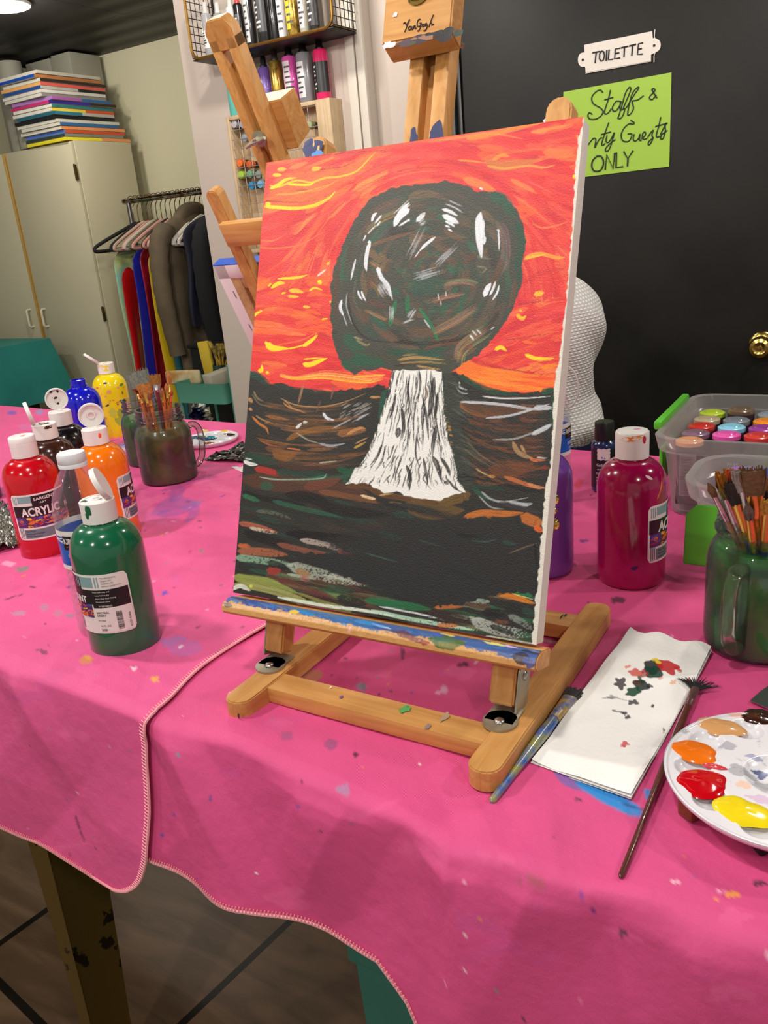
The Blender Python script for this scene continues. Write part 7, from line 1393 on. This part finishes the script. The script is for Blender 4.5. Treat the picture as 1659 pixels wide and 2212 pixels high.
# ---------------------------------------------------------------- teal cart with tray
TX0, TX1, TY0, TY1 = wy(372,826,2.42).x, wy(482,832,2.42).x, 2.42, 2.70; tz = wy(430,829,2.42).z
TEAL = mat('mint_teal_metal', (92,160,140), .4)
t = thing('utility_cart', 'teal metal utility cart with open tray behind the pink table', 'cart', ((TX0+TX1)/2, (TY0+TY1)/2, 0)); ax, ay = (TX0+TX1)/2, (TY0+TY1)/2
TY1 = 2.70; ay = (TY0+TY1)/2; t.location = (ax, ay, 0)
def tray(z):
    mb = MB(); hx, hy = (TX1-TX0)/2, (TY1-TY0)/2; hgt = .082; R0 = rrect_ring(-hx, hx, -hy, hy, .02); R1 = rrect_ring(-hx+.006, hx-.006, -hy+.006, hy-.006, .016); N = len(R0)
    rings = [[(a*.97, b*.97, z-hgt) for a, b in R0], [(a, b, z-.002) for a, b in R0], [(a*1.01, b*1.01, z) for a, b in R0], [(a, b, z-.001) for a, b in R1], [(a*.97, b*.97, z-hgt+.004) for a, b in R1]]
    vs = [v for r_ in rings for v in r_]; fs = [(j*N+i, j*N+(i+1) % N, (j+1)*N+(i+1) % N, (j+1)*N+i) for j in range(4) for i in range(N)]+[tuple(reversed(range(N))), tuple(4*N+i for i in range(N))]
    mb.add(vs, fs); return mb
for z in (tz, tz-.32, tz-.62): obj('tray', tray(z), TEAL, t)
hx, hy = (TX1-TX0)/2, (TY1-TY0)/2
for sx, sy in ((-1,-1),(-1,1),(1,-1),(1,1)):
    mb = MB(); zc2 = tz+(.07 if sx > 0 else .0); mb.tube([(sx*(hx+.006), sy*(hy-.04), .03), (sx*(hx+.006), sy*(hy-.04), zc2)], .008, 10); obj('post', mb, TEAL, t)
    mb = MB(); mb.lathe([(.0001,0),(.025,0),(.027,.006),(.027,.018),(.025,.024),(.0001,.024)], 20, Tm(sx*(hx+.006), sy*(hy-.04)+.012, .028) @ Rx(R(90))); obj('wheel', mb, mat('wheel_black', (20,20,20), .6), t)
# things in the tray
def inT(px, py, Y, z): P = wy(px, py, Y); return P
P = wy(400,815,2.52); mb = MB(); mb.box((-.085,-.012,-.03),(.085,.012,.03), .012, seg=4); solo('paint_roller_sponge', mb, mat('stained_sponge', (206,190,150), .9, c2=(176,130,60), vs=18, bump=.6, bs=90), 'paint-stained cream sponge propped on the left of the teal tray', 'sponge', loc=(P.x-.01, P.y, max(P.z, tz+.002)), rotz=.2)
a = Vector((TX1-.11, TY0+.03, tz-.02)); b = wy(545,785,2.95)
mb = MB(); L_ = .36; mb.box((-.030,-.0,-.012),(.030,.27,.05), .004, Tm(TX1-.095, TY0+.02, tz-.02) @ Rz(R(-14)) @ Rx(R(7))); solo('white_tray_board', mb, mat('dirty_white', (176,168,150), .6), 'long off-white box laid across the teal tray', 'box')
P = wy(478,800,2.62); t = thing('brush_jar', 'dark green jar of yellow brushes standing in the teal cart', 'jar', (P.x, P.y, tz-.077)); mb = MB(); mb.lathe([(.0001,0),(.035,0),(.038,.006),(.038,.085),(.034,.10),(.034,.118),(.030,.118),(.030,.10),(.0001,.099)], 28); obj('jar_body', mb, mat('jar_dark_green', (36,56,44), .2, coat=.4), t)
for k, (dx, dy, px, py) in enumerate([(.0,.0,470,742),(.01,0,452,738),(-.01,.01,485,745),(.012,-.005,508,730),(-.015,0,462,748),(.005,.01,478,742)]):
    T = wy(px, py, 2.62+dy); mb = MB(); mb.tube([(P.x+dx, P.y+dy, tz+.01), tuple(T)], [.004,.005], 8); mb.m = 1; d = (T-Vector((P.x+dx, P.y+dy, tz+.01))).normalized(); mb.tube([tuple(T-d*.05), tuple(T-d*.02), tuple(T)], [.005,.010,.008], 8)
    solo('paintbrush', mb, [mat('yellow_handle', (170,130,40), .4), mat('yellow_hair', (176,150,50), .7, c2=(90,70,30), vs=60)], 'yellow tipped brush in the dark green jar, %s from its left' % ords[k], 'paintbrush', 'brushes in the jar on the cart')
P = wy(448,780,2.66); mb = MB(); mb.box((-.03,-.008,-.09),(.03,.008,.085), .005, Ry(R(-6))); solo('yellow_sponge', mb, mat('yellow_foam', (206,176,50), .8), 'upright yellow foam sponge beside the dark green jar in the cart', 'sponge', loc=(P.x, P.y, max(P.z, tz-.077+.092)))
P = wy(425,900,2.50); crumple_P = [(402,884),(440,880),(446,924),(404,926)]
mb = MB(); Kf = np.random.default_rng(4).random((16,16)); a_ = wy(402,884,2.36); b_2 = wy(444,926,2.36)
mb.grid(lambda u, v: (a_.x+(b_2.x-a_.x)*u, 2.36+.03*Kf[int(v*12), int(u*12)]+.02*math.sin(u*3), a_.z+(b_2.z-a_.z)*v), 12, 12); mb.m = 0
o = solo('foil_bag', mb, mat('navy_foil', (30,36,80), .25, .8, c2=(170,170,150), vs=14), 'navy and silver foil bag hanging on the lower tier of the teal cart', 'bag', smooth=False); md = o.modifiers.new('s', 'SOLIDIFY'); md.thickness = .02
# ---------------------------------------------------------------- teal covered table at left
t = thing('side_table', 'side table hidden under a teal cloth at the left', 'table', (-4.2, 2.2, 0)); mb = MB(); mb.box((-4.70,1.42,TZ-.03),(-3.72,2.78,TZ-.004)); obj('tabletop', mb, mat('table_board', ()), t, world=True)
for sx in (-4.62, -3.80):
    for sy in (1.52, 2.68): mb = MB(); mb.box((sx-.025,sy-.025,0),(sx+.025,sy+.025,TZ-.0301)); obj('leg', mb, mat('dark_leg', (40,34,28), .5), t, world=True)
X0, X1, Y0_, Y1_ = -4.72, -3.700, 1.40, 2.805
mb = MB(); N = 140; per = rrect_ring(X0, X1, Y0_, Y1_, .012, 5)
def perim(per, n):
    P = [Vector((a, b, 0)) for a, b in per]; L_ = [0]
    for i in range(len(P)): L_.append(L_[-1]+(P[(i+1) % len(P)]-P[i]).length)
    out = []
    for k in range(n):
        s = L_[-1]*k/n; i = max(j for j in range(len(P)) if L_[j] <= s); f = (s-L_[i])/(L_[i+1]-L_[i]+1e-9); out.append(P[i].lerp(P[(i+1) % len(P)], f))
    return out
PP_ = perim(per, N); cx_, cy_ = (X0+X1)/2, (Y0_+Y1_)/2; rows = 18; vs = [(cx_, cy_, TZ+.001)]; 
for j in range(rows+1):
    f = j/rows
    for i, p_ in enumerate(PP_):
        corner = max(0, 1-min((p_-Vector((x_, y_, 0))).length for x_ in (X0, X1) for y_ in (Y0_, Y1_))/.16); d = Vector((p_.x-cx_, p_.y-cy_, 0)).normalized()
        o_ = f*(.02+.085*corner)+.008*f*math.sin(i*.9); vs.append((p_.x+d.x*o_, p_.y+d.y*o_, TZ+.001-f*(.30+.06*corner)-(.004 if j else 0)))
fs = [(0, 1+i, 1+(i+1) % N) for i in range(N)]+[(1+j*N+i, 1+(j+1)*N+i, 1+(j+1)*N+(i+1) % N, 1+j*N+(i+1) % N) for j in range(rows) for i in range(N)]
mb.add(vs, fs); solo('tablecloth', mb, mat('teal_cloth', (30,118,112), .6, bump=.4, bs=12, c2=(38,132,124), vs=3), 'teal cloth draped over the side table in front of the cream cabinets', 'tablecloth', sharp=60)
# ---------------------------------------------------------------- marker rack and paints on the pillar wall
PY = 2.33
def W(px, py, Y=PY): return wy(px, py, Y)
rl, rr_, rtz = W(489,253,2.27).x, W(722,300,2.27).x, (W(489,253,2.27).z+W(689,215,2.27).z)/2
zb = rtz-.42; BIRCH = wood('birch', 2, (206,182,146), (186,160,122)); yf = 2.265
t = thing('marker_rack', 'birch marker rack with wire grid hanging on the pale wall', 'rack', ((rl+rr_)/2, PY, zb))
for nm, lo, hi in [('side_board', (rl,yf,zb),(rl+.012,PY-.001,rtz)), ('side_board', (rr_-.052,yf,zb),(rr_,PY-.001,rtz)), ('top_board', (rl+.0121,yf,rtz-.012),(rr_-.0521,PY-.001,rtz)), ('bottom_board', (rl+.0121,yf,zb),(rr_-.0521,PY-.001,zb+.012)), ('back_panel', (rl+.0121,PY-.008,zb+.0121),(rr_-.0521,PY-.0015,rtz-.0121))]:
    mb = MB(); mb.box(lo, hi, .0015 if 'panel' not in nm else 0); obj(nm, mb, BIRCH, t, world=True)
mb = MB(); gx0, gx1 = rl+.013, rr_-.053
nx = 10
for k in range(nx+1): x = gx0+(gx1-gx0)*k/nx; mb.tube([(x,yf+.006,zb+.012),(x,yf+.006,rtz-.012)], .0010, 5)
for k in range(15): z = zb+.014+(rtz-zb-.028)*k/14; mb.tube([(gx0,yf+.0042,z),(gx1,yf+.0042,z)], .0010, 5)
obj('wire_grid', mb, mat('grid_wire', (190,180,170), .4, .6), t, world=True)
mk = [(502,268,'silver',(170,166,170)),(522,268,'grey',(150,150,160)),(526,298,'grey blue',(130,140,150)),(665,270,'olive green',(150,160,110)),(514,352,'orange',(226,110,40)),(518,378,'lime green',(156,196,60)),(537,376,'sage green',(110,150,120)),(556,377,'grey green',(130,140,130)),(570,378,'light green',(150,180,90)),(541,401,'bright blue',(40,130,180)),(560,398,'sky blue',(110,170,206)),(545,270,'slate',(90,96,110)),(536,355,'dark orange',(190,84,30))]
for px, py, nm, col in mk:
    P = W(px, py, yf+.004); P.x = min(max(P.x, gx0+.012), gx1-.012); t = thing('marker_pen', '%s round marker end poking out of the birch rack' % nm, 'marker', (P.x, yf+.0105, P.z), 0, 'markers stored in the birch rack'); mb = MB(); mb.lathe([(.0001,-.004),(.0112,-.003),(.0120,-.001),(.0120,.018)], 20, Rx(R(-90))); obj('cap', mb, mat('marker_'+nm.replace(' ', '_'), col, .35), t)
    mb = MB(); mb.lathe([(.0095,.0181),(.0100,.020),(.0100,.043),(.0001,.043)], 18, Rx(R(-90))); obj('barrel', mb, mat('marker_barrel_'+('olive' if 'olive' in nm else 'dark'), (26,26,28), .4), t)
# bottles standing on the rack
def tall_bottle(P, h, r, col, capcol, label, lab=None, band=None, m2=None, group=None):
    t = thing('paint_bottle', label, 'paint bottle', P, 0, group); hb = h*.80; mb = MB(); mb.lathe([(.0001,0),(r*.9,0),(r,.004),(r,hb*.93),(r*.85,hb*.98),(r*.55,hb)], 28, cap=False); obj('bottle_body', mb, m2 or mat('tall_%d_%d_%d' % col, col, .25, coat=.4), t)
    mb = MB(); mb.lathe([(r*.56,hb-.001),(r*.56,hb+.004),(r*.45,hb+.008),(r*.42,h-.004),(r*.34,h),(.0001,h)], 20); obj('cap', mb, mat('tallcap_%d_%d_%d' % capcol, capcol, .35), t)
    if lab:
        mb = MB(); mb.lathe([(r+.0004,hb*lab[0]),(r+.0004,hb*lab[1])], 24, cap=False, a0=R(lab[3]), a1=R(lab[4])); mb.m = 1
        kk = random.Random(int(P[0]*1e4) % 999)
        for q in range(6): z = hb*(lab[0]+(lab[1]-lab[0])*(.12+.14*q)); mb.lathe([(r+.0007,z),(r+.0007,z+hb*.035)], 10, cap=False, a0=R(lab[3]+18), a1=R(lab[3]+18+kk.uniform(30,70)))
        obj('label', mb, [mat('tl_%d_%d_%d' % lab[2], lab[2], .4), mat('tl_print_%d' % (0 if sum(lab[2]) > 300 else 1), (60,60,64) if sum(lab[2]) > 300 else (206,206,206), .5)], t)
    return t
GB = mat('gold_glass', (196,160,70), .22, .6, c2=(120,96,40), vs=60)
y_ = 2.298; zr = rtz+.0006
for px, top, h, r, col, cap, lb, lab, m2 in [
 (497,182,.205,.018,(90,180,170),(120,200,190),'turquoise tube bottle at the left end of the rack top',None,None),
 (549,125,.150,.019,(20,80,190),(24,24,26),'bright blue paint bottle on the rack, left of the purple one',(.5,.75,(90,130,200),200,330),None),
 (577,112,.160,.018,(110,80,160),(24,24,26),'purple paint bottle on the rack beside the blue one',(.30,.70,(196,176,210),200,270),None),
 (602,104,.175,.018,(190,160,70),(60,56,50),'gold glitter bottle on the rack between purple and pink bottles',(.0,.28,(40,34,34),180,360),GB),
 (633,97,.180,.0205,(206,80,160),(24,24,26),'pink paint bottle with white label on the rack top',(.15,.88,(206,190,196),235,300),None),
 (664,88,.182,.0215,(130,130,134),(24,24,26),'grey paint bottle with silver label on the rack top',(.10,.80,(206,204,206),215,295),None),
 (700,86,.180,.0200,(214,40,100),(20,20,22),'black and hot pink paint bottle at the right end of the rack',(.14,.74,(28,26,28),175,365),None)]:
    x_ = W(px, 205, y_).x; x_ = min(max(x_, rl+.02), rr_-.024); tall_bottle((x_, y_, zr), h*.95, r*1.12, col, cap, lb, lab, None, m2)
# wire basket shelf with bottles
bz = (W(520,104,2.20).z+W(725,70,2.20).z)/2+.012; xL, xR = W(408,50,2.2).x, W(722,60,2.2).x; yb0, yb1 = 2.195, 2.325
t = thing('wire_basket_shelf', 'black wire basket shelf with brass frame, full of paint bottles', 'shelf', ((xL+xR)/2, yb1, bz)); BM = mat('basket_black', (20,18,18), .45, .3); BRS = mat('dull_brass', (140,104,44), .4, .8)
mb = MB(); mb.box((xL,yb0,bz-.004),(xR,yb1,bz-.001), .001); obj('shelf_base', mb, mat('shelf_wood_dark', (96,66,30), .5), t, world=True)
def rloop(y, z0, z1, x0, x1, r, rad, m, nm):
    P = [(a, y, b) for a, b in rrect_ring(x0, x1, z0, z1, r, 5)]; mb = MB(); mb.tube(P, rad, 8, closed=True); return obj(nm, mb, m, t, world=True)
rloop(yb0, bz-.006, bz+.20, xL, xR, .03, .0045, BRS, 'front_frame'); rloop(yb1-.004, bz-.006, bz+.20, xL, xR, .03, .004, BM, 'back_frame')
mb = MB()
for xx in (xL, xR):
    for k in range(9): z = bz+k*.022; mb.tube([(xx,yb0,z),(xx,yb1,z)], .0014, 5)
    for k in range(7): y = yb0+(yb1-yb0)*k/6; mb.tube([(xx,y,bz),(xx,y,bz+.18)], .0014, 5)
mb.box((xL,yb0-.001,bz-.010),(xR,yb1,bz-.0062), .001)
obj('wire_mesh', mb, BM, t, world=True)
y_ = 2.24
for px, h, r, col, cap, lb, lab, m2 in [
 (452,.150,.0170,(150,150,150),(190,186,180),'clear grey bottle at the left end of the wire shelf',(.2,.6,(206,206,206),200,320),None),
 (478,.140,.0160,(140,140,136),(196,192,188),'small bottle with white cap and yellow band on the wire shelf',(.30,.62,(206,196,90),200,330),None),
 (506,.150,.0150,(206,204,200),(190,186,180),'white labelled slim bottle beside the red capped ones',(.2,.8,(206,206,206),190,340),None),
 (522,.155,.0150,(24,24,26),(206,60,60),'black bottle with short red cap on the wire shelf',(.15,.75,(70,70,74),200,300),None),
 (545,.185,.0155,(30,28,30),(210,60,60),'taller black and white bottle with red cap on the wire shelf',(.08,.86,(196,196,196),215,290),None),
 (573,.190,.0200,(26,26,28),(20,20,22),'wide black bottle with round emblem on the wire shelf',(.2,.8,(60,60,62),200,330),None),
 (597,.200,.0120,(18,18,20),(16,16,18),'slim plain black bottle on the wire shelf',None,None),
 (614,.200,.0135,(190,190,192),(190,188,186),'narrow silver and black bottle on the wire shelf',(.05,.9,(206,204,204),235,300),None),
 (637,.200,.0190,(200,160,50),(200,170,80),'gold bottle with bright gold label on the wire shelf',(.12,.95,(230,190,40),230,280),GB),
 (662,.190,.0150,(170,164,150),(180,176,170),'pale silver bottle right of the gold ones on the shelf',(.1,.7,(190,190,190),220,300),None),
 (684,.190,.0170,(40,38,36),(30,28,28),'dark bottle with white script at the right end of the shelf',(.1,.8,(50,48,48),200,340),None)]:
    x_ = W(px, 85, y_).x; x_ = min(max(x_, xL+.022), xR-.02); tall_bottle((x_, y_, bz+.0002), h, r, col, cap, lb, lab, None, m2)
# ---------------------------------------------------------------- person leaning over the far side of the table
PYC = 1.62
def px_x(px, py): return wy(px, py, PYC)
prs = thing('person', 'person in white waffle knit sweater and navy trousers, hunched behind the painting', 'person', (-.62, PYC, 0))
def skinned(name, V, E, Rr, m, parent, levels=2, root=0):
    me = bpy.data.meshes.new(name); o0 = prs.location; me.from_pydata([tuple(Vector(v)-o0) for v in V], E, []); o = bpy.data.objects.new(name, me); COL.objects.link(o); o.parent = parent
    s = o.modifiers.new('skin', 'SKIN'); s.use_smooth_shade = True
    for i, r_ in enumerate(Rr): me.skin_vertices[0].data[i].radius = (r_, r_) if not isinstance(r_, tuple) else r_
    me.skin_vertices[0].data[root].use_root = True
    u = o.modifiers.new('sub', 'SUBSURF'); u.levels = levels; u.render_levels = levels; me.materials.append(m); return o
SKIN = mat('skin', (206,150,124), .5, sub=0)
V = [(-.60,PYC,.86),(-.615,PYC,.98),(-.66,PYC,1.10),(-.72,PYC,1.19),(-.775,PYC,1.225),(-.83,PYC,1.235),(-.875,PYC,1.235)]   # pelvis..neck..head
E_ = [(0,1),(1,2),(2,3),(3,4),(4,5),(5,6)]; Rr = [(.095,.075),(.085,.065),(.080,.055),(.060,.050),(.048,.046),(.088,.080),(.100,.092)]
def chain(pts, rad, start):
    i = start
    for p_, r_ in zip(pts, rad): V.append(p_); Rr.append(r_); E_.append((i, len(V)-1)); i = len(V)-1
    return i
for s in (-1, 1):
    chain([(-.62,PYC+s*.09,.80),(-.60,PYC+s*.10,.45),(-.60,PYC+s*.10,.10),(-.66,PYC+s*.10,.045),(-.74,PYC+s*.10,.035)], [.085,.058,.040,.038,.030], 0)
    w_ = chain([(-.70,PYC+s*.15,1.15),(-.66,PYC+s*.20,.99),(-.80,PYC+s*.17,.955),(-.84,PYC+s*.16,.955)], [.038,.032,.023,.026], 3)
    for k, (dy, l) in enumerate([(-.030,.050),(-.011,.062),(.010,.066),(.029,.058)]): chain([(-.87,PYC+s*.16+dy*.8,.955),(-.87-l*.5,PYC+s*.16+dy,.953),(-.87-l,PYC+s*.16+dy,.938)], [.0095,.0085,.007], w_)
    chain([(-.845,PYC+s*.16-s*.035,.95),(-.875,PYC+s*.16-s*.052,.943)], [.0105,.009], w_)
body = skinned('body', V, E_, Rr, SKIN, prs)
bpy.context.view_layer.update(); me_ = bpy.data.meshes.new_from_object(body.evaluated_get(bpy.context.evaluated_depsgraph_get())); body.modifiers.clear(); body.data = me_
hb_ = MB(); hb_.blob((-.872+.62, 0, 1.233), (.088,.074,.104), 14); bb = bmesh.new(); bb.from_mesh(me_); vv_ = [bb.verts.new(v) for v in hb_.v]
for f_ in hb_.f:
    q_ = [vv_[i] for i in f_]; 
    if len(set(q_)) == len(q_): bb.faces.new(q_)
bmesh.ops.remove_doubles(bb, verts=bb.verts, dist=1e-6); bb.to_mesh(me_); bb.free(); me_.polygons.foreach_set('use_smooth', [True]*len(me_.polygons))
mb = MB(); hx_, hz_ = -.885, 1.235
for s in (-1, 1): mb.blob((hx_-.066+.62, s*.030, hz_+.004), (.008,.011,.007), 6)
mb2 = MB(); mb2.blob((hx_-.078+.62, 0, hz_-.016), (.013,.010,.017), 6); obj('nose', mb2, SKIN, prs); obj('eyes', mb, mat('eye_white', (230,226,220), .3), prs)
mb = MB(); mb.blob((hx_-.064+.62, 0, hz_-.050), (.006,.020,.005), 6); obj('mouth', mb, mat('lips', (176,92,88), .5), prs)
mb = MB(); mb.blob((hx_+.042+.62, 0, hz_+.026), (.090,.084,.098), 12); mb.blob((hx_+.085+.62, 0, hz_-.045), (.045,.068,.08), 10); obj('hair', mb, mat('dark_hair', (60,42,30), .6, bump=.5, bs=200), prs)
# sweater: lofted rings whose back follows the photographed outline
cont = [(1270,975),(1283,958),(1300,940),(1309,922),(1305,905),(1296,885),(1288,862),(1287,845),(1291,815),(1297,785),(1304,755),(1310,725),(1311,700),(1305,675),(1292,650),(1275,630),(1255,612),(1238,602)]
cp = crom(cont, 3); n = 48; vs = []; rings = 0
for (px, py) in cp:
    q = px_x(px, py); zz_ = q.z; f = (zz_-.84)/(1.19-.84)
    halfx = .125+.035*math.sin(min(1, max(0, f))*PI)-.03*max(0, f-.75)/.25; cx_ = q.x-halfx-.012; hy = .155+.02*min(1, max(0, f)); cx_ -= 0
    for i in range(n):
        a = 2*PI*i/n; wob = 1+.025*math.sin(3*a+f*9)+.02*math.sin(7*a+f*20)+.03*math.exp(-((f-.22)/.05)**2)*math.sin(5*a)
        vs.append((cx_+halfx*math.cos(a)*wob-prs.location.x, hy*math.sin(a)*wob, zz_))
    rings += 1
# close over the shoulders towards the neck
q = px_x(1238,602); 
for k, (dx, dz, sc) in enumerate([(-.05,.028,.92),(-.10,.052,.74),(-.14,.066,.52),(-.165,.070,.34)]):
    for i in range(n): a = 2*PI*i/n; vs.append((q.x-.13+dx+.115*sc*math.cos(a)-prs.location.x, .155*sc*math.sin(a), q.z+dz-.02*math.cos(a)))
    rings += 1
fs = [(j*n+i, j*n+(i+1) % n, (j+1)*n+(i+1) % n, (j+1)*n+i) for j in range(rings-1) for i in range(n)]+[tuple(reversed(range(n))), tuple((rings-1)*n+i for i in range(n))]
sm_ = bpy.data.materials.new('waffle_knit'); sm_.use_nodes = True; nt = sm_.node_tree; b = nt.nodes['Principled BSDF']; b.inputs['Base Color'].default_value = lin((212,208,202))+(1,); b.inputs['Roughness'].default_value = .95; L = nt.links
tc = nt.nodes.new('ShaderNodeTexCoord'); w1 = nt.nodes.new('ShaderNodeTexWave'); w1.bands_direction = 'Z'; w1.inputs['Scale'].default_value = 52; w2_ = nt.nodes.new('ShaderNodeTexWave'); w2_.bands_direction = 'DIAGONAL'; w2_.inputs['Scale'].default_value = 42
ml = nt.nodes.new('ShaderNodeMath'); ml.operation = 'MULTIPLY'; bp = nt.nodes.new('ShaderNodeBump'); bp.inputs['Strength'].default_value = .6; bp.inputs['Distance'].default_value = .003
L.new(tc.outputs['Object'], w1.inputs['Vector']); L.new(tc.outputs['Object'], w2_.inputs['Vector']); L.new(w1.outputs['Fac'], ml.inputs[0]); L.new(w2_.outputs['Fac'], ml.inputs[1]); L.new(ml.outputs[0], bp.inputs['Height']); L.new(bp.outputs['Normal'], b.inputs['Normal'])
rm_ = nt.nodes.new('ShaderNodeValToRGB'); rm_.color_ramp.elements[0].color = lin((206,202,198))+(1,); rm_.color_ramp.elements[1].color = lin((250,246,240))+(1,); rm_.color_ramp.elements[1].position = .5; L.new(ml.outputs[0], rm_.inputs['Fac']); L.new(rm_.outputs['Color'], b.inputs['Base Color'])
mb = MB(); mb.add(vs, fs); sw = obj('sweater', mb, sm_, prs, sharp=80)
for s in (-1, 1):
    mb = MB(); pts = crom([(-.68,s*.04,1.165),(-.66,s*.155,1.10),(-.63,s*.195,.985),(-.70,s*.185,.955),(-.785,s*.170,.955)], 5); pts = [(a+.62, b_y, c_) for a, b_y, c_ in pts]
    mb.tube(pts, [.078]*5+[.072]*5+[.060]*5+[.048]*5+[.038], 16); obj('sleeve', mb, sm_, prs, sharp=80)
mb = MB(); Pk = []
for px, py in crom([(1222,788),(1238,800),(1247,820),(1249,845),(1243,868),(1228,882)], 4): q = wy(px, py, PYC-.168); Pk.append(q)
mb.tube(Pk, .0016, 6); obj('side_seam', mb, mat('knit_edge', (196,192,186), .9), prs, world=True)
NV = mat('navy_denim', (28,30,74), .8, bump=.3, bs=200)
Vt = [(-.61,PYC,.94),(-.61,PYC,.82),(-.61,PYC-.09,.76),(-.60,PYC-.10,.45),(-.60,PYC-.10,.12),(-.61,PYC+.09,.76),(-.60,PYC+.10,.45),(-.60,PYC+.10,.12)]
skinned('trousers', Vt, [(0,1),(1,2),(2,3),(3,4),(1,5),(5,6),(6,7)], [(.100,.125),(.105,.130),.095,.070,.055,.095,.070,.055], NV, prs, 2, 1)
for s in (-1, 1): mb = MB(); mb.box((-.14,s*.10-.045,.0),(.10,s*.10+.045,.075), .03, seg=4); obj('shoe', mb, mat('shoe_dark', (40,36,36), .6), prs)
# ---------------------------------------------------------------- light and view
def lamp(x, y, e, r=.045, c=(1,.945,.87), z=ZC-.07):
    l = bpy.data.lights.new('ceiling_lamp_light', 'POINT'); l.energy = e; l.shadow_soft_size = r; l.color = c
    o = bpy.data.objects.new('ceiling_lamp_light', l); COL.objects.link(o); o.location = (x, y, z); return o
LG = 1.0
for x, y, e in [(-2.7,.7,26),(-1.4,.35,31),(-.35,.10,22),(1.0,1.35,24),(.0,1.75,15),(-1.5,1.75,14),(-.6,-1.2,24),(-2.2,-1.0,19),(.9,-.5,20),(LP.x,LP.y,10)]: lamp(x, y, e*LG)
w = bpy.data.worlds.new('room_fill'); SC.world = w; w.use_nodes = True; w.node_tree.nodes['Background'].inputs[0].default_value = (.86,.80,.74,1); w.node_tree.nodes['Background'].inputs[1].default_value = .33
SC.cycles.transparent_max_bounces = 32; SC.cycles.max_bounces = 14
SC.view_settings.view_transform = 'Standard'; SC.view_settings.look = 'None'; SC.view_settings.exposure = .32; SC.view_settings.gamma = 1; SC.view_settings.use_curve_mapping = False
